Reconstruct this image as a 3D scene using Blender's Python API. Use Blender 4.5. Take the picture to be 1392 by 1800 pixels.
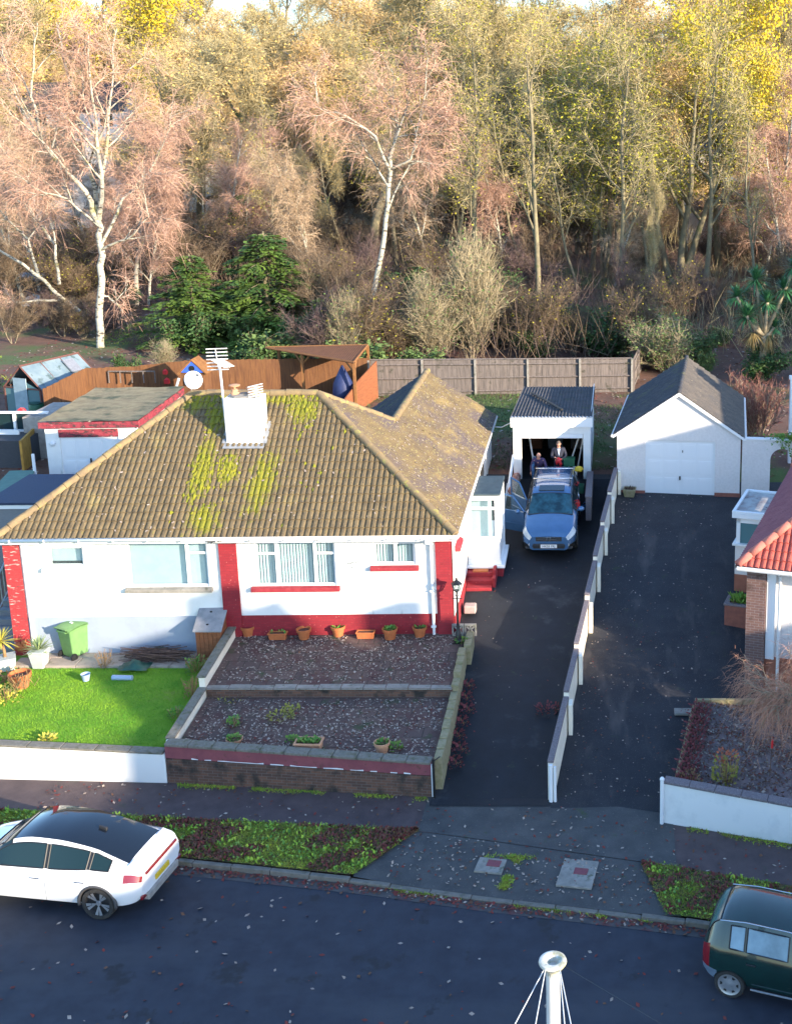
import bpy, bmesh, math, random
import numpy as np
from mathutils import Vector, Matrix
R = math.radians
for o in list(bpy.data.objects): bpy.data.objects.remove(o)
S = bpy.context.scene; C = S.collection
random.seed(7); rng = np.random.default_rng(7)
# ---------------------------------------------------------------- camera (shift lens, as the upright verticals of the photo need)
F, CX, CY, TH, CH = 2030.0, 1085.0, 700.0, R(13), 15.9
cd = bpy.data.cameras.new('camera'); co = bpy.data.objects.new('camera', cd); C.objects.link(co)
cd.sensor_fit = 'VERTICAL'; cd.sensor_height = 24; cd.sensor_width = 24*1392/1800
cd.lens = F/1800*24; cd.shift_x = (696-CX)/1800; cd.shift_y = -(900-CY)/1800
cd.clip_start = .5; cd.clip_end = 3000
co.location = (0, 0, CH); co.rotation_euler = (R(90)-TH, 0, 0)
S.camera = co
# ---------------------------------------------------------------- sky, sun, exposure
AZ, EL = R(57), R(14)
w = bpy.data.worlds.new('World'); S.world = w; w.use_nodes = True
nt = w.node_tree; bg = nt.nodes['Background']
sk = nt.nodes.new('ShaderNodeTexSky'); sk.sky_type = 'NISHITA'; sk.sun_disc = False
sk.sun_elevation = EL; sk.sun_rotation = math.pi-AZ; sk.air_density = 1.0; sk.dust_density = .6; sk.ozone_density = 3.2
nt.links.new(sk.outputs[0], bg.inputs[0]); bg.inputs[1].default_value = .15
sd = bpy.data.lights.new('sun', 'SUN'); so = bpy.data.objects.new('sun', sd); C.objects.link(so)
sd.energy = 3.2; sd.angle = R(.5); sd.color = (1, .83, .62)
sv = Vector((math.sin(AZ)*math.cos(EL), -math.cos(AZ)*math.cos(EL), math.sin(EL)))
so.rotation_euler = sv.to_track_quat('Z', 'Y').to_euler(); so.location = sv*60
S.view_settings.view_transform = 'Standard'; S.view_settings.look = 'None'
S.view_settings.exposure = 2.0; S.view_settings.gamma = 1
S.render.engine = 'CYCLES'
S.cycles.max_bounces = 6; S.cycles.transparent_max_bounces = 12
# ---------------------------------------------------------------- helpers
_c, _s = math.cos(TH), math.sin(TH)
def _ray(px, py):
    u = -(py-CY)/F
    return Vector(((px-CX)/F, _c+u*_s, u*_c-_s))
def at(px, py, z):
    r = _ray(px, py); t = (z-CH)/r.z
    return Vector((r.x*t, r.y*t, z))
def aY(px, py, Y):
    r = _ray(px, py); t = Y/r.y
    return Vector((r.x*t, Y, CH+r.z*t))
def lerp(a, b, t): return a+(b-a)*t
def pw(x, pts):
    if x <= pts[0][0]: return pts[0][1]
    for (a, b), (c, d) in zip(pts, pts[1:]):
        if x <= c: return b+(d-b)*(x-a)/(c-a)
    return pts[-1][1]
class MB:
    """collects shapes; build() links them as ONE mesh object"""
    def __init__(s): s.v = []; s.f = []; s.m = []
    def add(s, vs, fs, m=0):
        n = len(s.v); s.v.extend([tuple(p) for p in vs]); s.f.extend([tuple(i+n for i in f) for f in fs]); s.m.extend([m]*len(fs)); return s
    def box(s, c, size, rz=0, m=0, rx=0, ry=0):
        hx, hy, hz = size[0]/2, size[1]/2, size[2]/2
        M = Matrix.Translation(c) @ Matrix.Rotation(rz, 4, 'Z') @ Matrix.Rotation(ry, 4, 'Y') @ Matrix.Rotation(rx, 4, 'X')
        vs = [M @ Vector((x, y, z)) for x in (-hx, hx) for y in (-hy, hy) for z in (-hz, hz)]
        return s.add(vs, [(0,1,3,2),(4,6,7,5),(0,4,5,1),(2,3,7,6),(0,2,6,4),(1,5,7,3)], m)
    def bx(s, x0, x1, y0, y1, z0, z1, m=0): return s.box(((x0+x1)/2,(y0+y1)/2,(z0+z1)/2), (abs(x1-x0),abs(y1-y0),abs(z1-z0)), m=m)
    def prism(s, pts, d, m=0):
        """planar polygon pts extruded by vector d"""
        n = len(pts); d = Vector(d); vs = [Vector(p) for p in pts]; vs += [p+d for p in vs]
        fs = [tuple(range(n))[::-1], tuple(range(n, 2*n))]+[(i, (i+1) % n, (i+1) % n+n, i+n) for i in range(n)]
        return s.add(vs, fs, m)
    def quad(s, a, b, c, d, m=0): return s.add([a,b,c,d], [(0,1,2,3)], m)
    def tube(s, pts, rs, n=6, m=0, cap=True):
        pts = [Vector(p) for p in pts]; k = len(pts)
        if not hasattr(rs, '__len__'): rs = [rs]*k
        vs = []; up = None
        for i, p in enumerate(pts):
            d = (pts[min(i+1,k-1)]-pts[max(i-1,0)]).normalized()
            if up is None: up = Vector((0,0,1)) if abs(d.z) < .9 else Vector((1,0,0))
            a = d.cross(up)
            if a.length < 1e-4: a = d.cross(Vector((.3,1,.2)))
            a.normalize(); b = a.cross(d).normalized(); up = b
            vs += [p+(a*math.cos(2*math.pi*j/n)+b*math.sin(2*math.pi*j/n))*rs[i] for j in range(n)]
        fs = [(i*n+j, i*n+(j+1)%n, (i+1)*n+(j+1)%n, (i+1)*n+j) for i in range(k-1) for j in range(n)]
        if cap: fs += [tuple(range(n))[::-1], tuple(range((k-1)*n, k*n))]
        return s.add(vs, fs, m)
    def lathe(s, c, prof, n=16, m=0, M=None, closed=False, caps=True):
        """prof: list of (r,z); axis Z through c (or matrix M)"""
        T = Matrix.Translation(c) if M is None else M
        k = len(prof); vs = [T @ Vector((r*math.cos(2*math.pi*j/n), r*math.sin(2*math.pi*j/n), z)) for r, z in prof for j in range(n)]
        fs = [(i*n+j, i*n+(j+1)%n, (i+1)*n+(j+1)%n, (i+1)*n+j) for i in range(k-1) for j in range(n)]
        if closed: fs += [((k-1)*n+j, (k-1)*n+(j+1)%n, (j+1)%n, j) for j in range(n)]
        elif caps: fs += [tuple(range(n))[::-1], tuple(range((k-1)*n, k*n))]
        return s.add(vs, fs, m)
    def blob(s, c, r, n=8, k=5, jit=.0, m=0, rz=0):
        c = Vector(c); rx, ry, rzz = r if hasattr(r, '__len__') else (r, r, r); vs = []
        for i in range(k+1):
            a = math.pi*i/k
            for j in range(n):
                b = 2*math.pi*j/n; q = 1+random.uniform(-jit, jit)
                x, y = rx*math.sin(a)*math.cos(b)*q, ry*math.sin(a)*math.sin(b)*q
                vs.append(c+Vector((x*math.cos(rz)-y*math.sin(rz), x*math.sin(rz)+y*math.cos(rz), rzz*math.cos(a)*q)))
        fs = [(i*n+j, (i+1)*n+j, (i+1)*n+(j+1)%n, i*n+(j+1)%n) for i in range(k) for j in range(n)]
        return s.add(vs, fs, m)
    def arr(s, V, Fs, m=0):
        n = len(s.v); s.v.extend(map(tuple, V.tolist())); s.f.extend([tuple(q) for q in (Fs+n).tolist()]); s.m.extend([m]*len(Fs)); return s
    def build(s, name, mats, parent=None, w=False, smooth=False, bevel=0, auto=None):
        me = bpy.data.meshes.new(name)
        vs = s.v
        if parent is not None and w:
            T = wmat(parent).inverted(); vs = [T @ Vector(p) for p in vs]
        me.from_pydata([tuple(p) for p in vs], [], s.f)
        if not isinstance(mats, (list, tuple)): mats = [mats]
        for q in mats: me.materials.append(q)
        if len(mats) > 1: me.polygons.foreach_set('material_index', s.m)
        me.validate(); me.update()
        o = bpy.data.objects.new(name, me); C.objects.link(o)
        if parent is not None: o.parent = parent
        if bevel:
            bm = bmesh.new(); bm.from_mesh(me); bmesh.ops.remove_doubles(bm, verts=bm.verts, dist=1e-5)
            es = [e for e in bm.edges if len(e.link_faces) == 2 and e.calc_face_angle(0) > .6]
            bmesh.ops.bevel(bm, geom=es, offset=bevel, segments=1, profile=.5, affect='EDGES', clamp_overlap=True)
            bm.to_mesh(me); bm.free()
        if smooth:
            for p in me.polygons: p.use_smooth = True
            if auto is not None or bevel:
                try: me.set_sharp_from_angle(angle=R(auto or 35))
                except Exception: pass
        return o
def wmat(o):
    M = Matrix.Identity(4)
    while o is not None: M = o.matrix_basis @ M; o = o.parent
    return M
def tag(o, label=None, cat=None, group=None, kind=None):
    if label: o['label'] = label
    if cat: o['category'] = cat
    if group: o['group'] = group
    if kind: o['kind'] = kind
    elif label: o['kind'] = 'thing'
    return o
def thing(name, label, cat, loc=(0,0,0), rz=0, group=None):
    o = bpy.data.objects.new(name, None); C.objects.link(o); o.empty_display_size = .2
    o.location = loc; o.rotation_euler = (0,0,rz); return tag(o, label, cat, group)
def struct(mb, name, mats, **k): return tag(mb.build(name, mats, **k), kind='structure')
def stuff(mb, name, mats, **k): return tag(mb.build(name, mats, **k), kind='stuff')
KIDS = {}
def copy_tree(o, parent=None):
    c = o.copy(); C.objects.link(c); c.parent = parent
    for ch in list(o.children): copy_tree(ch, c)
    return c
# ---------------------------------------------------------------- materials
def rgb(c): return (c[0], c[1], c[2], 1)
def mat(name, c1, c2=None, scale=6, lo=.4, hi=.62, rough=.85, bump=0, bscale=None, layers=(), metal=0, spec=.5, coat=0, stretch=(1,1,1), detail=6, emit=None):
    """procedural: base colour, noise second colour, then layers (colour, scale, lo, hi[, stretch]) over it"""
    m = bpy.data.materials.new(name); m.use_nodes = True; t = m.node_tree; N = t.nodes; L = t.links
    b = N['Principled BSDF']; b.inputs['Roughness'].default_value = rough; b.inputs['Metallic'].default_value = metal
    b.inputs['Specular IOR Level'].default_value = spec; b.inputs['Coat Weight'].default_value = coat
    tc = N.new('ShaderNodeTexCoord')
    def noise(sc, st, det=detail):
        mp = N.new('ShaderNodeMapping'); mp.inputs['Scale'].default_value = st; L.new(tc.outputs['Object'], mp.inputs[0])
        n = N.new('ShaderNodeTexNoise'); n.inputs['Scale'].default_value = sc; n.inputs['Detail'].default_value = det; n.inputs['Roughness'].default_value = .62
        L.new(mp.outputs[0], n.inputs['Vector']); return n.outputs['Fac']
    def mask(f, a, z):
        r = N.new('ShaderNodeMapRange'); r.inputs[1].default_value = a; r.inputs[2].default_value = z; L.new(f, r.inputs[0]); return r.outputs[0]
    def mix(fac, a, z):
        x = N.new('ShaderNodeMix'); x.data_type = 'RGBA'; L.new(fac, x.inputs[0])
        if isinstance(a, tuple): x.inputs[6].default_value = a
        else: L.new(a, x.inputs[6])
        x.inputs[7].default_value = z; return x.outputs[2]
    col = rgb(c1)
    if c2 is not None: col = mix(mask(noise(scale, stretch), lo, hi), col, rgb(c2))
    for ly in layers:
        col = mix(mask(noise(ly[1], ly[4] if len(ly) > 4 else (1,1,1)), ly[2], ly[3]), col, rgb(ly[0]))
    if isinstance(col, tuple): b.inputs['Base Color'].default_value = col
    else: L.new(col, b.inputs['Base Color'])
    if bump:
        bp = N.new('ShaderNodeBump'); bp.inputs['Strength'].default_value = bump; bp.inputs['Distance'].default_value = .02
        L.new(noise(bscale or scale*4, (1,1,1)), bp.inputs['Height']); L.new(bp.outputs[0], b.inputs['Normal'])
    return m
def brickmat(name, c1, c2, mortar, bw=.225, bh=.075, ms=.006, rough=.85, layers=(), bump=.5, plan=False):
    m = mat(name, c1, rough=rough); t = m.node_tree; N = t.nodes; L = t.links; b = N['Principled BSDF']
    tc = [n for n in N if n.type == 'TEX_COORD'][0]
    sep = N.new('ShaderNodeSeparateXYZ'); L.new(tc.outputs['Object'], sep.inputs[0])
    ad = N.new('ShaderNodeMath'); L.new(sep.outputs[0], ad.inputs[0])
    if not plan: L.new(sep.outputs[1], ad.inputs[1])
    else: ad.inputs[1].default_value = 0
    cb = N.new('ShaderNodeCombineXYZ'); L.new(ad.outputs[0], cb.inputs[0]); L.new(sep.outputs[1 if plan else 2], cb.inputs[1])
    bk = N.new('ShaderNodeTexBrick'); L.new(cb.outputs[0], bk.inputs['Vector'])
    bk.inputs['Scale'].default_value = 1; bk.inputs['Brick Width'].default_value = bw; bk.inputs['Row Height'].default_value = bh
    bk.inputs['Mortar Size'].default_value = ms; bk.inputs['Mortar Smooth'].default_value = .3
    bk.inputs['Color1'].default_value = rgb(c1); bk.inputs['Color2'].default_value = rgb(c2); bk.inputs['Mortar'].default_value = rgb(mortar)
    col = bk.outputs['Color']
    for ly in layers:
        mp = N.new('ShaderNodeMapping'); mp.inputs['Scale'].default_value = ly[4] if len(ly) > 4 else (1,1,1); L.new(tc.outputs['Object'], mp.inputs[0])
        n = N.new('ShaderNodeTexNoise'); n.inputs['Scale'].default_value = ly[1]; n.inputs['Detail'].default_value = 7; L.new(mp.outputs[0], n.inputs['Vector'])
        r = N.new('ShaderNodeMapRange'); r.inputs[1].default_value = ly[2]; r.inputs[2].default_value = ly[3]; L.new(n.outputs['Fac'], r.inputs[0])
        x = N.new('ShaderNodeMix'); x.data_type = 'RGBA'; L.new(r.outputs[0], x.inputs[0]); L.new(col, x.inputs[6]); x.inputs[7].default_value = rgb(ly[0]); col = x.outputs[2]
    L.new(col, b.inputs['Base Color'])
    bp = N.new('ShaderNodeBump'); bp.inputs['Strength'].default_value = bump; bp.inputs['Distance'].default_value = .01; bp.invert = True
    L.new(bk.outputs['Fac'], bp.inputs['Height']); L.new(bp.outputs[0], b.inputs['Normal'])
    return m
def glassmat(name, tint, clear=.5, rough=.05):
    m = bpy.data.materials.new(name); m.use_nodes = True; t = m.node_tree; N = t.nodes; L = t.links
    b = N['Principled BSDF']; b.inputs['Base Color'].default_value = rgb(tint); b.inputs['Roughness'].default_value = rough
    if clear > 0:
        tr = N.new('ShaderNodeBsdfTransparent'); tr.inputs[0].default_value = (.85,.92,.93,1)
        fr = N.new('ShaderNodeLayerWeight')
        mr = N.new('ShaderNodeMapRange'); mr.inputs[1].default_value = .35; mr.inputs[3].default_value = 1-clear; mr.inputs[4].default_value = 1; L.new(fr.outputs['Facing'], mr.inputs[0])
        mx = N.new('ShaderNodeMixShader'); L.new(mr.outputs[0], mx.inputs[0]); L.new(tr.outputs[0], mx.inputs[1]); L.new(b.outputs[0], mx.inputs[2])
        L.new(mx.outputs[0], N['Material Output'].inputs[0])
    return m
K = {}
K['asphalt'] = mat('asphalt', (.015,.020,.035), (.027,.034,.053), 2.2, .35, .7, .72, .35, 160, [((.075,.075,.08), 220, .62, .72), ((.042,.048,.062), .16, .52, .66, (.5,1.6,1)), ((.012,.015,.022), .9, .6, .66)])
K['drive'] = mat('drive_tarmac', (.005,.007,.012), (.011,.014,.022), 1.6, .35, .7, .75, .4, 150, [((.075,.075,.07), 45, .66, .74), ((.03,.045,.022), 3, .62, .78), ((.05,.05,.055), .8, .6, .75)])
K['drive2'] = mat('worn_drive_tarmac', (.013,.015,.022), (.028,.029,.036), 1.3, .35, .68, .8, .5, 140, [((.16,.15,.14), 38, .62, .7), ((.03,.05,.022), 2.4, .63, .76), ((.07,.06,.06), .7, .56, .72, (2.2,.6,1))])
K['apron'] = mat('crossover_tarmac', (.05,.052,.055), (.085,.085,.085), 1.8, .35, .7, .85, .5, 130, [((.2,.19,.17), 34, .62, .7), ((.05,.07,.03), 3.2, .62, .76), ((.12,.1,.1), 9, .62, .75)])
K['pave'] = mat('pavement_tarmac', (.062,.043,.046), (.105,.074,.074), 2.4, .3, .7, .85, .5, 150, [((.16,.13,.13), 90, .66, .74), ((.04,.055,.03), 1.8, .64, .76)])
K['kerb'] = mat('kerb_concrete', (.13,.12,.105), (.2,.18,.155), 5, .35, .7, .9, .4, 60, [((.1,.1,.07), 6, .55, .7)])
K['conc'] = mat('concrete', (.2,.19,.17), (.32,.3,.27), 4, .35, .7, .9, .4, 60, [((.09,.1,.06), 5, .57, .7)])
K['coping'] = mat('coping_concrete', (.14,.13,.11), (.22,.205,.17), 14, .35, .65, .92, .5, 80, [((.1,.1,.06), 7, .52, .66), ((.45,.43,.38), 50, .66, .72)])
K['soil'] = mat('leafy_soil', (.05,.03,.022), (.11,.05,.04), 3.5, .35, .65, .95, .8, 30, [((.05,.07,.02), .35, .55, .68), ((.16,.08,.05), 22, .58, .68)])
K['wood_floor'] = mat('leaf_litter_ground', (.10,.055,.04), (.17,.085,.06), 1.2, .35, .65, .95, .8, 20, [((.07,.11,.03), .13, .53, .62), ((.25,.14,.08), 16, .6, .7), ((.05,.03,.03), 2.5, .6, .72)])
K['lawn'] = mat('lawn_turf', (.10,.24,.012), (.18,.33,.02), 2.2, .35, .7, .95, .8, 60, [((.16,.2,.04), 1.1, .6, .75)])
K['verge'] = mat('verge_turf', (.05,.06,.02), (.09,.05,.03), 2.6, .42, .56, .95, .8, 40, [((.1,.14,.03), 6, .55, .66)])
K['render'] = mat('white_render', (.80,.80,.78), (.72,.72,.70), 1.1, .45, .72, .85, .3, 120, [((.5,.5,.46), 2.6, .6, .78, (1.4,1.4,.3)), ((.6,.58,.52), 14, .66, .74)])
K['wallrender'] = mat('weathered_white_render', (.78,.79,.77), (.66,.68,.67), 1.5, .5, .7, .85, .3, 120, [((.4,.42,.4), 2.2, .68, .82, (1.5,1.5,.35))])
K['cream'] = mat('cream_render', (.88,.80,.66), (.80,.72,.57), 2, .45, .7, .85, .3, 100, [((.45,.42,.33), 3.5, .64, .8, (1,1,.5))])
K['pinkrender'] = mat('pale_pebbledash', (.74,.7,.68), (.66,.62,.6), 12, .4, .7, .9, .5, 90)
K['shadeplinth'] = mat('shade_blue_grey_plinth', (.3,.35,.43), (.26,.3,.38), 1.2, .45, .7, .8, .2, 90)  # the plinth's shade is put into a bluer, darker grey
K['pvc'] = mat('white_upvc', (.8,.81,.82), rough=.35)
K['gutter'] = mat('white_gutter_plastic', (.72,.73,.73), (.55,.55,.52), 4, .6, .8, .45)
K['redbrick'] = brickmat('red_painted_brick', (.29,.018,.028), (.24,.014,.024), (.2,.018,.027), layers=[((.5,.16,.13), 18, .66, .74), ((.16,.02,.02), 5, .66, .8)])
K['redflake'] = brickmat('flaking_red_painted_brick', (.40,.035,.04), (.34,.028,.034), (.3,.04,.045), layers=[((.62,.4,.36), 9, .6, .68, (.6,.6,2.4)), ((.12,.05,.05), 7, .62, .7, (.6,.6,2))])
K['redpaint'] = mat('red_paint', (.28,.02,.032), (.35,.045,.055), 6, .4, .7, .7, .3, 60, [((.6,.4,.36), 14, .66, .74, (1,1,3))])
K['brownbrick'] = brickmat('brown_brick', (.17,.085,.055), (.085,.048,.038), (.15,.13,.11), layers=[((.03,.026,.022), 3, .5, .68), ((.2,.15,.1), 13, .66, .76)], bump=.8)
K['pierbrick'] = brickmat('purple_brown_brick', (.2,.11,.09), (.15,.085,.08), (.26,.22,.2), layers=[((.1,.06,.05), 4, .55, .7)])
K['maroon'] = mat('maroon_painted_render', (.2,.055,.07), (.26,.075,.085), 3, .4, .7, .8, .3, 60, [((.12,.05,.045), 7, .58, .7)])
K['tile'] = mat('concrete_roof_tile', (.105,.078,.043), (.17,.126,.066), 3.2, .35, .68, .9, .5, 70, [((.24,.19,.08), 1.1, .6, .76), ((.30,.24,.12), 20, .6, .7), ((.05,.045,.04), 7, .6, .7), ((.45,.42,.36), 11, .71, .74)])
K['tile_worn_sunlit'] = mat('sun_gold_worn_roof_tile', (.115,.084,.054), (.19,.138,.068), 1.6, .35, .65, .92, .5, 60, [((.11,.085,.085), .55, .46, .62), ((.30,.22,.085), .5, .58, .72), ((.30,.26,.10), 14, .55, .66), ((.55,.5,.4), 10, .67, .71, (1,2,1))])  # raking sun on the right slope put into golden patches of worn tile
K['ridge'] = mat('ridge_tile', (.17,.125,.075), (.27,.195,.095), 3, .35, .65, .9, .5, 50, [((.35,.33,.08), 4, .58, .68), ((.1,.085,.07), 8, .6, .7)])
K['darktile'] = mat('dark_and_shaded_tile', (.04,.042,.052), (.07,.068,.072), 3, .4, .66, .9, .5, 60, [((.22,.19,.13), 9, .62, .7, (1,1.6,1)), ((.3,.28,.24), 22, .68, .73), ((.1,.1,.05), 1.2, .55, .7)])
K['redtile'] = mat('red_roof_tile', (.38,.07,.055), (.5,.12,.08), 4, .35, .65, .85, .4, 60, [((.2,.05,.06), 2, .56, .72)])
K['moss'] = mat('yellow_green_moss', (.22,.21,.015), (.12,.14,.012), 3, .35, .65, .98, .8, 40)
K['felt'] = mat('mossy_felt', (.21,.165,.095), (.3,.25,.14), 3, .35, .65, .95, .5, 50, [((.26,.2,.1), 12, .62, .72), ((.08,.09,.05), 1.1, .52, .66)])
K['navyfelt'] = mat('navy_felt', (.02,.035,.075), (.03,.05,.1), 30, .4, .6, .7, .3, 120)
K['bluefelt'] = mat('blue_grey_felt', (.035,.06,.075), (.06,.09,.1), 4, .4, .7, .6, .3, 60, [((.02,.03,.03), 10, .62, .72)])
K['flatroof'] = mat('pale_flat_roof', (.42,.42,.4), (.3,.26,.25), 2.2, .42, .6, .8, .2, 40, [((.1,.08,.08), 3.2, .63, .68)])
K['fencebrown'] = mat('brown_fence_timber', (.10,.04,.016), (.17,.075,.026), 2.2, .35, .65, .85, .5, 60, [((.1,.04,.02), 6, .6, .7, (3,3,.3))], stretch=(6,6,.6))
K['fenceold'] = mat('weathered_fence_timber', (.10,.085,.078), (.19,.16,.145), 2.2, .35, .65, .95, .5, 60, [((.24,.21,.2), 5, .62, .72, (4,4,.3)), ((.05,.05,.035), 2, .58, .7)], stretch=(6,6,.5))
K['timber'] = mat('orange_timber', (.25,.115,.035), (.19,.08,.025), 5, .4, .65, .8, .4, 50)
K['yellowtimber'] = mat('yellow_timber', (.48,.26,.05), (.36,.18,.03), 5, .4, .65, .8, .4, 50)
K['shedwood'] = mat('shed_timber', (.26,.09,.035), (.18,.06,.025), 3, .4, .65, .8, .4, 50, stretch=(1,1,8))
K['greymetal'] = mat('galvanised_metal', (.42,.43,.45), (.33,.34,.36), 8, rough=.45, metal=.6)
K['terracotta'] = mat('terracotta', (.46,.14,.045), (.37,.105,.035), 9, .4, .7, .85, .25, 60, [((.6,.4,.28), 16, .68, .76)])
K['terra_pale'] = mat('pale_terracotta', (.55,.3,.18), (.48,.24,.13), 9, .4, .7, .9, .25, 60)
K['potgrey'] = mat('pale_grey_pot', (.42,.46,.44), (.36,.4,.39), 6, .4, .7, .7, .2, 60)
K['stone'] = mat('mossy_stone', (.3,.26,.16), (.22,.2,.1), 9, .4, .65, .95, .6, 40)
K['black'] = mat('black_iron', (.012,.013,.015), rough=.4)
K['rubber'] = mat('tyre_rubber', (.02,.02,.021), (.035,.034,.032), 20, rough=.85)
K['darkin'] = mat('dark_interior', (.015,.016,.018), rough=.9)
K['bingreen'] = mat('green_bin_plastic', (.13,.27,.09), (.11,.23,.08), 6, rough=.55)
K['tarp'] = mat('green_tarpaulin', (.015,.06,.045), (.02,.09,.07), 5, rough=.5)
K['twigs'] = mat('cut_brushwood', (.07,.04,.035), (.13,.08,.06), 12, rough=.95)
K['greenroof'] = mat('green_painted_board', (.05,.15,.12), (.07,.19,.15), 3, rough=.6)
K['greyboard'] = mat('grey_boarding', (.2,.21,.23), (.16,.17,.19), 8, rough=.7, stretch=(1,1,14))
K['bluecover'] = mat('navy_parasol_cover', (.015,.025,.09), (.02,.035,.12), 4, rough=.6, bump=.4, bscale=12)
K['skin'] = mat('skin', (.55,.3,.22), (.5,.24,.17), 20, rough=.55)
K['hair_white'] = mat('white_hair', (.7,.68,.64), (.6,.58,.55), 40, rough=.8)
K['hair_dark'] = mat('grey_brown_hair', (.1,.075,.06), (.16,.13,.11), 40, rough=.8)
K['purple'] = mat('purple_jumper', (.07,.045,.11), (.05,.032,.085), 30, rough=.95, bump=.3, bscale=120)
K['suit'] = mat('navy_suit', (.015,.018,.035), (.022,.025,.045), 30, rough=.85)
K['shirt'] = mat('pale_blue_shirt', (.4,.5,.68), rough=.8)
K['trouser'] = mat('dark_trousers', (.02,.022,.03), rough=.9)
K['redplastic'] = mat('red_plastic', (.55,.02,.025), rough=.45)
K['blueplastic'] = mat('blue_plastic', (.03,.16,.42), rough=.45)
K['greenplastic'] = mat('dark_green_plastic', (.015,.1,.05), rough=.5)
K['yellowplastic'] = mat('yellow_plastic', (.65,.45,.03), rough=.5)
K['whiteplastic'] = mat('white_plastic', (.75,.76,.78), rough=.4)
K['carpet'] = mat('rolled_carpet', (.28,.13,.1), (.45,.3,.24), 7, .45, .6, .95, stretch=(1,1,1))
K['granite'] = mat('speckled_granite_coping', (.13,.11,.12), (.22,.19,.2), 30, .4, .65, .9, .5, 60)
K['leaf_red'] = mat('fallen_red_leaf', (.19,.035,.03), (.13,.03,.025), 9, rough=.9)
K['leaf_pale'] = mat('fallen_pale_leaf', (.40,.33,.28), (.27,.21,.17), 9, rough=.9)
K['leaf_brown'] = mat('fallen_brown_leaf', (.16,.075,.045), (.1,.05,.03), 9, rough=.9)
K['grass'] = mat('grass_blades', (.17,.36,.025), (.42,.50,.05), 1.4, .35, .65, .8)
K['grass_lawn'] = mat('lawn_blades', (.085,.28,.012), (.22,.40,.02), .9, .38, .62, .8)
K['weed'] = mat('weed_leaf', (.08,.22,.035), (.2,.28,.05), 5, rough=.8)
K['yucca'] = mat('yucca_leaf', (.2,.3,.14), (.3,.36,.16), 5, rough=.6)
K['yucca_yellow'] = mat('yellow_yucca_leaf', (.42,.42,.05), (.5,.4,.08), 5, rough=.6)
K['palm_leaf'] = mat('palm_leaf', (.03,.13,.055), (.06,.19,.07), 3, rough=.5)
K['palm_dead'] = mat('dead_palm_leaf', (.26,.19,.07), (.18,.13,.05), 3, rough=.9)
K['deadplant'] = mat('dead_stalk', (.32,.2,.09), (.22,.13,.06), 8, rough=.95)
K['glass_blind'] = glassmat('window_glass', (.30,.42,.45), .86, .04)
K['glass_dark'] = glassmat('dark_window_glass', (.012,.03,.036), 0, .04)
K['glass_dark'].node_tree.nodes['Principled BSDF'].inputs['Specular IOR Level'].default_value = .35
K['glass_porch'] = glassmat('porch_glass', (.10,.2,.22), 0, .12)
K['blind'] = mat('pale_blind', (.50,.60,.62), (.44,.54,.57), 3, rough=.9)
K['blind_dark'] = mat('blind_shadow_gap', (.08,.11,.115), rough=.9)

# moss that has grown into the tiles: streaks inside a few patches of the front slope (object coordinates)
def moss_layer(m, regions, colour=(.20,.19,.012)):
    t = m.node_tree; N = t.nodes; L = t.links; b = N['Principled BSDF']; src = b.inputs['Base Color'].links[0].from_socket
    tc = [n for n in N if n.type == 'TEX_COORD'][0]; acc = None
    for (cx_, cz_, rx_, rz_) in regions:
        sp = N.new('ShaderNodeVectorMath'); sp.operation = 'MULTIPLY_ADD'; sp.inputs[1].default_value = (1/rx_,0,1/rz_); sp.inputs[2].default_value = (-cx_/rx_,0,-cz_/rz_); L.new(tc.outputs['Object'], sp.inputs[0])
        ln = N.new('ShaderNodeVectorMath'); ln.operation = 'LENGTH'; L.new(sp.outputs[0], ln.inputs[0])
        r = N.new('ShaderNodeMapRange'); r.inputs[1].default_value = 1.15; r.inputs[2].default_value = .2; r.inputs[3].default_value = 0; r.inputs[4].default_value = .30; L.new(ln.outputs['Value'], r.inputs[0])
        if acc is None: acc = r.outputs[0]
        else: a = N.new('ShaderNodeMath'); a.operation = 'MAXIMUM'; L.new(acc, a.inputs[0]); L.new(r.outputs[0], a.inputs[1]); acc = a.outputs[0]
    mp = N.new('ShaderNodeMapping'); mp.inputs['Scale'].default_value = (1,.3,.3); L.new(tc.outputs['Object'], mp.inputs[0])
    n = N.new('ShaderNodeTexNoise'); n.inputs['Scale'].default_value = 9; n.inputs['Detail'].default_value = 9; n.inputs['Roughness'].default_value = .72; L.new(mp.outputs[0], n.inputs['Vector'])
    a = N.new('ShaderNodeMath'); a.operation = 'ADD'; L.new(acc, a.inputs[0]); L.new(n.outputs['Fac'], a.inputs[1])
    r = N.new('ShaderNodeMapRange'); r.inputs[1].default_value = .62; r.inputs[2].default_value = .78; L.new(a.outputs[0], r.inputs[0])
    n2 = N.new('ShaderNodeTexNoise'); n2.inputs['Scale'].default_value = 22; L.new(tc.outputs['Object'], n2.inputs['Vector'])
    cm = N.new('ShaderNodeMix'); cm.data_type = 'RGBA'; L.new(n2.outputs['Fac'], cm.inputs[0]); cm.inputs[6].default_value = rgb((.09,.10,.012)); cm.inputs[7].default_value = rgb((.29,.27,.018))
    x = N.new('ShaderNodeMix'); x.data_type = 'RGBA'; L.new(r.outputs[0], x.inputs[0]); L.new(src, x.inputs[6]); L.new(cm.outputs[2], x.inputs[7]); L.new(x.outputs[2], b.inputs['Base Color'])
moss_layer(K['tile'], [(-7.4,6.3,.42,1.1), (-6.65,6.25,.42,.5), (-7.4,7.4,.4,.55), (-4.85,7.6,.7,.42), (-8.15,7.75,.6,.25), (-5.6,6.0,.6,1.0), (-6.2,7.85,2.6,.16), (-7.0,5.2,.7,.5)])
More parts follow.
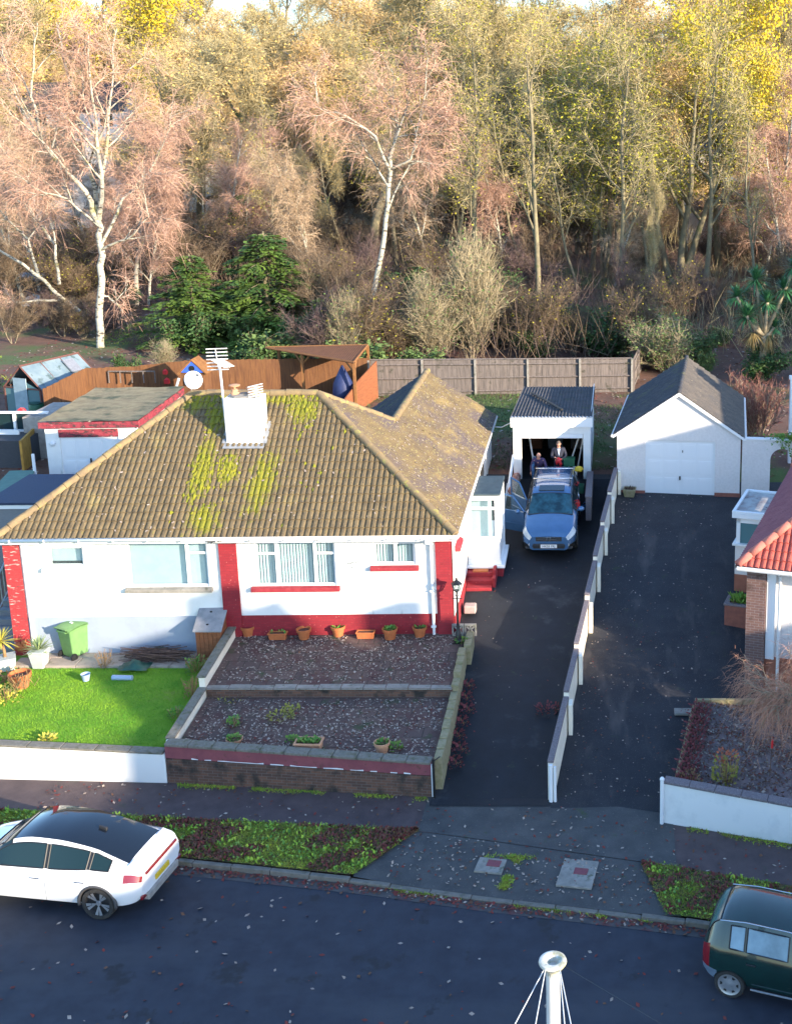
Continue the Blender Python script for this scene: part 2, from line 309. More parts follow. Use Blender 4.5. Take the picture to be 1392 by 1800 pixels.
# ================================================================ ground, road, pavement
DRV = [(25.0,.15),(31.5,1.5),(35.4,2.4),(38,2.84),(40.1,3.12),(41.6,3.18),(60,3.3)]
DRL = [(25.0,.15),(31.5,1.42),(34.6,1.93),(36.6,2.08),(40.6,2.3),(41.3,2.95),(41.6,3.16),(60,3.3)]
def drv(Y): return pw(Y, DRV)
def drvl(Y): return pw(Y, DRL)
GP = [(24.5,-.08),(25.5,.02),(31.5,1.0),(34.6,1.7),(36.6,1.85),(40.6,2.05),(41.5,2.7),(43,3.1),(50,3.3),(56,3.4),(65,3.65),(80,4.2),(110,6),(150,9.5),(200,14),(300,26),(420,30),(900,30)]
def G(X, Y):
    return pw(Y, GP)+(0 if Y < 60 else .35*math.sin(X*.11+Y*.05)*min(1, (Y-60)/20))
xs = sorted(set([-400,-250,-160,-110]+list(range(-80,81,5))+[110,160,250,400]))
ys = sorted(set([-120,-60,-20,10,20]+[24.5,25.5,28,31.5,33,34.6,36.6,38.6,40.6,41.5,43,46,50,56]+list(range(60,130,5))+[140,150,165,180,200,230,260,300,360,420,600,900]))
mb = MB(); nX = len(xs)
mb.add([(x, y, G(x, y)) for y in ys for x in xs], [(j*nX+i, j*nX+i+1, (j+1)*nX+i+1, (j+1)*nX+i) for j in range(len(ys)-1) for i in range(nX-1)])
struct(mb, 'ground', K['wood_floor'], smooth=True)
KERB = [(-60,31.5),(-25,25.4),(-15,23.65),(-12,23.12),(-9.61,22.64),(-5.47,21.98),(-2.83,21.43),(-.41,21.01),(1.92,20.57),(4,19.95),(7,18.4),(10,15.4),(12.5,11),(15,3),(17,-8),(19,-30),(40,-300)]
PB = [(-60,32.6),(-25,26.1),(-14.7,24.6),(-4.68,23.8),(-2,23.2),(.5,22.63),(3.74,21.74),(7,20.4),(11,16.6),(14,11.4),(16.5,3.5),(18.5,-8),(20.5,-30),(42,-300)]
WL = [(-60,34),(-25,27.2),(-15.47,26.05),(-11.12,25.87),(-4.51,25.23),(-1.6,24.85),(1.07,24.16),(3.97,23.33),(8,21.9),(12,18),(15,12.5),(17.5,4.5),(19.5,-8),(21.5,-30),(44,-300)]
def kerbY(x): return pw(x, KERB)
def pbY(x): return pw(x, PB)
def wlY(x): return pw(x, WL)
def strip(mb, x0, x1, lo, hi, zf, dx=.5, ny=3, m=0):
    n = max(2, int((x1-x0)/dx)+1); V = []
    for i in range(n):
        x = x0+(x1-x0)*i/(n-1); a, b = lo(x), hi(x)
        for j in range(ny+1):
            y = a+(b-a)*j/ny; V.append((x, y, zf(x, y, j/ny)))
    return mb.add(V, [(i*(ny+1)+j, (i+1)*(ny+1)+j, (i+1)*(ny+1)+j+1, i*(ny+1)+j+1) for i in range(n-1) for j in range(ny)], m)
def ystrip(mb, y0, y1, xl, xr, zf, dy=.5, nx=3, m=0):
    n = max(2, int((y1-y0)/dy)+1); V = []
    for i in range(n):
        y = y0+(y1-y0)*i/(n-1); a, b = xl(y), xr(y)
        for j in range(nx+1):
            x = a+(b-a)*j/nx; V.append((x, y, zf(x, y)))
    return mb.add(V, [(i*(nx+1)+j, i*(nx+1)+j+1, (i+1)*(nx+1)+j+1, (i+1)*(nx+1)+j) for i in range(n-1) for j in range(nx)], m)
def khz(x): return lerp(.12, .05, max(0, min(1, (x+5.9)/.9)))+(.07*max(0, min(1, (x-.3)/.9)))
struct(strip(MB(), -60, 18, lambda x: kerbY(x)-7.4, lambda x: kerbY(x)+.02, lambda x, y, t: .0, 1), 'road', K['asphalt'])
# far pavement on the near side of the road (below the frame)
struct(strip(MB(), -60, 16, lambda x: kerbY(x)-10.5, lambda x: kerbY(x)-7.4, lambda x, y, t: .1, 1), 'pavement', K['pave'])
mb = MB(); random.seed(3)
x = -40.0
while x < 16:
    L = .9; x1 = x+L-.012; g = khz(x+.45)
    p0 = Vector((x, kerbY(x), 0)); p1 = Vector((x1, kerbY(x1), 0)); d = (p1-p0); a = math.atan2(d.y, d.x)
    j = random.uniform(-.006, .006)
    mb.box(((p0.x+p1.x)/2, (p0.y+p1.y)/2+.06, g/2-.1+j), (d.length, .125, g+.2), a)
    x += L
struct(mb, 'kerb', K['kerb'], bevel=.012)
mb = MB()
strip(mb, -40, 16, lambda x: kerbY(x)-.3, lambda x: kerbY(x)-.002, lambda x, y, t: .006, .5, 1)
struct(mb, 'gutter_channel', mat('road_gutter_silt', (.085,.08,.08), (.05,.045,.05), 3, .35, .65, .9, .4, 90, [((.12,.03,.03), 1.6, .52, .66), ((.16,.14,.12), 30, .66, .74)]))
struct(strip(MB(), -40, -4.15, pbY, lambda x: wlY(x)+.25, lambda x, y, t: .135+.015*t, 1), 'pavement', K['pave'])
struct(strip(MB(), 1.15, 19, pbY, lambda x: wlY(x)+.25, lambda x, y, t: .135+.015*t, 1), 'pavement', K['pave'])
mb = MB()
strip(mb, -5.75, 1.3, lambda x: kerbY(x)+.122, pbY, lambda x, y, t: lerp(khz(x)-.004, .128, t), .3, 3)
strip(mb, -4.6, 1.3, pbY, lambda x: wlY(x)+.3, lambda x, y, t: .139+.02*t, .3, 2)
struct(mb, 'crossover_apron', K['apron'])
def vr(x): return lerp(kerbY(x)+.14, pbY(x)-.02, max(0, min(1, (x+5.75)/1.1)))
mb = MB()
strip(mb, -40, -4.62, lambda x: vr(x)-.015, lambda x: pbY(x)+.05, lambda x, y, t: .142+.03*math.sin(math.pi*t), .3, 4)
strip(mb, .55, 18, lambda x: lerp(pbY(x), kerbY(x)+.12, max(0, min(1, (x-.5)/.5))), lambda x: pbY(x)+.05, lambda x, y, t: .142+.03*math.sin(math.pi*t), .3, 4)
struct(mb, 'verge', K['verge'])
# drives, lawn, patio
def wallX(Y): return -1.60+(Y-25)*.1015
struct(ystrip(MB(), 24.75, 42.2, lambda y: -4.5 if y < 32 else -5.4, lambda y: wallX(y)+.02, lambda x, y: drvl(y)+.02, .3, 4), 'driveway', K['drive'])
struct(ystrip(MB(), 24.1, 41.2, lambda y: wallX(y)-.02 if y > 25 else -1.6, lambda y: lerp(1.3, 2.1, min(1, (y-24)/3.9)) if y < 27.9 else 6.6, lambda x, y: (drv(y)+.015 if y > 25 else .13+.035*(y-24.1)/.9), .5, 5), 'driveway', K['drive2'])
def lawnz(x, y): return .86+(y-26)*.062
struct(ystrip(MB(), 26.0, 31.6, lambda y: -26, lambda y: -11.0, lawnz, .5, 20), 'lawn', K['lawn'])
mb = MB()
for r, (a, b) in enumerate(((30.1, 30.62), (30.63, 31.2))):
    x = -17.1+(.3 if r else 0)
    while x < -12.2:
        wd = .88; z0 = lawnz(0, 30.6)
        mb.bx(x, min(x+wd, -12.1), a, b, z0-.1, z0+.05+random.uniform(-.006, .006)); x += wd+.015
struct(mb, 'paved_path', mat('pale_paving_slab', (.36,.3,.26), (.27,.23,.2), 2, .35, .65, .9, .4, 60, [((.14,.13,.09), 4, .58, .7)]), bevel=.008)
K['patio'] = brickmat('mottled_patio_paving', (.125,.078,.066), (.088,.058,.053), (.028,.025,.022), .45, .45, .012, .9, [((.24,.2,.17), 13, .62, .68, (.8,1.3,1)), ((.09,.042,.04), 2.6, .5, .66), ((.04,.06,.025), 1.9, .6, .72)], plan=True)
def pzl(y): return .88+(y-25.4)*.075
def pzu(y): return 1.37+(y-28.4)*.115
mb = MB(); strip(mb, -11.0, -4.42, lambda x: wlY(x)+.1, lambda x: 28.5, lambda x, y, t: pzl(y), .5, 8)
struct(mb, 'lower_patio', K['patio'])
mb = MB(); ystrip(mb, 28.42, 31.45, lambda y: -11.02, lambda y: -4.42, lambda x, y: pzu(y), .5, 8)
struct(mb, 'upper_patio', K['patio'])
mb = MB()
x = -11.0
while x < -4.5:
    x1 = min(x+.6, -4.42); mb.bx(x, x1-.008, 28.36, 28.62, 1.335, 1.39+random.uniform(-.004, .004), 1); x = x1
mb.bx(-11.0, -4.42, 28.40, 28.55, .9, 1.33)
tag(mb.build('patio_step_wall', [K['brownbrick'], K['conc']], bevel=.006), 'low brick step with slab edge across the middle of the patio', 'step')
# ---------------------------------------------------------------- front walls
def wallseg(mb, a, b, za, zb, ta, tb, th, m=0):
    """wall from a to b (xy), base z za/zb, top ta/tb, thickness th behind the line"""
    a = Vector(a); b = Vector(b); d = (b-a).normalized(); n = Vector((-d.y, d.x))*th
    P = [a, b, b+n, a+n]; lo = [za, zb, zb, za]; hi = [ta, tb, tb, ta]
    vs = [(p.x, p.y, z) for p, z in zip(P, lo)]+[(p.x, p.y, z) for p, z in zip(P, hi)]
    return mb.add(vs, [(3,2,1,0),(4,5,6,7),(0,1,5,4),(1,2,6,5),(2,3,7,6),(3,0,4,7)], m)
t = thing('garden_wall', 'long white rendered wall with grey coping in front of the green lawn', 'wall', (-15,26,.1))
mb = MB(); wallseg(mb, (-30,27.55), (-15.47,25.96), .0,.0, 1.2,1.05, .2); wallseg(mb, (-15.47,25.96), (-11.16,25.78), .0,.0, 1.05,.93, .2)
mb.build('render', K['wallrender'], t, w=True)
mb = MB(); wallseg(mb, (-30,27.52), (-15.47,25.93), 1.2,1.05, 1.26,1.11, .27)
for i in range(5):
    a, b = i/5, (i+1)/5-.004; A = Vector((-15.47,25.93)).lerp(Vector((-11.18,25.75)), a); B = Vector((-15.47,25.93)).lerp(Vector((-11.18,25.75)), b)
    wallseg(mb, A, B, lerp(1.05,.93,a)+.002, lerp(1.05,.93,b)+.002, lerp(1.11,.99,a), lerp(1.11,.99,b), .27)
mb.build('coping', K['coping'], t, w=True, bevel=.01)
t = thing('garden_wall', 'brown brick retaining wall with peeling maroon band in front of the patio', 'wall', (-8,25.5,.1))
A, B = Vector((-11.14,25.78)), Vector((-4.50,25.14))
mb = MB(); wallseg(mb, A, B, .0,.0, .82,.72, .23); mb.build('brickwork', K['brownbrick'], t, w=True)
mb = MB(); wallseg(mb, A+Vector((0,-.012)), B+Vector((0,-.012)), .84,.74, 1.16,1.03, .22); mb.build('painted_band', K['maroon'], t, w=True)
mb = MB(); random.seed(5)
n = 40; ts = [i/n for i in range(n+1)]
V = []
for s in ts:
    p = A.lerp(B, s); zz = lerp(.84,.74,s)
    up = zz+.0+random.uniform(.012,.035); 
    if random.random() < .3: up = zz+.01
    V += [(p.x, p.y-.0155, zz+.004), (p.x, p.y-.0155, up+.012)]
mb.add(V, [(2*i, 2*i+2, 2*i+3, 2*i+1) for i in range(n) if random.random() < .72 and 3 < i < 37]); mb.build('flaked_paint', K['whiteplastic'], t, w=True)
mb = MB(); V = []
n = 11
for i in range(n):
    p, q = A.lerp(B, i/n), A.lerp(B, (i+1)/n-.002); wallseg(mb, p+Vector((0,-.04)), q+Vector((0,-.04)), lerp(1.16,1.03,i/n)+.002, lerp(1.16,1.03,(i+1)/n)+.002, lerp(1.24,1.1,i/n), lerp(1.24,1.1,(i+1)/n), .3)
mb.build('coping', K['coping'], t, w=True, bevel=.012)
mb = MB(); mb.bx(-4.49,-4.45,25.10,25.14,.15,1.05); mb.build('marker_strip', K['whiteplastic'], t, w=True)
mb = MB(); mb.tube([(-4.43,25.08,.15),(-4.43,25.08,1.22)], .03, 8); mb.tube([(-4.43,25.08,1.15),(-4.3,25.3,1.15)], .015, 6); mb.build('gate_post', K['black'], t, w=True)
# side wall between lawn and patio
t = thing('garden_wall', 'cream side wall stepping down between the lawn and the patio', 'wall', (-11.1,28.5,1))
q1, q2 = aY(365,1208,28.35), aY(372,1188,28.4)
zf, zs1, zs2, zb = 1.24, q1.z-.02, q2.z+.0, 2.0
mb = MB(); wallseg(mb, (-11.03,26.0), (-11.03,28.4), .6,.8, zf-.06,zs1-.06, .16); wallseg(mb, (-11.03,28.41), (-11.03,31.1), .8,1.0, zs2-.06,zb-.06, .16)
mb.build('render', K['cream'], t, w=True)
mb = MB()
for (a, b, z0, z1) in ((26.06,28.42,zf,zs1),(28.38,31.08,zs2,zb)):
    n = 4
    for i in range(n):
        u, v = i/n, (i+1)/n-.004; wallseg(mb, (-10.99,lerp(a,b,u)), (-10.99,lerp(a,b,v)), lerp(z0,z1,u)-.058, lerp(z0,z1,v)-.058, lerp(z0,z1,u), lerp(z0,z1,v), .24)
mb.build('coping', K['coping'], t, w=True, bevel=.01)
# low block kerb wall on the drive side of the patio
t = thing('garden_wall', 'low pale block edging wall between patio and dark driveway', 'wall', (-4.4,28,.5))
mb = MB(); y = 25.35; random.seed(11)
while y < 31.0:
    y1 = min(y+.44, 31.05); zt = (pzl(y) if y < 28.4 else pzu(y))+.2
    if 28.0 < y < 28.9: zt = lerp(pzl(28)+.2, pzu(28.9)+.2, (y-28)/.9)
    xo = -4.36+random.uniform(-.012,.012)+(.12 if y > 30 else 0); mb.bx(xo-.1, xo+.1, y, y1-.012, min(drv(y)-.2, zt-.5), zt); y = y1
mb.build('blocks', K['stone'], t, w=True, bevel=.012)
mb = MB()
zz = pzu(31)
for i in range(2):
    x0 = -4.78+i*.36
    mb.bx(x0, x0+.34, 31.02, 31.1, zz, zz+.05); mb.bx(x0, x0+.34, 31.02, 31.1, zz+.31, zz+.36); mb.bx(x0, x0+.04, 31.022, 31.098, zz+.052, zz+.308); mb.bx(x0+.3, x0+.34, 31.022, 31.098, zz+.052, zz+.308)
    for a in (.78, -.78, 0): mb.box((x0+.17, 31.06, zz+.18), (.035, .06, .3), ry=a)
mb.build('screen_block', K['conc'], t, w=True)
# stepped boundary wall between the two drives
def onwall(px, py):
    lo, hi = 20.0, 48.0
    for _ in range(50):
        m = (lo+hi)/2
        p = aY(px, py, m)
        if p.x < wallX(m): hi = m       # the ray runs left as it goes away
        else: lo = m
    return aY(px, py, (lo+hi)/2)
SEG = [((958,1338),(989,1232)),((985,1220),(1005,1159)),((1000,1148),(1028,1070)),((1023,1059),(1044,1002)),((1037,1000),(1056,942)),((1051,932),(1070,884)),((1065,874),(1081,831))]
t = thing('boundary_wall', 'cream boundary wall stepping up the slope between the two driveways', 'wall', (-1,32,1))
Ys = [24.98, 27.6, 29.6, 31.9, 33.9, 35.9, 38.0, 40.25]
mr = MB(); mc = MB(); mps = []
for i in range(7):
    y0, y1 = Ys[i], Ys[i+1]; ym = (y0+y1)/2
    zt0 = drv(y0)+1.02+(.0 if i else .05); zt1 = zt0+(drv(y1)-drv(y0))*.62
    a, b = (wallX(y0)+.06, y0), (wallX(y1)+.06, y1)
    wallseg(mr, a, b, drv(y0)-.3, drv(y1)-.3, zt0-.07, zt1-.07, .13)
    a2, b2 = (wallX(y0)+.068, y0+.01), (wallX(y1)+.068, y1-.01)
    wallseg(mc, a2, b2, zt0-.068, zt1-.068, zt0, zt1, .15)
    mp = MB(); mps.append(mp); wallseg(mp, (wallX(y1)+.17, y1-.36), (wallX(y1)+.17, y1-.01), drv(y1)-.3, drv(y1)-.3, zt1-.075, zt1-.075, .105)
mr.build('render', K['cream'], t, w=True); mc.build('coping', K['granite'], t, w=True, bevel=.01); [q.build('pilaster', K['cream'], t, w=True) for q in mps]
mb = MB(); mb.tube([(-1.60,24.93,.1),(-1.60,24.93,1.15)], .05, 8); mb.tube([(-1.50,24.93,.1),(-1.50,24.93,1.1)], .035, 8); mb.build('end_post', K['pvc'], t, w=True)
# right-hand front wall
t = thing('garden_wall', 'white front wall with pebbly coping at right below the bare weeping shrub', 'wall', (3,23.7,.1))
W2 = [(1.07,24.08),(3.97,23.25),(8,21.8),(14,19.3)]; Z2 = [1.18,1.08,1.0,.95]
mb = MB(); mc = MB()
for i in range(3):
    wallseg(mb, W2[i], W2[i+1], 0,0, Z2[i],Z2[i+1], .2)
    a, b = Vector(W2[i])+Vector((-.01,-.035)), Vector(W2[i+1])+Vector((-.01,-.035)); k = 5
    for j in range(k): wallseg(mc, a.lerp(b, j/k), a.lerp(b, (j+1)/k-.003), lerp(Z2[i],Z2[i+1],j/k)+.002, lerp(Z2[i],Z2[i+1],(j+1)/k)+.002, lerp(Z2[i],Z2[i+1],j/k)+.07, lerp(Z2[i],Z2[i+1],(j+1)/k)+.07, .27)
mb.build('render', K['wallrender'], t, w=True); mc.build('coping', K['granite'], t, w=True, bevel=.01)
mb = MB(); mb.tube([(1.03,24.05,.1),(1.03,24.05,1.26)], .045, 8); mb.blob((1.03,24.05,1.3), .06); mb.build('end_post', K['pvc'], t, w=True, smooth=True, auto=40)
# bed behind it
def bedz(x, y): return .72+(y-24)*.11
mb = MB(); strip(mb, 1.3, 12, lambda x: wlY(x)+.08, lambda x: max(wlY(x)+.2, min(28, 24.0+(x-1.25)*4.9)), lambda x, y, t: max(.3, bedz(x, y)+.04*math.sin(x*3+y*5)), .1, 14)
struct(mb, 'planting_bed', mat('grey_mulch', (.15,.12,.125), (.22,.17,.17), 5, .35, .65, .95, .9, 24, [((.3,.26,.25), 24, .62, .7), ((.09,.05,.045), 2, .55, .68)]))
mb = MB()
for i in range(1, 9):
    y = 24.3+i*.41; x = lerp(1.25, 2.05, (y-24)/3.9); mb.box((x, y, drv(y)/2+bedz(x, y)/2-.0), (.1, .4, abs(bedz(x, y)-drv(y))+.25), -.2)
for i in range(4): mb.box((2.25+i*.42, 27.98, 1.05), (.41, .1, .45))
tag(mb.build('bed_edging', K['stone'], bevel=.01), 'low mossy stone edging around the mulched bed beside the right driveway', 'edging')
mb = MB(); mb.box(at(1205,1253,.82)+Vector((0,0,.03)), (.62, .3, .07)); tag(mb.build('stone_slab', K['conc'], bevel=.01), 'single pale slab lying on the driveway by the bed corner', 'slab')
# hatches in the crossover
for (px, py, wd, dp, lab) in ((862,1522,.62,.5,'smaller concrete hatch surround with maroon cover in the crossover, left of the weeds'), (1015,1536,.78,.95,'larger concrete hatch surround with maroon cover in the crossover, right of the weeds')):
    p = at(px, py, .1); t = thing('access_hatch', lab, 'hatch', p, -.16, 'service hatches in the crossover')
    mb = MB(); mb.box((0,0,.0), (wd, dp, .05)); mb.build('surround', K['conc'], t, bevel=.006)
    mb = MB(); mb.box((.06,.06,.027), (.3, .22, .02)); mb.build('cover', K['maroon'], t, bevel=.004)
# ================================================================ the pair of bungalows
def text_obj(name, body, size, parent, m, M, shear=0, ext=.003, space=1):
    cu = bpy.data.curves.new(name, 'FONT'); cu.body = body; cu.size = size; cu.shear = shear; cu.extrude = ext; cu.align_x = 'CENTER'; cu.align_y = 'CENTER'; cu.space_character = space
    to = bpy.data.objects.new(name+'_tmp', cu); C.objects.link(to)
    dg = bpy.context.evaluated_depsgraph_get(); me = bpy.data.meshes.new_from_object(to.evaluated_get(dg))
    bpy.data.objects.remove(to); bpy.data.curves.remove(cu)
    me.transform(M); me.materials.clear(); me.materials.append(m); me.name = name
    o = bpy.data.objects.new(name, me); C.objects.link(o); o.parent = parent; return o
def holes_wall(mb, x0, x1, z0, z1, y, holes, depth=.12, m=0, axis='x'):
    """front plane at y with rectangular openings and reveals; axis 'x': along x facing -y"""
    X = sorted(set([x0, x1]+[h[0] for h in holes]+[h[1] for h in holes])); Z = sorted(set([z0, z1]+[h[2] for h in holes]+[h[3] for h in holes]))
    def P(a, d, z): return (a, y+d, z) if axis == 'x' else (y-d, a, z)
    for i in range(len(X)-1):
        for j in range(len(Z)-1):
            cx, cz = (X[i]+X[i+1])/2, (Z[j]+Z[j+1])/2
            if any(h[0] < cx < h[1] and h[2] < cz < h[3] for h in holes): continue
            mb.quad(P(X[i],0,Z[j]), P(X[i+1],0,Z[j]), P(X[i+1],0,Z[j+1]), P(X[i],0,Z[j+1]), m)
    for a, b, c, d in holes:
        for p, q in (((a,c),(b,c)), ((b,c),(b,d)), ((b,d),(a,d)), ((a,d),(a,c))):
            mb.quad(P(p[0],0,p[1]), P(q[0],0,q[1]), P(q[0],depth,q[1]), P(p[0],depth,p[1]), m)
    return mb
def window(parent, x0, x1, z0, z1, y, vs=(), hs=(), fw=.055, blind='flat', sill=None, glass='glass_blind', blind_drop=1.0, door=False):
    """frame in the opening at depth y, split by vertical bars vs (x) and short bars hs (xa, xb, z); pane, blind and sill are its children"""
    mb = MB(); d0, d1 = y+.05, y+.115
    mb.bx(x0, x0+fw, d0, d1, z0, z1); mb.bx(x1-fw, x1, d0, d1, z0, z1)
    mb.bx(x0+fw, x1-fw, d0+.001, d1, z0, z0+fw); mb.bx(x0+fw, x1-fw, d0+.001, d1, z1-fw, z1)
    for v in vs: mb.bx(v-.045, v+.045, d0+.002, d1, z0+fw, z1-fw)
    for a, b, z in hs: mb.bx(a, b, d0+.003, d1, z-.035, z+.035)
    wn = mb.build('window', K['pvc'], parent, bevel=.006)
    mb = MB(); mb.quad((x0,d1-.03,z0), (x1,d1-.03,z0), (x1,d1-.03,z1), (x0,d1-.03,z1)); mb.build('pane', K[glass], wn)
    if blind == 'flat':
        zb = lerp(z1, z0, blind_drop)
        mb = MB(); mb.bx(x0, x1, y+.2, y+.21, zb, z1); mb.build('blind', K['blind'], wn)
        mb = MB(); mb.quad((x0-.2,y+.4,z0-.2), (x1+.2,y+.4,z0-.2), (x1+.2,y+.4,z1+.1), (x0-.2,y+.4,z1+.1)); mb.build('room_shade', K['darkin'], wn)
    elif blind == 'slats':
        mb = MB(); x = x0; sw = .088
        while x < x1:
            a = random.uniform(.5, .8); mb.quad((x,y+.19,z0), (x+sw*.86*math.cos(a*.6),y+.19+sw*math.sin(a)*.7,z0), (x+sw*.86*math.cos(a*.6),y+.19+sw*math.sin(a)*.7,z1), (x,y+.19,z1)); x += sw
        mb.build('vertical_blind', K['blind'], wn)
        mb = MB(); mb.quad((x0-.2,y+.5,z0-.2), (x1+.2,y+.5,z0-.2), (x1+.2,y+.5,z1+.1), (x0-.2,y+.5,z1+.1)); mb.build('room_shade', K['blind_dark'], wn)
    if sill:
        sm, a, b, zt, zb = sill
        mb = MB(); mb.prism([(a,y+.02,zt),(a,y-.13,zt-.04),(a,y-.13,zb),(a,y+.02,zb)], (b-a,0,0)); mb.build('sill', K[sm], wn, bevel=.008)
    return wn
def tiles(name, o, u, up, W, T, planes, m, parent, gauge=.292, pitch=.166, amp=.03, step=.034, u0=0):
    """tiled slope from o along unit u (width W) and up-slope unit up (length T), clipped by planes (co, no) that keep the side opposite no"""
    o, u, up = Vector(o), Vector(u).normalized(), Vector(up).normalized(); n = u.cross(up).normalized()
    if n.z < 0: n = -n
    prof = [(0,.0),(.1,-.3),(.2,.0),(.3,.95),(.55,1.2),(.8,.95),(.93,0)]
    cols = []; k = 0
    while k*pitch < W:
        for a, h in prof: cols.append((k*pitch+a*pitch, h*amp))
        k += 1
    rows = []; k = 0
    while k*gauge < T+gauge:
        rows += [(k*gauge-.0, step), ((k+1)*gauge-.004, 0.0)]; k += 1
    V = []; rr = random.Random(4)
    for t, hs in rows:
        for a, h in cols: V.append(o+u*(u0+a)+up*t+n*(h+hs+rr.uniform(-.003,.003)))
    nc = len(cols); Fs = [(j*nc+i, j*nc+i+1, (j+1)*nc+i+1, (j+1)*nc+i) for j in range(len(rows)-1) for i in range(nc-1)]
    bm = bmesh.new(); bv = [bm.verts.new(v) for v in V]
    for f in Fs: bm.faces.new([bv[i] for i in f])
    for pc, pn in planes:
        bmesh.ops.bisect_plane(bm, geom=bm.verts[:]+bm.edges[:]+bm.faces[:], plane_co=Vector(pc), plane_no=Vector(pn), clear_outer=True)
    bmesh.ops.bisect_plane(bm, geom=bm.verts[:]+bm.edges[:]+bm.faces[:], plane_co=o+up*T, plane_no=up, clear_outer=True)
    bmesh.ops.bisect_plane(bm, geom=bm.verts[:]+bm.edges[:]+bm.faces[:], plane_co=o+u*W, plane_no=u, clear_outer=True)
    bmesh.ops.recalc_face_normals(bm, faces=bm.faces)
    me = bpy.data.meshes.new(name); bm.to_mesh(me); bm.free(); me.materials.append(m)
    ob = bpy.data.objects.new(name, me); C.objects.link(ob); ob.parent = parent; return ob
def ridge_run(mb, a, b, r=.12, seg=.45, n=8):
    a, b = Vector(a), Vector(b); L = (b-a).length; k = max(1, int(L/seg)); rr = random.Random(8)
    for i in range(k):
        p, q = a.lerp(b, i/k), a.lerp(b, (i+1)/k-.01/L); dz = Vector((0,0,rr.uniform(-.01,.01)))
        mb.tube([p+dz, p.lerp(q,.5)+dz, q+dz], [r*1.05, r, r*.98], n)
H0 = (-4.7, 31.2, 0)
bung = thing('bungalow', 'pair of white semi detached bungalows with red brick piers under one mossy brown tiled roof', 'house', H0, .024)
def hl(px, py, ly=0):      # photo point on the plane of the front wall -> local
    p = aY(px, py, 31.2+ly); return bung_inv @ p
bung_inv = wmat(bung).inverted()
EZ, EY, RY = 4.84, -.42, 3.8
PT = .745; RZ = EZ+PT*(RY-EY); EXR, EXL = .14, -12.64; RXR, RXL = -4.47, -8.35
BY = 2*RY-EY
wins = [(-5.63,-3.36,3.2,4.52), (-2.27,-1.07,3.8,4.5), (-9.24,-6.97,3.2,4.53), (-11.45,-10.46,3.84,4.43)]
mb = MB(); holes_wall(mb, -12.4, -.3, 2.3, 4.72, 0, wins, .13)
mb.quad((-.02,0,2.2),(-.02,8,2.2),(-.02,8,4.72),(-.02,0,4.72)); mb.quad((-12.58,0,1),(-12.58,8,1),(-12.58,8,4.72),(-12.58,0,4.72))
mb.quad((-12.6,8,2),(0,8,2),(0,8,4.72),(-12.6,8,4.72)); mb.quad((-.02,8,2),(-.02,13.4,2),(-.02,13.4,4.76),(-.02,8,4.76)); mb.quad((-5.05,8,2),(-5.05,13.4,2),(-5.05,13.4,4.76),(-5.05,8,4.76))
mb.add([(-.02,13.4,2),(-5.05,13.4,2),(-5.05,13.4,4.7),(-2.5,13.4,6.5),(-.02,13.4,4.7)], [(0,1,2,3,4)])
mb.build('wall', K['render'], bung)
mb = MB(); mb.bx(-6.14,-.3,-.02,.3,1.2,2.3); mb.bx(-.2,-.003,.0,8,1.0,2.2); o = mb.build('plinth', K['redbrick'], bung); o['label'] = 'red painted brick plinth'
mb = MB(); mb.bx(-12.3,-6.5,-.012,.3,.7,2.297); o = mb.build('plinth', K['shadeplinth'], bung); o['label'] = 'grey plinth with its blue shade put into the colour'
for a, b, zz, mm in ((-12.66,-12.22,.9,'redflake'), (-6.62,-6.13,1.0,'redbrick'), (-.5,-.05,1.2,'redbrick')):
    mb = MB(); mb.bx(a, b, -.07, .35, zz, 4.70); mb.build('brick_pier', K[mm], bung)
x0,x1,z0,z1 = wins[0]; window(bung, x0,x1,z0,z1,0, (-5.03,-3.94), ((-5.58,-5.07,4.16),(-3.9,-3.41,4.16)), blind='slats', sill=('redpaint',-5.78,-3.26,3.2,3.05))
x0,x1,z0,z1 = wins[1]; window(bung, x0,x1,z0,z1,0, (-1.65,), (), blind='slats', sill=('redpaint',-2.36,-.98,3.8,3.66), fw=.075)
x0,x1,z0,z1 = wins[2]; window(bung, x0,x1,z0,z1,0, (-7.56,), ((-7.52,-7.02,4.2),), blind='flat', sill=('conc',-9.34,-6.88,3.2,3.06))
x0,x1,z0,z1 = wins[3]; window(bung, x0,x1,z0,z1,0, (), (), blind='flat', sill=('pvc',-11.62,-10.36,3.84,3.7), blind_drop=.82)
# soffit, fascia, gutters
mb = MB(); mb.bx(EXL+.03,EXR-.03,EY+.03,-.0,4.70,4.735); mb.bx(EXL+.02,EXR-.02,EY+.005,EY+.03,4.66,4.86); mb.bx(EXR-.03,EXR-.005,EY+.03,13.5,4.66,4.86); mb.bx(0.0,EXR-.03,0.002,13.5,4.701,4.73); mb.bx(EXL+.005,EXL+.03,EY+.03,BY,4.66,4.86)
mb.build('fascia', K['pvc'], bung)
mb = MB(); mb.tube([(EXL-.05,EY-.05,4.79),(EXR+.08,EY-.05,4.80)], .06, 8); mb.tube([(EXR+.055,EY-.02,4.80),(EXR+.055,13.6,4.80)], .055, 8)
for i in range(14): mb.bx(EXL+.4+i*.95, EXL+.43+i*.95, EY-.115, EY+.004, 4.72, 4.83)
mb.build('gutter', K['gutter'], bung, smooth=True)
mb = MB(); mb.tube([(-.62,EY-.05,4.76),(-.62,EY-.05,4.66),(-.62,-.06,4.5),(-.62,-.06,1.6)], .042, 8)
for z in (4.45, 3.0, 1.9): mb.bx(-.69,-.55,-.105,-.0,z,z+.05)
mb.bx(-.7,-.54,EY-.12,EY+.02,4.62,4.72); mb.build('downpipe', K['pvc'], bung)
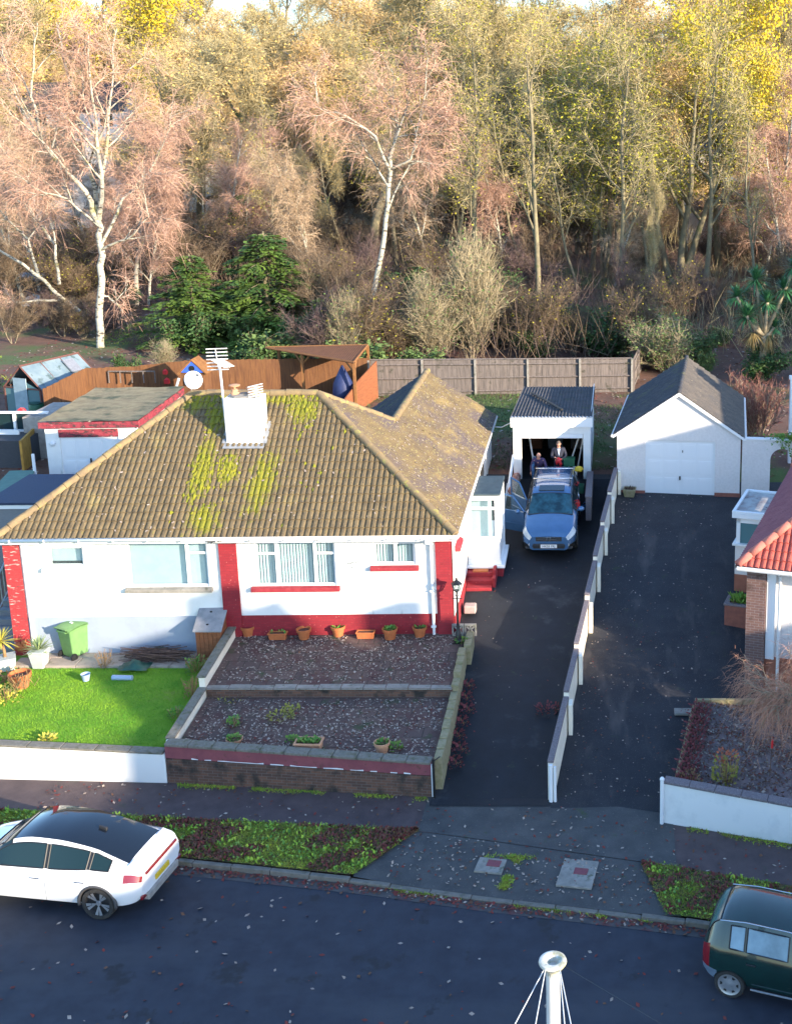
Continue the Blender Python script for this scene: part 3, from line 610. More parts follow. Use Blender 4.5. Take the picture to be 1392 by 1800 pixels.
mb = MB(); mb.tube([(-12.12,-.05,4.6),(-12.12,-.05,1.1)], .04, 8); mb.build('downpipe', K['pvc'], bung)
mb = MB(); mb.tube([(.08,8.0,4.75),(.06,8.0,2.6)], .045, 8); mb.tube([(.08,8.6,4.75),(.08,8.6,4.0),(.06,8.1,3.5)], .04, 8); o = mb.build('downpipe', K['black'], bung); o['label'] = 'black downpipe'
mb = MB(); mb.prism([(-.01,.55,4.15),(.14,.55,4.08),(.14,.55,3.98),(-.01,.55,3.98)], (0,.9,0)); mb.build('side_sill', K['redpaint'], bung)
# roof slopes
su = math.sqrt(1+PT*PT); LT = (RY-EY)*su
upF = (0,1/su,PT/su); hipF = Vector((RXR-EXR, RY-EY, RZ-EZ)); hipL = Vector((RXL-EXL, RY-EY, RZ-EZ))
def vplane(p, d, side): # vertical plane through p containing horizontal direction d; side: keep opposite of normal
    n = Vector((d.y, -d.x, 0)); n.normalize(); return (p, n*side)
pr, pl = Vector((EXR,EY,EZ)), Vector((EXL,EY,EZ))
mb0 = MB()
roof = tiles('roof', (EXL-.1,EY-.03,EZ-.02), (1,0,0), upF, 13.2, LT-.05, [((EXR,EY,EZ), Vector((-hipF.y,hipF.x,0)).normalized()*-1), ((EXL,EY,EZ), Vector((-hipL.y,hipL.x,0)).normalized()), ((0,RY,RZ), (0,1,0))], K['tile'], bung)
tl = (RZ-EZ)/(EXR-RXR); sr = math.sqrt(1+tl*tl)
bk = Vector((RXR-EXR, RY-BY, RZ-EZ))
o = tiles('roof_slope', (EXR+.03,-.6,EZ-.02), (0,1,0), (-1/sr,0,tl/sr), 14.25, 5.6, [((EXR,EY,EZ), Vector((-hipF.y,hipF.x,0)).normalized()), ((RXR,0,0), (-1,0,0)), ((0,13.65,0),(0,1,0))], K['tile_worn_sunlit'], bung)
# the slope above the rear ridge is trimmed away
bm = bmesh.new(); bm.from_mesh(o.data)
zr = EZ+tl*(EXR+2.5)
nb = Vector((-bk.y, bk.x, 0)).normalized()
kill = []
bmesh.ops.bisect_plane(bm, geom=bm.verts[:]+bm.edges[:]+bm.faces[:], plane_co=(EXR,BY,0), plane_no=nb)
bmesh.ops.bisect_plane(bm, geom=bm.verts[:]+bm.edges[:]+bm.faces[:], plane_co=(-2.5,0,0), plane_no=(1,0,0))
for f in bm.faces:
    c = f.calc_center_median()
    if c.x < -2.5 and (c-Vector((EXR,BY,0))).dot(nb)*(Vector((-2,2,0))-Vector((EXR,BY,0))).dot(nb) < 0: kill.append(f)
bmesh.ops.delete(bm, geom=kill, context='FACES'); bm.to_mesh(o.data); bm.free()
tiles('roof_slope', (EXL-.03,BY+.1,EZ-.02), (0,-1,0), (1/sr,0,tl/sr), 9, 5.6, [((EXL,EY,EZ), Vector((-hipL.y,hipL.x,0)).normalized()*-1), ((EXL,BY,EZ), Vector((RXL-EXL,RY-BY,0)).cross(Vector((0,0,1))).normalized()*-1)], K['tile'], bung, gauge=.29)
tiles('roof_slope', (EXR+.1,BY+.03,EZ-.02), (-1,0,0), (0,-1/su,PT/su), 13.2, LT-.05, [((EXR,BY,EZ), Vector((-(bk.y),bk.x,0)).normalized()), ((EXL,BY,EZ), Vector((RXL-EXL,RY-BY,0)).cross(Vector((0,0,1))).normalized())], K['tile'], bung, gauge=.29)
tiles('roof_slope', (-2.5-(zr-EZ)/tl-.03,13.65,EZ-.02), (0,-1,0), (1/sr,0,tl/sr), 8.3, (zr-EZ)/tl*sr, [], K['darktile'], bung)  # rear left slope: its shade is put into the colour with a darker tile
mb = MB(); mb.prism([(-.0,13.55,4.7),(-2.5,13.55,zr-.03),(-5.1,13.55,4.7)], (0,.06,0)); mb.build('verge_board', K['pvc'], bung)
mb = MB()
up = Vector((0,0,.03))
ridge_run(mb, pr+up, Vector((RXR,RY,RZ))+up); ridge_run(mb, pl+up, Vector((RXL,RY,RZ))+up); ridge_run(mb, Vector((RXL,RY,RZ))+up, Vector((RXR,RY,RZ))+up)
tb = (EXR+2.5)/(EXR-RXR); jx = Vector((EXR,BY,EZ)).lerp(Vector((RXR,RY,RZ)), tb)
ridge_run(mb, jx+up, Vector((RXR,RY,RZ))+up, .1); ridge_run(mb, Vector((-2.5,13.66,zr))+up, jx+up); ridge_run(mb, Vector((EXL,BY,EZ))+up, Vector((RXL,RY,RZ))+up, .1)
mb.build('ridge_tiles', K['ridge'], roof, smooth=True, auto=50)
# moss cushions in patches on the front slope (x range, up-slope range, density)
mb = MB(); rr = random.Random(21)
def rfront(x, t): return Vector((x, EY+t/su, EZ+PT*t/su))
nF = Vector((0,-PT/su,1/su))
for x0, x1, t0, t1, n in ((-7.72,-7.1,3.45,4.9,110), (-7.75,-7.05,.9,3.4,330), (-6.95,-6.35,1.9,2.95,270), (-7.55,-6.5,.2,1.6,40), (-5.9,-5.1,1.2,3.2,30), (-5.3,-4.4,4.3,5.15,230), (-5.0,-4.3,3.4,4.4,70), (-7.9,-4.5,5.0,5.2,120), (-8.4,-7.7,4.7,5.2,70), (-5.8,-3.2,.8,4.0,50), (-8,-4,.1,3,40)):
    for _ in range(int(n*.55)):
        x = rr.uniform(x0, x1); t = rr.triangular(t0, t1, t1 if t1 > 4 else (t0+t1)/2)
        x = x if rr.random() < .55 else round(x/.166)*.166+rr.gauss(.0,.03); s = rr.uniform(.03,.075)*(1.2 if rr.random() < .25 else .85); p = rfront(x, t)+nF*rr.uniform(.01,.04)
        L = rr.uniform(1, 2.4); V = [p+Vector((s,0,0)), p+Vector((0,s*L/su,PT*s*L/su)), p-Vector((s,0,0)), p-Vector((0,s*L/su,PT*s*L/su)), p+nF*s*.75]
        mb.add(V, [(0,1,4),(1,2,4),(2,3,4),(3,0,4)])
o = mb.build('moss', K['moss'], roof, smooth=False); o['kind'] = 'stuff'
mb = MB()
for _ in range(900):
    if rr.random() < .25: p = rfront(rr.uniform(-12,-.6), rr.uniform(.1,4.5)); nn = nF
    else:
        y = rr.uniform(-.2,13); q = rr.uniform(0,1)**1.2*2.6; p = Vector((EXR-q, y, EZ+tl*q)); nn = Vector((tl/sr,0,1/sr))
    hip_ok = (p.y-EY) > (EXR-p.x)*(RY-EY)/(EXR-RXR)-.1 if nn.x else (p.y-EY) < (EXR-p.x)*(RY-EY)/(EXR-RXR) and (p.y-EY) < (p.x-EXL)*(RY-EY)/(RXL-EXL)
    if not hip_ok: continue
    a = rr.uniform(0,6.28); s = rr.uniform(.02,.05); t1 = nn.orthogonal().normalized(); t2 = nn.cross(t1)
    e1 = (t1*math.cos(a)+t2*math.sin(a))*s; e2 = (t2*math.cos(a)-t1*math.sin(a))*s*.55; p = p+nn*.05
    mb.add([p-e1-e2, p+e1-e2*.6+nn*.01, p+e1*.9+e2, p-e1*.7+e2], [(0,1,2,3)])
o = mb.build('leaf_litter', K['leaf_pale'], roof); o['kind'] = 'stuff'
# chimney
def on_front(px, py):
    lo, hi = 30.0, 36.5
    for _ in range(40):
        m = (lo+hi)/2; p = bung_inv @ aY(px, py, m)
        if p.z > EZ+PT*(p.y-EY): lo = m
        else: hi = m
    return bung_inv @ aY(px, py, (lo+hi)/2)
cb = on_front(430, 782); cl = on_front(399, 782).x; cr = on_front(461, 782).x
ctop = (bung_inv @ aY(430, 706, 31.2+cb.y)).z
cxm = (cl+cr)/2; cyb = cb.y+.75; zt = RZ+.22
zt = max(zt, ctop)
mb = MB(); mb.bx(cl, cr, cb.y, cyb, cb.z-.35, zt); ch = mb.build('chimney', K['render'], bung, bevel=.012)
mb = MB(); mb.blob((cxm, (cb.y+cyb)/2, zt), ((cr-cl)/2*.97, .36, .09), 12, 6, .12); mb.build('flaunching', K['conc'], ch)
for xx, nm in ((cxm-.28,0), (cxm+.25,1)):
    mb = MB(); yy = (cb.y+cyb)/2
    if nm == 0: mb.lathe((xx,yy,zt), [(.13,0),(.13,.12),(.1,.16),(.1,.22),(.03,.225),(.03,.3),(.16,.31),(.17,.34),(.1,.36),(.02,.37)], 14)
    else: mb.lathe((xx,yy,zt), [(.15,0),(.15,.1),(.17,.12),(.15,.15),(.15,.2),(.18,.22),(.19,.27),(.12,.3),(.02,.32)], 14)
    mb.build('chimney_pot', K['terra_pale'], ch, smooth=True, auto=40)
mb = MB(); d = Vector((0,-1/su,-PT/su)); f0 = Vector((cl-.08,cb.y-.005,cb.z+.02)); mb.prism([f0, f0+Vector((cr-cl+.16,0,0)), f0+Vector((cr-cl+.16,0,0))+d*.2+nF*.04, f0+d*.2+nF*.04], nF*.02)
for sx in (cl-.14, cr): 
    f1 = Vector((sx,cb.y-.0,cb.z+.03)); mb.prism([f1, f1+Vector((.14,0,0)), f1+Vector((.14,0,0))-d*.85, f1-d*.85], nF*.03)
mb.build('flashing', mat('lead_flashing', (.25,.265,.285), (.18,.19,.21), 6, rough=.6), ch)
# porch on the right side, red steps
po = MB(); X0, X1, Y0p, Y1p = -.0, 1.06, 3.75, 5.6; PF = 2.42
po.bx(X0,X1-.03,Y0p+.02,Y1p,PF,3.2); po.bx(X0,X1,Y0p,Y1p,PF-.08,PF+.04)
for xx in (X0+.05, X1-.13): po.bx(xx-.05, xx+.08, Y0p+.01, Y0p+.1, PF, 4.62)
po.bx(X0,X1-.01,Y0p+.005,Y0p+.09,4.5,4.66); po.bx(X0+.02,X1-.06,Y0p+.015,Y0p+.08,4.18,4.27); po.bx(X0+.02,X1-.06,Y0p+.012,Y0p+.08,3.15,3.27)
po.bx(X1-.1,X1-.005,Y0p+.1,Y1p,4.5,4.66); po.bx(X1-.1,X1-.012,Y0p+.1,Y1p,3.15,3.26); po.bx(X1-.1,X1-.008,Y1p-.1,Y1p,PF,4.6); po.bx(X1-.1,X1-.009,Y0p+.8,Y0p+.9,3.2,4.55)
po.bx(X0-.02,X1+.12,Y0p-.14,Y1p,PF-.16,PF-.081)
pch = po.build('porch', K['pvc'], bung, bevel=.008)
mb = MB(); mb.quad((X0+.08,Y0p+.05,3.27),(X1-.15,Y0p+.05,3.27),(X1-.15,Y0p+.05,4.5),(X0+.08,Y0p+.05,4.5)); mb.quad((X1-.05,Y0p+.1,3.26),(X1-.05,Y1p-.1,3.26),(X1-.05,Y1p-.1,4.5),(X1-.05,Y0p+.1,4.5)); mb.build('pane', K['glass_blind'], pch)
mb = MB(); mb.quad((X0+.05,Y0p+.35,3.2),(X1-.3,Y0p+.35,3.2),(X1-.3,Y0p+.35,4.5),(X0+.05,Y0p+.35,4.5)); mb.build('net_curtain', K['blind'], pch)
mb = MB(); mb.bx(X0-.1,X1+.02,Y0p-.06,Y1p+.1,4.665,4.73); mb.build('roof', K['bluefelt'], pch, bevel=.01)
mb = MB(); mb.bx(X0,X1+.06,Y0p-.08,Y1p,1.4,PF-.162); mb.build('porch_base', K['redbrick'], pch)
mb = MB()
for i in range(3): mb.bx(-.0,.82,Y0p-.1-.3*(i+1),Y0p-.08-.3*i-(.02 if i else 0),1.3,2.22-.14*i)
for i in range(2): mb.bx(.821,.93,Y0p-.5-.3*i,Y0p-.09-.3*i,1.3,2.36-.17*i)
mb.build('red_step', K['redbrick'], bung, bevel=.02)
mb = MB(); mb.bx(.18,.66,Y0p-.36,Y0p-.15,2.222,2.26); mb.build('door_mat', K['terracotta'], bung)
mb = MB(); mb.bx(.06,.42,1.3,1.62,drv(32.6)-.05,drv(32.6)+.2); tag(mb.build('stone_block', mat('pinkish_stone', (.4,.3,.28), (.32,.25,.24), 9), None, bevel=.03), 'pinkish stone block on the driveway by the black lamp post', 'block')
o = C.objects['stone_block']; o.location = (H0[0], H0[1], 0)
# side steps, rail (left)
mb = MB()
for i in range(6): mb.bx(-13.75,-12.75,.1+.3*i,.42+.3*i,.9,1.3+.17*i)
mb.build('side_steps', K['greyboard'], bung, bevel=.01)
mb = MB(); mb.tube([(-13.7,-.0,2.25),(-13.7,2.0,3.3)], .03, 6); mb.tube([(-13.7,.05,1.4),(-13.7,2.0,2.4)], .02, 6)
for i in range(10): y = .05+i*.21; mb.tube([(-13.7,y,1.35+.5*y),(-13.7,y,2.26+.52*y)], .016, 5)
mb.build('handrail', K['greymetal'], bung)
# navy flat-roofed side extension
xa = bung_inv @ at(-30, 888, 4.05); xb = bung_inv @ at(66, 834, 4.05); xf = bung_inv @ at(100, 884, 4.05)
mb = MB(); mb.bx(xa.x+.05,-12.5,xf.y+.08,xb.y-.1,1.5,3.84); se = mb.build('side_extension', K['greyboard'], bung)
mb = MB(); mb.bx(xa.x-.1,-12.55,xf.y,xb.y,3.98,4.06); mb.build('flat_roof', K['navyfelt'], se)
mb = MB(); mb.bx(xa.x-.06,-12.56,xf.y+.03,xb.y-.03,3.842,3.978); mb.build('fascia', K['pvc'], se)
mb = MB(); mb.bx(-13.55,-13.42,xf.y+.03,xf.y+.078,1.8,3.84); mb.bx(-13.1,-12.9,xf.y+.03,xf.y+.078,1.8,3.84); mb.bx(-13.42,-13.1,xf.y+.035,xf.y+.078,3.66,3.84); mb.build('door_frame', K['pvc'], se)
mb = MB(); mb.bx(-13.42,-13.1,xf.y+.05,xf.y+.079,1.8,3.66); mb.build('door_pane', K['glass_dark'], se)
# house sign
p = hl(620, 990); grey = mat('grey_sign_metal', (.3,.33,.33), rough=.5)
Mx = Matrix.Translation((p.x,-.012,p.z+.05)) @ Matrix.Rotation(R(90),4,'X') @ Matrix.Rotation(R(9),4,'Z')
text_obj('house_name', 'Lynwood', .13, bung, grey, Mx, shear=.45, space=.9)
text_obj('house_number', '43', .13, bung, grey, Matrix.Translation((p.x+.03,-.012,p.z-.1)) @ Matrix.Rotation(R(90),4,'X'))
mb = MB(); mb.blob((hl(386,950).x,-.45,4.74), (.07,.04,.05), 6, 4, .3)
for i in range(6): mb.tube([(hl(386,950).x+random.uniform(-.3,.3),-.47,4.74+random.uniform(-.08,.1)) for _ in range(3)], .008, 4)
mb.build('cable_bracket', K['black'], bung)
# aerials
W3 = wmat(bung)
ab = bung_inv @ aY(393, 775, 31.2+cb.y+.35); at_ = bung_inv @ aY(377, 624, 31.2+cb.y+.35)
t = thing('tv_aerial', 'tall white television aerial on a mast strapped to the left of the chimney', 'aerial', W3 @ Vector((cl-.06,cb.y+.3,ab.z)), .024)
zt2 = at_.z-ab.z
mb = MB(); mb.tube([(0,0,-.1),(-.06,0,zt2-.3)], .034, 8); mb.build('mast', K['gutter'], t, smooth=True)
mb = MB(); mb.bx(-.03,.12,-.03,.0,.25,.3); mb.bx(-.03,.12,-.03,.0,.75,.8); mb.bx(.09,.12,-.028,-.002,.3,.75); mb.build('bracket', K['greymetal'], t)
mb = MB(); hx = -.12
mb.tube([(hx-.02,.1,zt2-.38),(hx-.02,-.03,zt2+.2)], .014, 5)
for i in range(7): z = zt2-.42+i*.105; mb.tube([(hx-.33,.05,z),(hx+.3,.05,z+.02)], .016, 5)
mb.tube([(hx-.06,.05,zt2-.1),(hx+.5,-.5,zt2-.22)], .018, 5)
for i in range(9): q = i/8; c = Vector((hx-.02,.03,zt2-.1)).lerp(Vector((hx+.48,-.48,zt2-.22)), q); mb.tube([c+Vector((-.12,-.13,0)), c+Vector((.12,.13,0))], .01, 4)
mb.build('antenna', K['gutter'], t)
t = thing('tv_aerial', 'small stacked white aerial lying against the chimney pots', 'aerial', W3 @ Vector((cxm+.42,cb.y+.1,zt-.02)), .024)
mb = MB(); mb.tube([(0,0,-.4),(0,0,.42)], .02, 6); mb.build('mast', K['gutter'], t)
mb = MB()
for i in range(5): z = .1+i*.075; mb.tube([(-.22,-.02,z-.05),(.22,-.02,z+.06)], .017, 5)
mb.build('antenna', K['gutter'], t)
p = W3 @ Vector((RXL,RY,RZ+.1)); t = thing('satellite_dish', 'white satellite dish at the left end of the roof ridge', 'dish', p)
mb = MB(); mb.tube([(0,0,-.2),(.0,0,.42)], .022, 6); mb.tube([(.0,0,.3),(.12,-.1,.32)], .018, 6); mb.build('bracket', K['greymetal'], t)
Md = Matrix.Translation((.12,-.12,.38)) @ Vector((.62,-.72,.3)).to_track_quat('Z', 'Y').to_matrix().to_4x4()
mb = MB(); mb.lathe((0,0,0), [(.001,-.05),(.14,-.035),(.25,0),(.285,.03),(.27,.035),(.24,.012),(.13,-.02),(.001,-.035)], 20, M=Md); mb.build('dish', K['whiteplastic'], t, smooth=True)
e = Md @ Vector((0,.1,.42)); mb = MB(); mb.tube([Md @ Vector((0,.26,0)), e], .012, 5); mb.box(e, (.07,.09,.07)); mb.build('receiver_arm', K['greymetal'], t)
# ================================================================ garages, sheds, fences, neighbours
def local(root): return wmat(root).inverted()
# ---- small garage at the end of the left drive (open, corrugated roof)
gz = 3.18
g = thing('garage', 'small white open garage with dark corrugated roof at the head of the left driveway', 'garage', (-2.45,41.6,gz))
GX0, GX1, GD = -1.44, 1.44, 6.0
mb = MB()
mb.bx(GX0,GX0+.3,0,.25,-.3,1.75); mb.bx(GX1-.27,GX1,0,.25,-.3,1.75); mb.bx(GX0,GX1,-.0,.25,1.752,2.05)
mb.bx(GX0,GX0+.1,.252,GD,-.3,2.1); mb.bx(GX1-.1,GX1,.252,GD,-.3,2.1); mb.bx(GX0+.1,GX1-.1,GD-.1,GD,-.3,2.1)
mb.build('wall', K['render'], g)
mb = MB(); mb.bx(GX0-.08,GX1+.08,-.1,-.003,2.03,2.42); mb.bx(GX1+.004,GX1+.03,-.002,GD,2.1,2.36); mb.build('fascia', K['pvc'], g)
mb = MB(); n = 96; V = []
for i in range(n+1):
    x = GX0-.07+(GX1-GX0+.14)*i/n; z = 2.42+.022*math.cos(i*math.pi*2/4)
    V += [(x,-.14,z), (x,GD+.15,z-.22)]
mb.add(V, [(2*i,2*i+2,2*i+3,2*i+1) for i in range(n)]); mb.build('roof', mat('corrugated_cement_roof', (.04,.042,.05), (.08,.078,.085), 2.5, .35, .65, .85, .4, 60, [((.2,.2,.17), 16, .63, .7), ((.06,.07,.035), 1.5, .58, .7)]), g)
mb = MB(); mb.box((.0,.55,1.73), (2.28,1.05,.05), rx=R(-4)); mb.box((0,.03,1.66), (2.3,.05,.16)); 
for i in range(9): mb.bx(-1.1+i*.27,-1.06+i*.27,.0,.02,1.6,1.73)
mb.build('garage_door', K['pvc'], g, bevel=.006)
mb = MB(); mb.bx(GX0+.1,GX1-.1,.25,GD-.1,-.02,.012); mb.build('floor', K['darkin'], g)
mb = MB(); mb.bx(GX0+.101,GX0+.11,.26,GD-.11,.02,2.05); mb.bx(GX1-.11,GX1-.101,.26,GD-.11,.02,2.05); mb.bx(GX0+.11,GX1-.11,GD-.12,GD-.101,.02,2.05); mb.build('dark_lining', K['darkin'], g)  # near-black sheets put the garage's inner shade into colour
mb = MB(); p = aY(922,688,46.2)-Vector((-2.45,41.6,gz)); q = aY(990,712,42.8)-Vector((-2.45,41.6,gz))
mb = MB(); mb.tube([(-1.05,4.3,2.34),(-.35,2.6,2.42),(.35,.9,2.47)], .045, 6); tag(mb.build('bent_pipe', K['black']), 'black pipe lying across the corrugated garage roof', 'pipe').location = (-2.45,41.6,gz)
mb = MB(); mb.bx(-1.12,-.92,38.5,41.5,2.6,drv(40)+.33); mb.bx(-1.14,-.90,38.48,41.55,drv(40)+.332,drv(40)+.4); tag(mb.build('kerb_wall', K['granite'], bevel=.015), 'short speckled stone wall beside the open garage entrance', 'wall')
# cable from bungalow to garage
mb = MB(); a, b = aY(862,750,44), aY(902,741,41.55); mb.tube([a, a.lerp(b,.5)+Vector((0,0,-.12)), b], .02, 5); tag(mb.build('cable', K['gutter']), 'pale cable slung between the bungalow eaves and the small garage', 'cable')
# ---- garage on the right
g2 = thing('garage', 'pale pebbledash garage with closed panelled door and pitched dark roof at right', 'garage', (-.02,40.15,3.1), -.10)
W_, D_, EH, AH = 4.42, 6.4, 2.28, 3.82
mb = MB(); holes_wall(mb, 0, W_, -.1, EH, 0, [(1.02,3.52,-.1,2.02)], .14)
mb.add([(0,0,EH),(W_,0,EH),(W_/2,0,AH-.08)], [(0,1,2)]); mb.add([(0,D_,EH),(W_,D_,EH),(W_/2,D_,AH-.08)], [(0,2,1)])
mb.quad((0,0,-.4),(0,D_,-.4),(0,D_,EH),(0,0,EH)); mb.quad((W_,0,-.4),(W_,D_,-.4),(W_,D_,EH),(W_,0,EH)); mb.quad((0,D_,-.4),(W_,D_,-.4),(W_,D_,EH),(0,D_,EH)); mb.build('wall', K['pinkrender'], g2)
mb = MB(); mb.bx(1.0,3.54,.06,.1,-.1,2.04)
for i in range(4):
    for j in range(3):
        x0 = 1.12+i*.6; z0 = .08+j*.64; mb.bx(x0,x0+.5,.052,.062,z0,z0+.54); mb.bx(x0+.05,x0+.45,.047,.053,z0+.05,z0+.49)
dr = mb.build('garage_door', K['pvc'], g2, bevel=.008)
mb = MB(); mb.box((2.27,.02,.62), (.05,.05,.14)); mb.build('handle', K['black'], dr); mb = MB(); mb.box((2.36,.025,1.62), (.03,.03,.08)); mb.build('lock', K['black'], dr)
for a, b in ((-.02,1.02),(3.52,W_+.02)):
    mb = MB(); mb.bx(a,b,-.03,.0,-.2,.12); mb.build('plinth', mat('terracotta_painted_plinth', (.28,.1,.07), (.22,.08,.06), 6) if a < 0 else bpy.data.materials['terracotta_painted_plinth'], g2)
sl = math.hypot(W_/2+.12, AH-EH+.06); us = ((W_/2+.12)/sl, 0, (AH-EH+.06)/sl)
tiles('roof_slope', (-.12,D_+.12,EH-.07), (0,-1,0), us, D_+.2, sl, [], K['darktile'], g2, gauge=.28, pitch=.2, amp=.012)
tiles('roof_slope', (W_+.12,-.08,EH-.07), (0,1,0), (-us[0],0,us[2]), D_+.2, sl, [], mat('brown_lichen_tile', (.075,.068,.064), (.13,.11,.09), 2.4, .35, .65, .92, .5, 60, [((.3,.26,.18), 10, .63, .71), ((.08,.075,.075), 1, .55, .7)]), g2, gauge=.28, pitch=.2, amp=.012)
mb = MB(); ridge_run(mb, (W_/2,-.08,AH+.0), (W_/2,D_+.12,AH+.0), .085); mb.build('ridge_tiles', K['darktile'], g2, smooth=True)
mb = MB()
for s in (0, 1):
    a = Vector((-.14,-.1,EH-.1)) if s == 0 else Vector((W_+.14,-.1,EH-.1)); b = Vector((W_/2,-.1,AH-.02))
    mb.prism([a, b, b+Vector((0,0,-.13)), a+Vector((0,0,-.1))], (0,.03,0))
mb.build('bargeboard', K['pvc'], g2)
for xx in (-.17, W_+.17): mb = MB(); mb.tube([(xx,-.1,EH-.12),(xx,D_,EH-.12)], .05, 6); mb.build('gutter', K['pvc'], g2)
# trough planter by its left corner
t = thing('planter', 'mossy square stone planter by the left corner of the right garage', 'planter', at(1106,872,3.08), -.1)
mb = MB(); mb.lathe((0,0,0), [(.24,0),(.32,.26),(.32,.3),(.25,.3),(.25,.22),(.001,.22)], 4, M=Matrix.Rotation(R(45),4,'Z')); mb.build('trough', K['stone'], t, bevel=.015)
mb = MB()
for i in range(60): a = random.uniform(0,6.3); r = random.uniform(0,.2); p = Vector((r*math.cos(a), r*math.sin(a), .22)); mb.tube([p, p+Vector((random.gauss(0,.04), random.gauss(0,.04), random.uniform(.04,.16)))], .008, 3)
mb.build('plant', K['twigs'], t)
# ---- garden wall with archway
t = thing('arch_wall', 'white rendered wall with a round topped archway beside the right garage', 'wall', (4.42,39.72,3.0), -.1)
mb = MB(); mb.bx(0.02,1.02,-.02,.2,-.2,2.22); mb.bx(1.86,3.2,-.02,.2,-.2,2.22)
V = []; n = 14; cx_, cz_, rr_ = 1.44, 1.5, .42
for i in range(n+1):
    a = math.pi*i/n; x, z = cx_-rr_*math.cos(a), cz_+rr_*math.sin(a)
    V += [(x,-.02,z),(x,-.02,2.22),(x,.2,z),(x,.2,2.22)]
mb.add(V, [(4*i,4*i+4,4*i+5,4*i+1) for i in range(n)]+[(4*i+2,4*i+3,4*i+7,4*i+6) for i in range(n)]+[(4*i,4*i+2,4*i+6,4*i+4) for i in range(n)]+[(4*i+1,4*i+5,4*i+7,4*i+3) for i in range(n)]); mb.build('render', K['pinkrender'], t)
mb = MB(); mb.bx(0.0,3.2,-.04,.22,2.222,2.27); mb.build('coping', K['pvc'], t)
mb = MB(); mb.bx(1.95,2.35,-.3,-.05,.75,1.6); mb.bx(1.9,2.4,-.34,-.03,.6,.749); mb.bx(1.98,2.3,-.26,-.1,.3,.599); mb.build('side_fitting', K['pvc'], t, bevel=.02)
# post far right
mb = MB(); p = aY(1390,700,44); mb.bx(p.x-.06,p.x+.06,43.9,44.1,3,p.z+.75); mb.bx(p.x-.1,p.x+.12,43.88,44.12,p.z+.75,p.z+.9); tag(mb.build('white_post', K['pvc'], bevel=.01), 'tall white post at the right edge behind the archway', 'post')
# ---- bungalow on the right
rb = thing('bungalow', 'neighbouring bungalow with red tiled roof and purple brown brick corner pier at right', 'house', (3.62,29.25,0), R(-17))
EZ2 = 4.62; Wd, Dp = 9.4, 9.0; pt2 = .72
mb = MB(); mb.bx(.05,Wd,.02,Dp,1.95,4.5); mb.build('wall', K['pinkrender'], rb)
mb = MB(); mb.bx(.3,Wd,-.02,.3,.6,1.95); mb.build('plinth', mat('orange_brown_plinth', (.36,.14,.09), (.3,.11,.07), 3), rb)
mb = MB(); mb.bx(-.12,.4,-.12,.3,.4,4.48); mb.build('brick_pier', K['pierbrick'], rb)
mb = MB(); mb.bx(.42,.66,-.05,.02,1.9,4.5); mb.build('trim', K['pvc'], rb)
mb = MB(); mb.tube([(.78,-.4,4.52),(.78,-.1,4.35),(.78,-.1,1.0)], .045, 8); mb.build('downpipe', K['gutter'], rb)
mb = MB(); mb.tube([(-.33,-.46,4.58),(Wd+.3,-.46,4.58)], .06, 8); mb.tube([(-.33,-.4,4.58),(-.33,Dp,4.58)], .05, 8); mb.bx(-.25,Wd+.25,-.38,.0,4.49,4.6); mb.bx(-.27,.0,.001,Dp,4.5,4.6); mb.build('gutter', K['gutter'], rb)
mb = MB(); mb.blob((-.3,-.4,4.62), (.1,.07,.07), 6, 4, .3); mb.build('cable_bracket', K['black'], rb)
rx2, ry2 = 4.6, 4.6; rz2 = EZ2+pt2*(ry2+.4); hp = Vector((rx2+.32, ry2+.4, 0)); u2 = math.sqrt(1+pt2*pt2)
r1 = tiles('roof_slope', (-.4,-.42,EZ2), (1,0,0), (0,1/u2,pt2/u2), Wd+.8, 5.0*u2, [((-.32,-.4,0), Vector((-hp.y,hp.x,0))), ((Wd+.3,-.4,0), Vector((hp.y,hp.x,0)))], K['redtile'], rb)
tl2 = (rz2-EZ2)/(rx2+.32); s2 = math.sqrt(1+tl2*tl2)
r2 = tiles('roof_slope', (-.34,Dp+.4,EZ2), (0,-1,0), (1/s2,0,tl2/s2), Dp+.8, 4.92*s2, [((-.32,-.4,0), Vector((hp.y,-hp.x,0))), ((-.32,Dp+.4,0), Vector((hp.y,hp.x,0)))], mat('shaded_red_roof_tile', (.24,.085,.10), (.3,.115,.125), 3, .35, .65, .9, .4, 60), rb)  # left and rear slopes: shade put into a purple copy of the red tile
r3 = tiles('roof_slope', (Wd+.4,Dp+.42,EZ2), (-1,0,0), (0,-1/u2,pt2/u2), Wd+.8, 5.0*u2, [((-.32,Dp+.4,0), Vector((-hp.y,-hp.x,0))), ((Wd+.3,Dp+.4,0), Vector((hp.y,-hp.x,0)))], bpy.data.materials['shaded_red_roof_tile'], rb)
mb = MB(); ridge_run(mb, (-.32,-.4,EZ2+.05), (rx2,ry2,rz2+.05), .12); ridge_run(mb, (-.32,Dp+.4,EZ2+.05), (rx2,ry2,rz2+.05), .12); mb.build('ridge_tiles', mat('pink_ridge_tile', (.48,.16,.12), (.4,.13,.10), 5), rb, smooth=True)
window(rb, 2.2,4.6,2.9,4.3,-.06, (3.4,), ())
pinv = wmat(rb).inverted()
pa = pinv @ at(1280,900,4.62); pb_ = pinv @ at(1299,867,4.62)
px0, py0, py1 = pa.x+.08, pa.y+.12, pb_.y+.5
pz = 2.0
mb = MB(); mb.bx(px0+.1,0.1,py0+.12,py1-.15,pz+.55,pz+1.5); mb.build('porch_wall', K['pinkrender'], rb)
mb = MB(); mb.bx(px0+.1,.1,py0+.1,py1-.12,.9,pz+.549); mb.build('porch_plinth', bpy.data.materials['orange_brown_plinth'], rb)
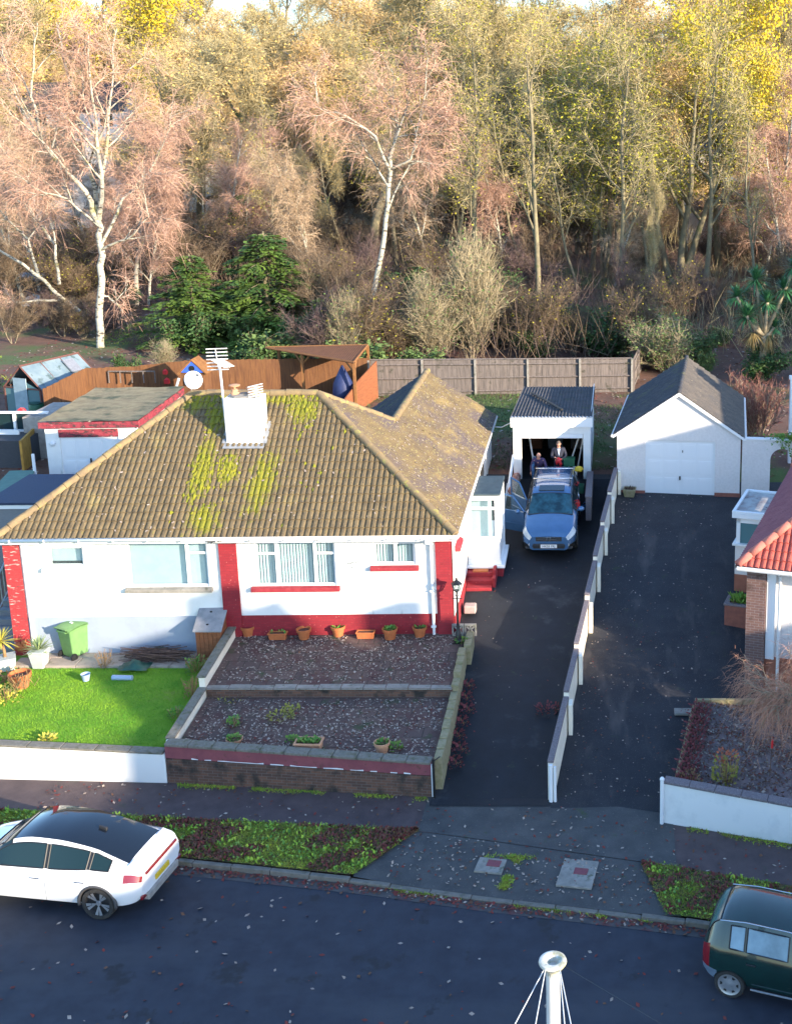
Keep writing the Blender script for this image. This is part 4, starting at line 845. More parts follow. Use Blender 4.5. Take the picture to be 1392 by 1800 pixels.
mb = MB(); mb.bx(px0+.02,.1,py0+.04,py1-.08,pz+1.5,pz+1.56); mb.bx(px0+.12,px0+.24,py0+.14,py0+.26,pz+1.56,4.4); mb.bx(px0+.12,px0+.24,py1-.3,py1-.18,pz+1.56,4.4); mb.bx(px0+.12,.1,py0+.14,py0+.2,4.22,4.4)
pf = mb.build('porch', K['pvc'], rb)
mb = MB(); mb.quad((px0+.2,py0+.17,pz+1.56),(.1,py0+.17,pz+1.56),(.1,py0+.17,4.3),(px0+.2,py0+.17,4.3)); mb.quad((px0+.18,py0+.2,pz+1.56),(px0+.18,py1-.2,pz+1.56),(px0+.18,py1-.2,4.3),(px0+.18,py0+.2,4.3)); mb.build('pane', K['glass_porch'], pf)
mb = MB(); mb.bx(px0,.05,py0,py1,4.4,4.55); mb.bx(px0,px0+.1,py0,py1,4.551,4.63); mb.bx(px0+.1,.05,py0,py0+.1,4.551,4.63); mb.bx(px0+.1,.05,py1-.1,py1,4.551,4.63); mb.build('fascia', K['pvc'], pf, bevel=.01)
mb = MB(); mb.bx(px0+.1,.05,py0+.1,py1-.1,4.552,4.57); mb.build('flat_roof', K['flatroof'], pf)
# brick planter under the porch
pp = at(1272,1098,1.62); t = thing('planter', 'terracotta painted planter box with green plants under the white porch', 'planter', pp, R(-17))
mb = MB(); mb.bx(0,1.1,0,.7,-.3,.62); mb.build('box', bpy.data.materials['terracotta_painted_plinth'], t, bevel=.01)
mb = MB(); mb.bx(-.03,1.1,-.03,.12,.62,.68); mb.bx(-.03,.12,.121,.7,.62,.68); mb.build('rim', K['granite'], t, bevel=.01)
mb = MB()
for i in range(160): p = Vector((random.uniform(.2,1.05), random.uniform(.15,.6), .6)); d = Vector((random.gauss(0,.1), random.gauss(0,.1), random.uniform(.08,.26))); q = p+d; e = Vector((random.gauss(0,.05), random.gauss(0,.05), .01)); mb.add([p, q+e, q+d*.3, q-e], [(0,1,2,3)])
mb.build('plant', mat('bright_green_leaf', (.12,.25,.03), (.2,.32,.05), 9), t)
# ---- left garage
lg = thing('garage', 'white garage with peeling red fascia and mossy flat roof behind the left house', 'garage', (-21.5,42.0,2.9), R(4))
LW, LD, LH = 3.35, 5.6, 2.38
lz = 2.45
mb = MB(); holes_wall(mb, 0, LW, -.2, 2.12, 0, [(.52,2.66,-.2,1.78)], .12); mb.quad((LW,0,-.2),(LW,LD,-.2),(LW,LD,2.12),(LW,0,2.12)); mb.quad((0,0,-.2),(0,LD,-.2),(0,LD,2.12),(0,0,2.12)); mb.quad((0,LD,-.2),(LW,LD,-.2),(LW,LD,2.12),(0,LD,2.12)); mb.build('wall', K['render'], lg)
mb = MB(); mb.bx(.5,2.68,.05,.08,-.2,1.8)
for i in range(4):
    x0 = .62+i*.5
    for z0, z1 in ((.98,1.66),(.32,.86),(-.1,.22)): mb.bx(x0,x0+.4,.035,.052,z0,z1); mb.bx(x0+.05,x0+.35,.028,.037,z0+.05,z1-.05)
dr = mb.build('garage_door', K['pvc'], lg, bevel=.006)
mb = MB(); mb.box((1.58,.01,.86), (.05,.05,.16)); mb.build('handle', K['black'], dr)
flaky = mat('peeling_red_fascia', (.22,.022,.04), (.30,.045,.06), 7, .4, .6, .8, .3, 60, [((.05,.03,.03), 5, .5, .6, (1,1,2)), ((.6,.45,.42), 9, .64, .7, (1,1,2))])
mb = MB(); mb.bx(-.15,LW+.15,-.16,-.12,2.17,2.4); mb.bx(LW+.11,LW+.15,-.119,LD+.1,2.12,2.4); mb.bx(.5,2.68,-.03,.0,1.781,2.09); mb.build('fascia', flaky, lg)
mb = MB(); n = 10
V = [(-.16+(LW+.32)*i/n, -.17+(LD+.3)*j/n, 2.402+.02*math.sin(i*1.3+j*2.1)+(.035 if i in (0,n) or j in (0,n) else 0)) for j in range(n+1) for i in range(n+1)]
mb.add(V, [(j*(n+1)+i, j*(n+1)+i+1, (j+1)*(n+1)+i+1, (j+1)*(n+1)+i) for j in range(n) for i in range(n)]); mb.build('roof', K['felt'], lg, smooth=True)
for xx, zz in ((.25,1.55),(2.95,1.62)):
    mb = MB(); mb.lathe((0,0,0), [(.001,.1),(.09,.09),(.11,.05),(.1,0)], 12, M=Matrix.Translation((xx,-.0,zz)) @ Matrix.Rotation(R(90),4,'X')); mb.build('wall_lamp', K['whiteplastic'], lg, smooth=True)
mb = MB(); mb.bx(LW-.0,LW+.03,3.9,4.35,.6,1.75); mb.build('side_window', flaky, lg)
for yy, zz, s in ((1.4,1.05,.2),(2.5,1.2,.14),(3.3,1.4,.16)):
    mb = MB(); mb.lathe((0,0,0), [(.001,.1),(s*.6,.06),(s,.05),(s*.9,0)], 10, M=Matrix.Translation((LW+.0,yy,zz)) @ Matrix.Rotation(R(90),4,'Y')); tag(mb.build('wall_ornament', [K['stone'],K['redplastic'],K['greymetal']][int(yy) % 3]), ['','small round ornament nearest the corner on the left garage side wall','small ornament in the middle of the left garage side wall','small ornament by the window of the left garage side wall'][int(yy)], 'ornament', 'ornaments on the left garage wall')
    C.objects[-1] if False else None
for o in [q for q in C.objects if q.name.startswith('wall_ornament')]: o.matrix_basis = wmat(lg)
# ---- greenhouse
gh = thing('greenhouse', 'old timber framed greenhouse with grey roof panes at the left wood edge', 'greenhouse', (-27.9,51.4,3.3), R(-20))
w_, d_, e_, a_ = 2.1, 3.4, 1.25, 2.25
fr = MB(); gl = MB()
for x in (0, w_):
    for y in (0, d_/3, 2*d_/3, d_): fr.bx(x-.04,x+.04,y-.04,y+.04,-.1,e_)
    fr.bx(x-.04,x+.04,.041,d_-.041,e_,e_+.07); fr.bx(x-.04,x+.04,.041,d_-.041,.45,.5)
for y in (0, d_):
    for s in (-1, 1): fr.tube([(w_/2+s*(w_/2+.05),y,e_+.03),(w_/2,y,a_+.03)], .045, 4)
    fr.bx(.04,w_-.04,y-.035,y+.035,e_,e_+.06)
fr.tube([(w_/2,-.05,a_+.04),(w_/2,d_+.05,a_+.04)], .05, 4)
for s in (-1, 1):
    for y in (d_/3, 2*d_/3): fr.tube([(w_/2+s*w_/2,y,e_+.06),(w_/2,y,a_+.05)], .025, 4)
    gl.quad((w_/2+s*(w_/2+.08),0,e_+.03),(w_/2+s*(w_/2+.08),d_,e_+.03),(w_/2,d_,a_+.03),(w_/2,0,a_+.03))
    gl.quad((w_/2+s*w_/2,0,.5),(w_/2+s*w_/2,d_,.5),(w_/2+s*w_/2,d_,e_),(w_/2+s*w_/2,0,e_))
fr.build('frame', mat('old_maroon_timber', (.16,.06,.05), (.1,.05,.04), 8), gh); gl.build('pane', mat('dusty_greenhouse_pane', (.13,.19,.23), (.2,.26,.29), 1.4, .35, .65, .25, layers=[((.06,.09,.08), 2, .58, .7)]), gh)
mb = MB(); mb.quad((0.02,0,.0),(.6,0,.0),(.6,0,e_+.1),(.02,0,e_)); mb.quad((1.35,0,.0),(w_-.02,0,.0),(w_-.02,0,e_),(1.35,0,e_+.3)); mb.build('pane', K['glass_porch'], gh)
mb = MB(); mb.bx(.6,1.35,-.06,-.02,.1,1.75); mb.build('door', mat('pale_greenhouse_door', (.3,.4,.46), (.24,.33,.38), 3, rough=.3), gh)
mb = MB(); hx_ = w_/2+.35; mb.box((w_/2+.55,d_*.72,a_-.33), (.75,.6,.06), ry=math.atan2(1,1.05)); mb.build('roof_vent', K['greymetal'], gh)
# ---- far-left yard things
t = thing('shed', 'low green board shed roof beside the navy flat roof at the left edge', 'shed', at(-10,880,3.0))
a, b, c, d = at(18,830,3.6), at(62,829,3.6), at(40,872,3.6), at(-30,880,3.6)
mb = MB(); mb.prism([d, c, b, a], (0,0,.06)); mb.build('roof', K['greenroof'], t, w=True)
mb = MB(); e = at(-60,925,3.3); mb.prism([d+Vector((0,0,-.05)), c+Vector((0,0,-.05)), c+Vector((-.35,-.9,-.4)), d+Vector((-.35,-.9,-.4))], (0,0,.05)); mb.build('roof_panel', K['greenroof'], t, w=True)
mb = MB(); q = [Vector((v.x*1, v.y, 2.4)) for v in (d, c, b, a)]; mb.prism([p.lerp(sum(q, Vector())/4, .08) for p in q], (0,0,1.19)); mb.build('wall', K['greyboard'], t, w=True)
mb = MB(); p = at(62,830,3.6); mb.bx(p.x-.04,p.x+.04,p.y-.04,p.y+.04,2.4,4.3); tag(mb.build('white_post', K['pvc']), 'short white post between the green roof and the left garage', 'post')
mb = MB(); p = at(40,795,3.9); q = at(60,772,3.9)
V = []
wallseg(mb, (p.x,p.y), (q.x,q.y+.6), 2.6,2.7, 4.35,4.4, .08); tag(mb.build('board_fence', K['yellowtimber']), 'short yellow timber fence panel left of the white garage', 'fence')
t = thing('outbuilding', 'dark outbuilding with white window frames and pale wall at the left edge', 'outbuilding', (-24,41,2.8))
p0, p1 = at(-40,775,4.2), at(50,775,4.2)
mb = MB(); mb.bx(p0.x,p1.x-.2,p0.y,p0.y+3.2,2.4,4.2); mb.build('wall', mat('dark_grey_cladding', (.045,.048,.058), (.06,.062,.07), 7, stretch=(1,1,10)), t, w=True)
mb = MB(); mb.bx(p1.x-.75,p1.x+.18,p0.y+1.2,p0.y+3.8,2.4,4.85); mb.build('block_wall', mat('pale_block_wall', (.34,.31,.28), (.26,.23,.21), 4), t, w=True)
mb = MB(); mb.bx(p0.x,p1.x-.76,p0.y+1.5,p0.y+1.6,4.201,4.95); mb.build('window_wall', K['glass_dark'], t, w=True)
mb = MB(); mb.bx(p0.x,p1.x-.78,p0.y+1.4,p0.y+1.498,4.2,4.28); mb.bx(p0.x,p1.x+.18,p0.y+1.38,p0.y+1.5,4.951,5.03); mb.bx(p1.x-1.25,p1.x-1.15,p0.y+1.41,p0.y+1.499,4.281,4.95); mb.bx(p0.x,p1.x-.8,p0.y+.9,p0.y+.98,4.21,4.4); mb.build('window_frame', K['pvc'], t, w=True)
mb = MB(); mb.blob(at(38,725,4.9), (.2,.2,.16), 8, 5, .3); tag(mb.build('red_bucket', K['redplastic']), 'small red object on top of the pale outbuilding wall at left', 'bucket')
# green tank in front of the greenhouse
t = thing('water_butt', 'dark green water butt standing before the greenhouse door', 'water butt', at(68,740,3.15)); mb = MB(); mb.lathe((0,0,0), [(.28,0),(.34,.4),(.33,.75),(.3,.8),(.001,.82)], 14); mb.build('tank', K['greenplastic'], t, smooth=True, auto=40)
mb = MB(); mb.lathe((0,0,.82), [(.31,0),(.31,.04),(.06,.07),(.001,.07)], 14); mb.build('lid', K['tarp'], t)
# ---- fences
def fence(name, lab, pts, zt, zb, m, post, bw=.14, arris=True, posts=None, cap=False, jit=.01):
    t = thing(name, lab, 'fence', (pts[0][0], pts[0][1], zb[0])); bd = MB(); rr = random.Random(len(lab)); L0 = 0
    for k in range(len(pts)-1):
        A, B = Vector(pts[k]), Vector(pts[k+1]); L = (B-A).length; d = (B-A)/L; n = int(L/bw); a = math.atan2(d.y, d.x)
        for i in range(n):
            c = A+d*((i+.5)*L/n); f = (i+.5)/n; z1 = lerp(zt[k], zt[k+1], f)+rr.uniform(-jit, jit); z0 = lerp(zb[k], zb[k+1], f)
            bd.box((c.x-d.y*rr.uniform(0,.012), c.y+d.x*.0, (z0+z1)/2), (L/n+.01, .02+.012*(i % 2), z1-z0), a+rr.uniform(-.06,.06))
    bd.build('boards', m, t, w=True)
    rl = MB()
    for k in range(len(pts)-1):
        A, B = Vector(pts[k]), Vector(pts[k+1])
        if (B-A).length < .6: continue
        d = (B-A).normalized(); a = math.atan2(d.y, d.x); off = Vector((d.y, -d.x))*.05; c = (A+B)/2+off
        for q in (.12, .5, .88) if arris else ():
            za, zb_ = lerp(zb[k], zt[k], q), lerp(zb[k+1], zt[k+1], q)
            rl.tube([(A.x+off.x, A.y+off.y, za), (B.x+off.x, B.y+off.y, zb_)], .04, 4)
        if cap:
            rl.tube([(A.x, A.y, zt[k]+.03), (B.x, B.y, zt[k+1]+.03)], .045, 4)
    if rl.v: rl.build('rails', m, t, w=True)
    if posts:
        for k in range(len(pts)-1):
            A, B = Vector(pts[k]), Vector(pts[k+1]); L = (B-A).length; d = (B-A)/L; n = max(1, round(L/posts)); a = math.atan2(d.y, d.x)
            for i in range(n+(1 if k == len(pts)-2 else 0)):
                c = A+d*(L*i/n)+Vector((d.y,-d.x))*.08; f = i/n; mb = MB(); mb.box((c.x, c.y, (lerp(zb[k],zb[k+1],f)+lerp(zt[k],zt[k+1],f))/2+.02), (.1,.1,lerp(zt[k],zt[k+1],f)-lerp(zb[k],zb[k+1],f)+.04), a); mb.build('post', post, t, w=True)
    return t
f0 = aY(150,652,52); f1 = aY(232,648,52.6); f2 = aY(233,640,52.7); f3 = aY(330,637,53); f4 = aY(650,631,54.6)
fence('fence', 'warm brown close boarded timber fence behind the left half of the bungalow', [(f0.x-.3,48.6),(f0.x,52),(f1.x,52.6),(f3.x,53),(f4.x,54.6)], [f0.z-.1,f0.z+.12,f1.z+.1,f3.z+.1,f4.z+.06], [3.2,3.25,3.3,3.3,3.4], K['fencebrown'], K['timber'], arris=False, jit=.02)
f5 = aY(648,634,54.7); f6 = aY(1110,631,55.6)
fence('fence', 'weathered grey timber panel fence behind the small garage', [(f5.x,54.7),(f6.x,55.6)], [f5.z,f6.z], [3.3,3.4], K['fenceold'], K['conc'], posts=2.62, cap=True, jit=.02)
fp = aY(1106,640,55.6); fence('fence', 'short dark side fence running back from the end of the grey panel fence', [(f6.x+.02,55.6),(f6.x+.6,61)], [f6.z-.1,f6.z-.1], [3.4,3.5], K['fenceold'], K['fenceold'], posts=2.6)
# trellis with hanging lights on the brown fence
mb = MB(); a = aY(188,660,52.0); b = aY(276,662,52.4); zl = a.z
mb.bx(a.x,b.x,52.2,52.24,a.z+.12,a.z+.18)
for i in range(5): x = lerp(a.x,b.x,i/4); mb.box((x,52.2,a.z-.12), (.035,.05,.55))
tag(mb.build('hanging_rack', K['fenceold']), 'dark rail with pale hanging hooks on the brown fence above the left garage', 'rack')
# bird house, hanging ornaments, orange slide
p = aY(338,655,50.5); t = thing('playhouse', 'little timber playhouse with a blue gable and round hole behind the roof', 'playhouse', (p.x,p.y,3.3))
h = p.z-3.3
mb = MB(); mb.bx(-.5,.5,.06,.9,0,h); mb.build('wall', K['fencebrown'], t)
mb = MB(); mb.prism([(-.52,0,h),(.52,0,h),(0,0,h+.5)], (0,.05,0)); mb.build('gable', mat('bright_blue_paint', (.03,.1,.5), (.04,.13,.6), 6), t)
mb = MB(); mb.lathe((0,0,0), [(.13,0),(.13,.02),(.001,.02)], 14, M=Matrix.Translation((0,-.0,h+.19)) @ Matrix.Rotation(R(90),4,'X')); mb.build('round_hole', K['black'], t)
mb = MB()
for s in (-1, 1): mb.tube([(s*.62,.02,h-.08),(0,.02,h+.57)], .05, 4); mb.prism([(s*.64,-.03,h-.08),(0,-.03,h+.56),(0,-.03,h+.6),(s*.66,-.03,h-.04)], (0,1.0,0))
mb.build('roof', K['timber'], t)
for px, py, s, lab in ((291,655,.14,'upper red lantern hanging on the brown fence'), (294,671,.16,'middle red lantern hanging on the brown fence'), (291,690,.12,'lower red lantern hanging on the brown fence')):
    p = aY(px,py,52.6); t = thing('lantern', lab, 'lantern', p, group='red lanterns on the fence')
    mb = MB(); mb.box((0,0,0), (s*1.5,s,s*1.2)); mb.build('body', K['redplastic'], t, bevel=.02)
    mb = MB(); mb.lathe((0,0,s*.6), [(s*.95,0),(s*.2,s*.6),(.001,s*.6)], 4, M=Matrix.Translation((0,0,s*.6)) @ Matrix.Rotation(R(45),4,'Z')); mb.build('cap', K['redplastic'], t)
p = aY(291,708,49); t = thing('slide', 'orange plastic slide beside the left garage', 'slide', (p.x,p.y,3.2))
mb = MB(); hh = p.z+.35-3.2
mb.prism([(-.2,0,hh),(.2,0,hh),(.22,-.5,.1),(-.22,-.5,.1)], (0,.05,.02)); 
for s in (-1,1): mb.prism([(s*.21,0,hh),(s*.21,0,hh+.14),(s*.23,-.5,.24),(s*.23,-.5,.1)], (s*.04,0,0))
mb.build('chute', mat('orange_plastic', (.75,.2,.02), rough=.4), t)
mb = MB(); mb.bx(-.22,-.16,.04,.1,0,hh+.1); mb.bx(.16,.22,.04,.1,0,hh+.1); mb.build('ladder', K['redplastic'], t)
for px, py, sz, m_, lab in ((313,672,(.1,.05,.4),'blind','pale tilted stick leaning on the brown fence'),(333,670,(.15,.05,.35),'yellowplastic','small yellow panel below the blue gable')):
    p = aY(px,py,50.4); mb = MB(); mb.box((0,0,0), sz, ry=R(20 if px < 320 else 0)); o = tag(mb.build('garden_ornament', K[m_], bevel=.01), lab, 'ornament'); o.location = p
# pergola with covered parasol
pg = thing('pergola', 'corner timber pergola with a triangular slatted roof against the fence', 'pergola', (-12,53,3.35))
a, b, c = aY(468,611,54.3), aY(646,607,54.9), aY(622,637,51.3)
rf = MB(); n = 46
for i in range(n):      # battens from the back edge to the front slanting edge
    f = i/(n-1); p = a.lerp(b, f); q = a.lerp(c, f) if f > .02 else p
    rf.tube([p+Vector((0,.05,.02)), q+(q-p).normalized()*.12 if (q-p).length > .1 else q+Vector((0,-.1,0))], .03, 4)
rf.prism([a, b, c], (0,0,-.03))
rf.build('roof', mat('russet_timber_roof', (.15,.07,.035), (.11,.05,.028), 4), pg, w=True)
for v, nm in ((a.lerp(b,.12),0), (a.lerp(c,.42),1), (c,2), (b,3)):
    mb = MB(); mb.bx(v.x-.06,v.x+.06,v.y-.06,v.y+.06,3.3,v.z-.03); mb.build('post', K['timber'], pg, w=True)
mb = MB(); mb.tube([a,b], .06, 4); mb.tube([a,c], .06, 4); mb.tube([c,b], .06, 4)
for v, d in ((a.lerp(c,.42), (a-c).normalized()), (a.lerp(c,.42), (c-a).normalized()), (c,(a-c).normalized()), (c,(b-c).normalized()), (b,(c-b).normalized())): mb.tube([v+d*.5+Vector((0,0,-.03)), v+Vector((0,0,-.5))], .045, 4)
mb.build('beam', K['timber'], pg, w=True)
p = aY(603,672,51.9); t = thing('parasol', 'garden parasol under a navy cover leaning beneath the pergola', 'parasol', (p.x,p.y,3.4))
hh = aY(606,642,51.9).z-3.4
mb = MB(); mb.lathe((0,0,.35), [(.12,0),(.42,.1),(.5,.45),(.46,.85),(.3,1.2),(.12,hh-.5),(.03,hh-.35),(.001,hh-.34)], 12); o = mb.build('cover', K['bluecover'], t, smooth=True)
mb = MB(); mb.tube([(0,0,0),(0,0,.5)], .05, 8); mb.lathe((0,0,0), [(.3,0),(.3,.06),(.05,.09)], 12); mb.build('stand', K['black'], t)
a2, b2 = aY(608,712,51.2), aY(626,686,51.9); mb = MB(); wallseg(mb, (a2.x,50.4), (b2.x,51.3), 3.3,3.3, a2.z+.25,b2.z+.2, .06); wallseg(mb, (b2.x,51.32), (b2.x+.5,54.3), 3.3,3.3, b2.z+.3,5.2, .05); tag(mb.build('board_fence', K['shedwood']), 'brown timber side panel running from the pergola post to the fence', 'fence')
# ---- wooden bin store, wheelie bin
t = thing('bin_store', 'narrow timber store with grey felt lid against the middle brick pier', 'store', (-11.6,30.45,1.1))
x0, x1, y0, y1, h0, h1 = -.38, .34, 0, .68, 1.0, 1.44
mb = MB(); n = 6
for i in range(n): xa_ = x0+(x1-x0)*i/n; mb.bx(xa_+.004,xa_+(x1-x0)/n-.004,y0,y0+.03,-.05,h0-.02)
n = 9
for i in range(n):
    z = i*.112-.05
    for xx in (x1-.03, x0): mb.prism([(xx,y0+.031,z),(xx,y1,z),(xx,y1,z+.106),(xx,y0+.031,z+.106)], (.03,0,0))
for xx in (x1-.03, x0): mb.prism([(xx,y0+.03,h0-.035),(xx,y1,h0-.035),(xx,y1,h1)], (.03,0,0))
mb.build('wall', K['shedwood'], t)
mb = MB(); mb.prism([(x0-.05,y0-.07,h0-.03),(x1+.05,y0-.07,h0-.03),(x1+.05,y1+.03,h1+.04),(x0-.05,y1+.03,h1+.04)], (0,0,.05)); lid = mb.build('lid', mat('grey_felt_lid', (.2,.21,.23), (.27,.27,.29), 5), t, bevel=.01)
for yy in (.14, .5): mb = MB(); mb.box((-.05,yy,lerp(h0,h1,yy/.68)+.04), (.06,.1,.05)); mb.build('hinge', K['black'], lid)
t = thing('wheelie_bin', 'green wheelie bin with closed lid on the slabs against the grey plinth', 'bin', at(128,1158,1.17)+Vector((0,.25,0)), R(152))
mb = MB()
def taper(mb, s0, s1, z0, z1, m=0): 
    a = [(-s0[0],-s0[1],z0),(s0[0],-s0[1],z0),(s0[0],s0[1],z0),(-s0[0],s0[1],z0)]; b = [(-s1[0],-s1[1],z1),(s1[0],-s1[1],z1),(s1[0],s1[1],z1),(-s1[0],s1[1],z1)]
    return mb.add(a+b, [(3,2,1,0),(4,5,6,7),(0,1,5,4),(1,2,6,5),(2,3,7,6),(3,0,4,7)], m)
taper(mb, (.22,.26), (.28,.34), .05, .92); taper(mb, (.3,.36), (.3,.36), .88, .94); mb.bx(-.2,.2,.3,.42,.84,.9); mb.build('body', K['bingreen'], t, bevel=.02)
mb = MB(); V = []; n = 6
for i in range(n+1):
    y = -.4+.8*i/n; z = .945+.07*math.sin(math.pi*(i+.6)/(n+1.2)); V += [(-.32,y,z-.03),(-.22,y,z),(.22,y,z),(.32,y,z-.03)]
mb.add(V, [(4*i+j,4*i+j+1,4*i+j+5,4*i+j+4) for i in range(n) for j in range(3)]); V2 = [(x_, y_, z_-.035) for x_, y_, z_ in V]; mb.add(V2, [(4*i+j,4*i+j+4,4*i+j+5,4*i+j+1) for i in range(n) for j in range(3)])
mb.bx(-.32,.32,-.44,-.38,.9,.96); mb.tube([(-.26,.42,.97),(.26,.42,.97)], .018, 6); lid = mb.build('lid', K['bingreen'], t, smooth=True, auto=30)
mb = MB(); mb.box((0,.05,1.025), (.1,.05,.02)); mb.build('label_patch', K['whiteplastic'], lid)
for s in (-1, 1):
    mb = MB(); mb.lathe((0,0,0), [(.02,-.03),(.1,-.03),(.11,0),(.1,.03),(.02,.03)], 14, M=Matrix.Translation((s*.28,.27,.1)) @ Matrix.Rotation(R(90),4,'Y')); mb.build('wheel', K['black'], t, smooth=True, auto=40)
# ---- unseen houses added off frame, placed and sized to shade the street
def shading_house(x, y, rz, wdt, dpt, eave, pitch, lab, roofm, wallm):
    t = thing('house', lab, 'house', (x, y, -.3), rz); h = eave+dpt/2*pitch
    mb = MB(); holes_wall(mb, -wdt/2, wdt/2, 0, eave, dpt/2 if False else -dpt/2, [], .1); mb.bx(-wdt/2,wdt/2,-dpt/2+.001,dpt/2,0,eave); mb.prism([(-wdt/2,-dpt/2,eave),(-wdt/2,dpt/2,eave),(-wdt/2,0,h)], (wdt,0,0)); mb.build('wall', wallm, t)
    q = Vector((0, dpt/2, h-eave)).normalized()
    for s in (-1, 1):
        mb = MB(); n = int(dpt/2*1.2/.3)
        a = Vector((-wdt/2-.3, s*(dpt/2+.35), eave-.35*pitch+.02)); b = Vector((-wdt/2-.3, 0, h+.02)); mb.prism([a, b, b+Vector((wdt+.6,0,0)), a+Vector((wdt+.6,0,0))], (0,0,.08)); mb.build('roof', roofm, t)
    mb = MB(); mb.bx(wdt/4-.4,wdt/4+.4,-.35,.35,h-.6,h+.9); ch = mb.build('chimney', K['redbrick'] if False else K['brownbrick'], t)
    for zz in (.9, 3.4):
        if zz+1.2 > eave: continue
        for xx in (-wdt/3, 0, wdt/3):
            mb = MB(); mb.bx(xx-.7,xx+.7,dpt/2,dpt/2+.05,zz,zz+1.2); wn = mb.build('window', K['pvc'], t); mb = MB(); mb.bx(xx-.62,xx+.62,dpt/2+.051,dpt/2+.06,zz+.08,zz+1.12); mb.build('pane', K['glass_dark'], wn)
shading_house(21.6, 8.5, R(90), 3.9, 7, 8.8, 1.0, 'unseen narrow three storey brick house added to shade the patio and left plinth', K['redtile'], K['pierbrick'])
shading_house(21.6, 12.1, R(90), 3.2, 7, 6.8, 1.0, 'unseen narrow brick house added to shade the patio, lower than its neighbour', K['redtile'], K['brownbrick'])
shading_house(21.6, 2.4, R(90), 8.4, 7, 6.9, 1.0, 'unseen cream rendered tall house added to shade the road', K['darktile'], K['cream'])
shading_house(21.8, -6.6, R(90), 8.4, 7, 6.9, 1.0, 'unseen white rendered tall house added to shade the road, last of the row', K['darktile'], K['pinkrender'])
shading_house(23.5, 20.6, R(92), 9, 7, 5.3, 1.0, 'unseen brick house added to shade the right driveway', K['redtile'], K['pierbrick'])
shading_house(20.5, 31.5, R(92), 10, 7, 7.6, 1.0, 'unseen tall red roofed house added to shade the garages', K['redtile'], K['pinkrender'])
# ================================================================ vehicles, telegraph pole, lamp post
def sm(x, P):
    """smooth (Hermite) curve through control points"""
    X = [p[0] for p in P]; Y = [p[1] for p in P]; n = len(P)
    if x <= X[0]: return Y[0]
    if x >= X[-1]: return Y[-1]
    i = max(k for k in range(n-1) if X[k] <= x)
    dl = [(Y[k+1]-Y[k])/(X[k+1]-X[k]) for k in range(n-1)]
    def tg(k):
        if k == 0: return dl[0]
        if k == n-1: return dl[-1]
        a, b = dl[k-1], dl[k]
        return 0 if a*b <= 0 else 2*a*b/(a+b)
    h = X[i+1]-X[i]; t = (x-X[i])/h
    return (2*t**3-3*t*t+1)*Y[i]+(t**3-2*t*t+t)*h*tg(i)+(-2*t**3+3*t*t)*Y[i+1]+(t**3-t*t)*h*tg(i+1)
K['tailred'] = mat('tail_lamp_red', (.2,.006,.012), rough=.15, coat=1)
K['chrome'] = mat('chrome_trim', (.6,.62,.65), rough=.2, metal=1)
K['silver'] = mat('silver_alloy', (.5,.52,.55), (.42,.44,.47), 14, rough=.35, metal=.7)
K['lampglass'] = mat('headlamp_glass', (.62,.66,.68), (.45,.5,.54), 9, rough=.1, coat=1)
K['trimblack'] = mat('black_car_trim', (.02,.021,.024), rough=.5)
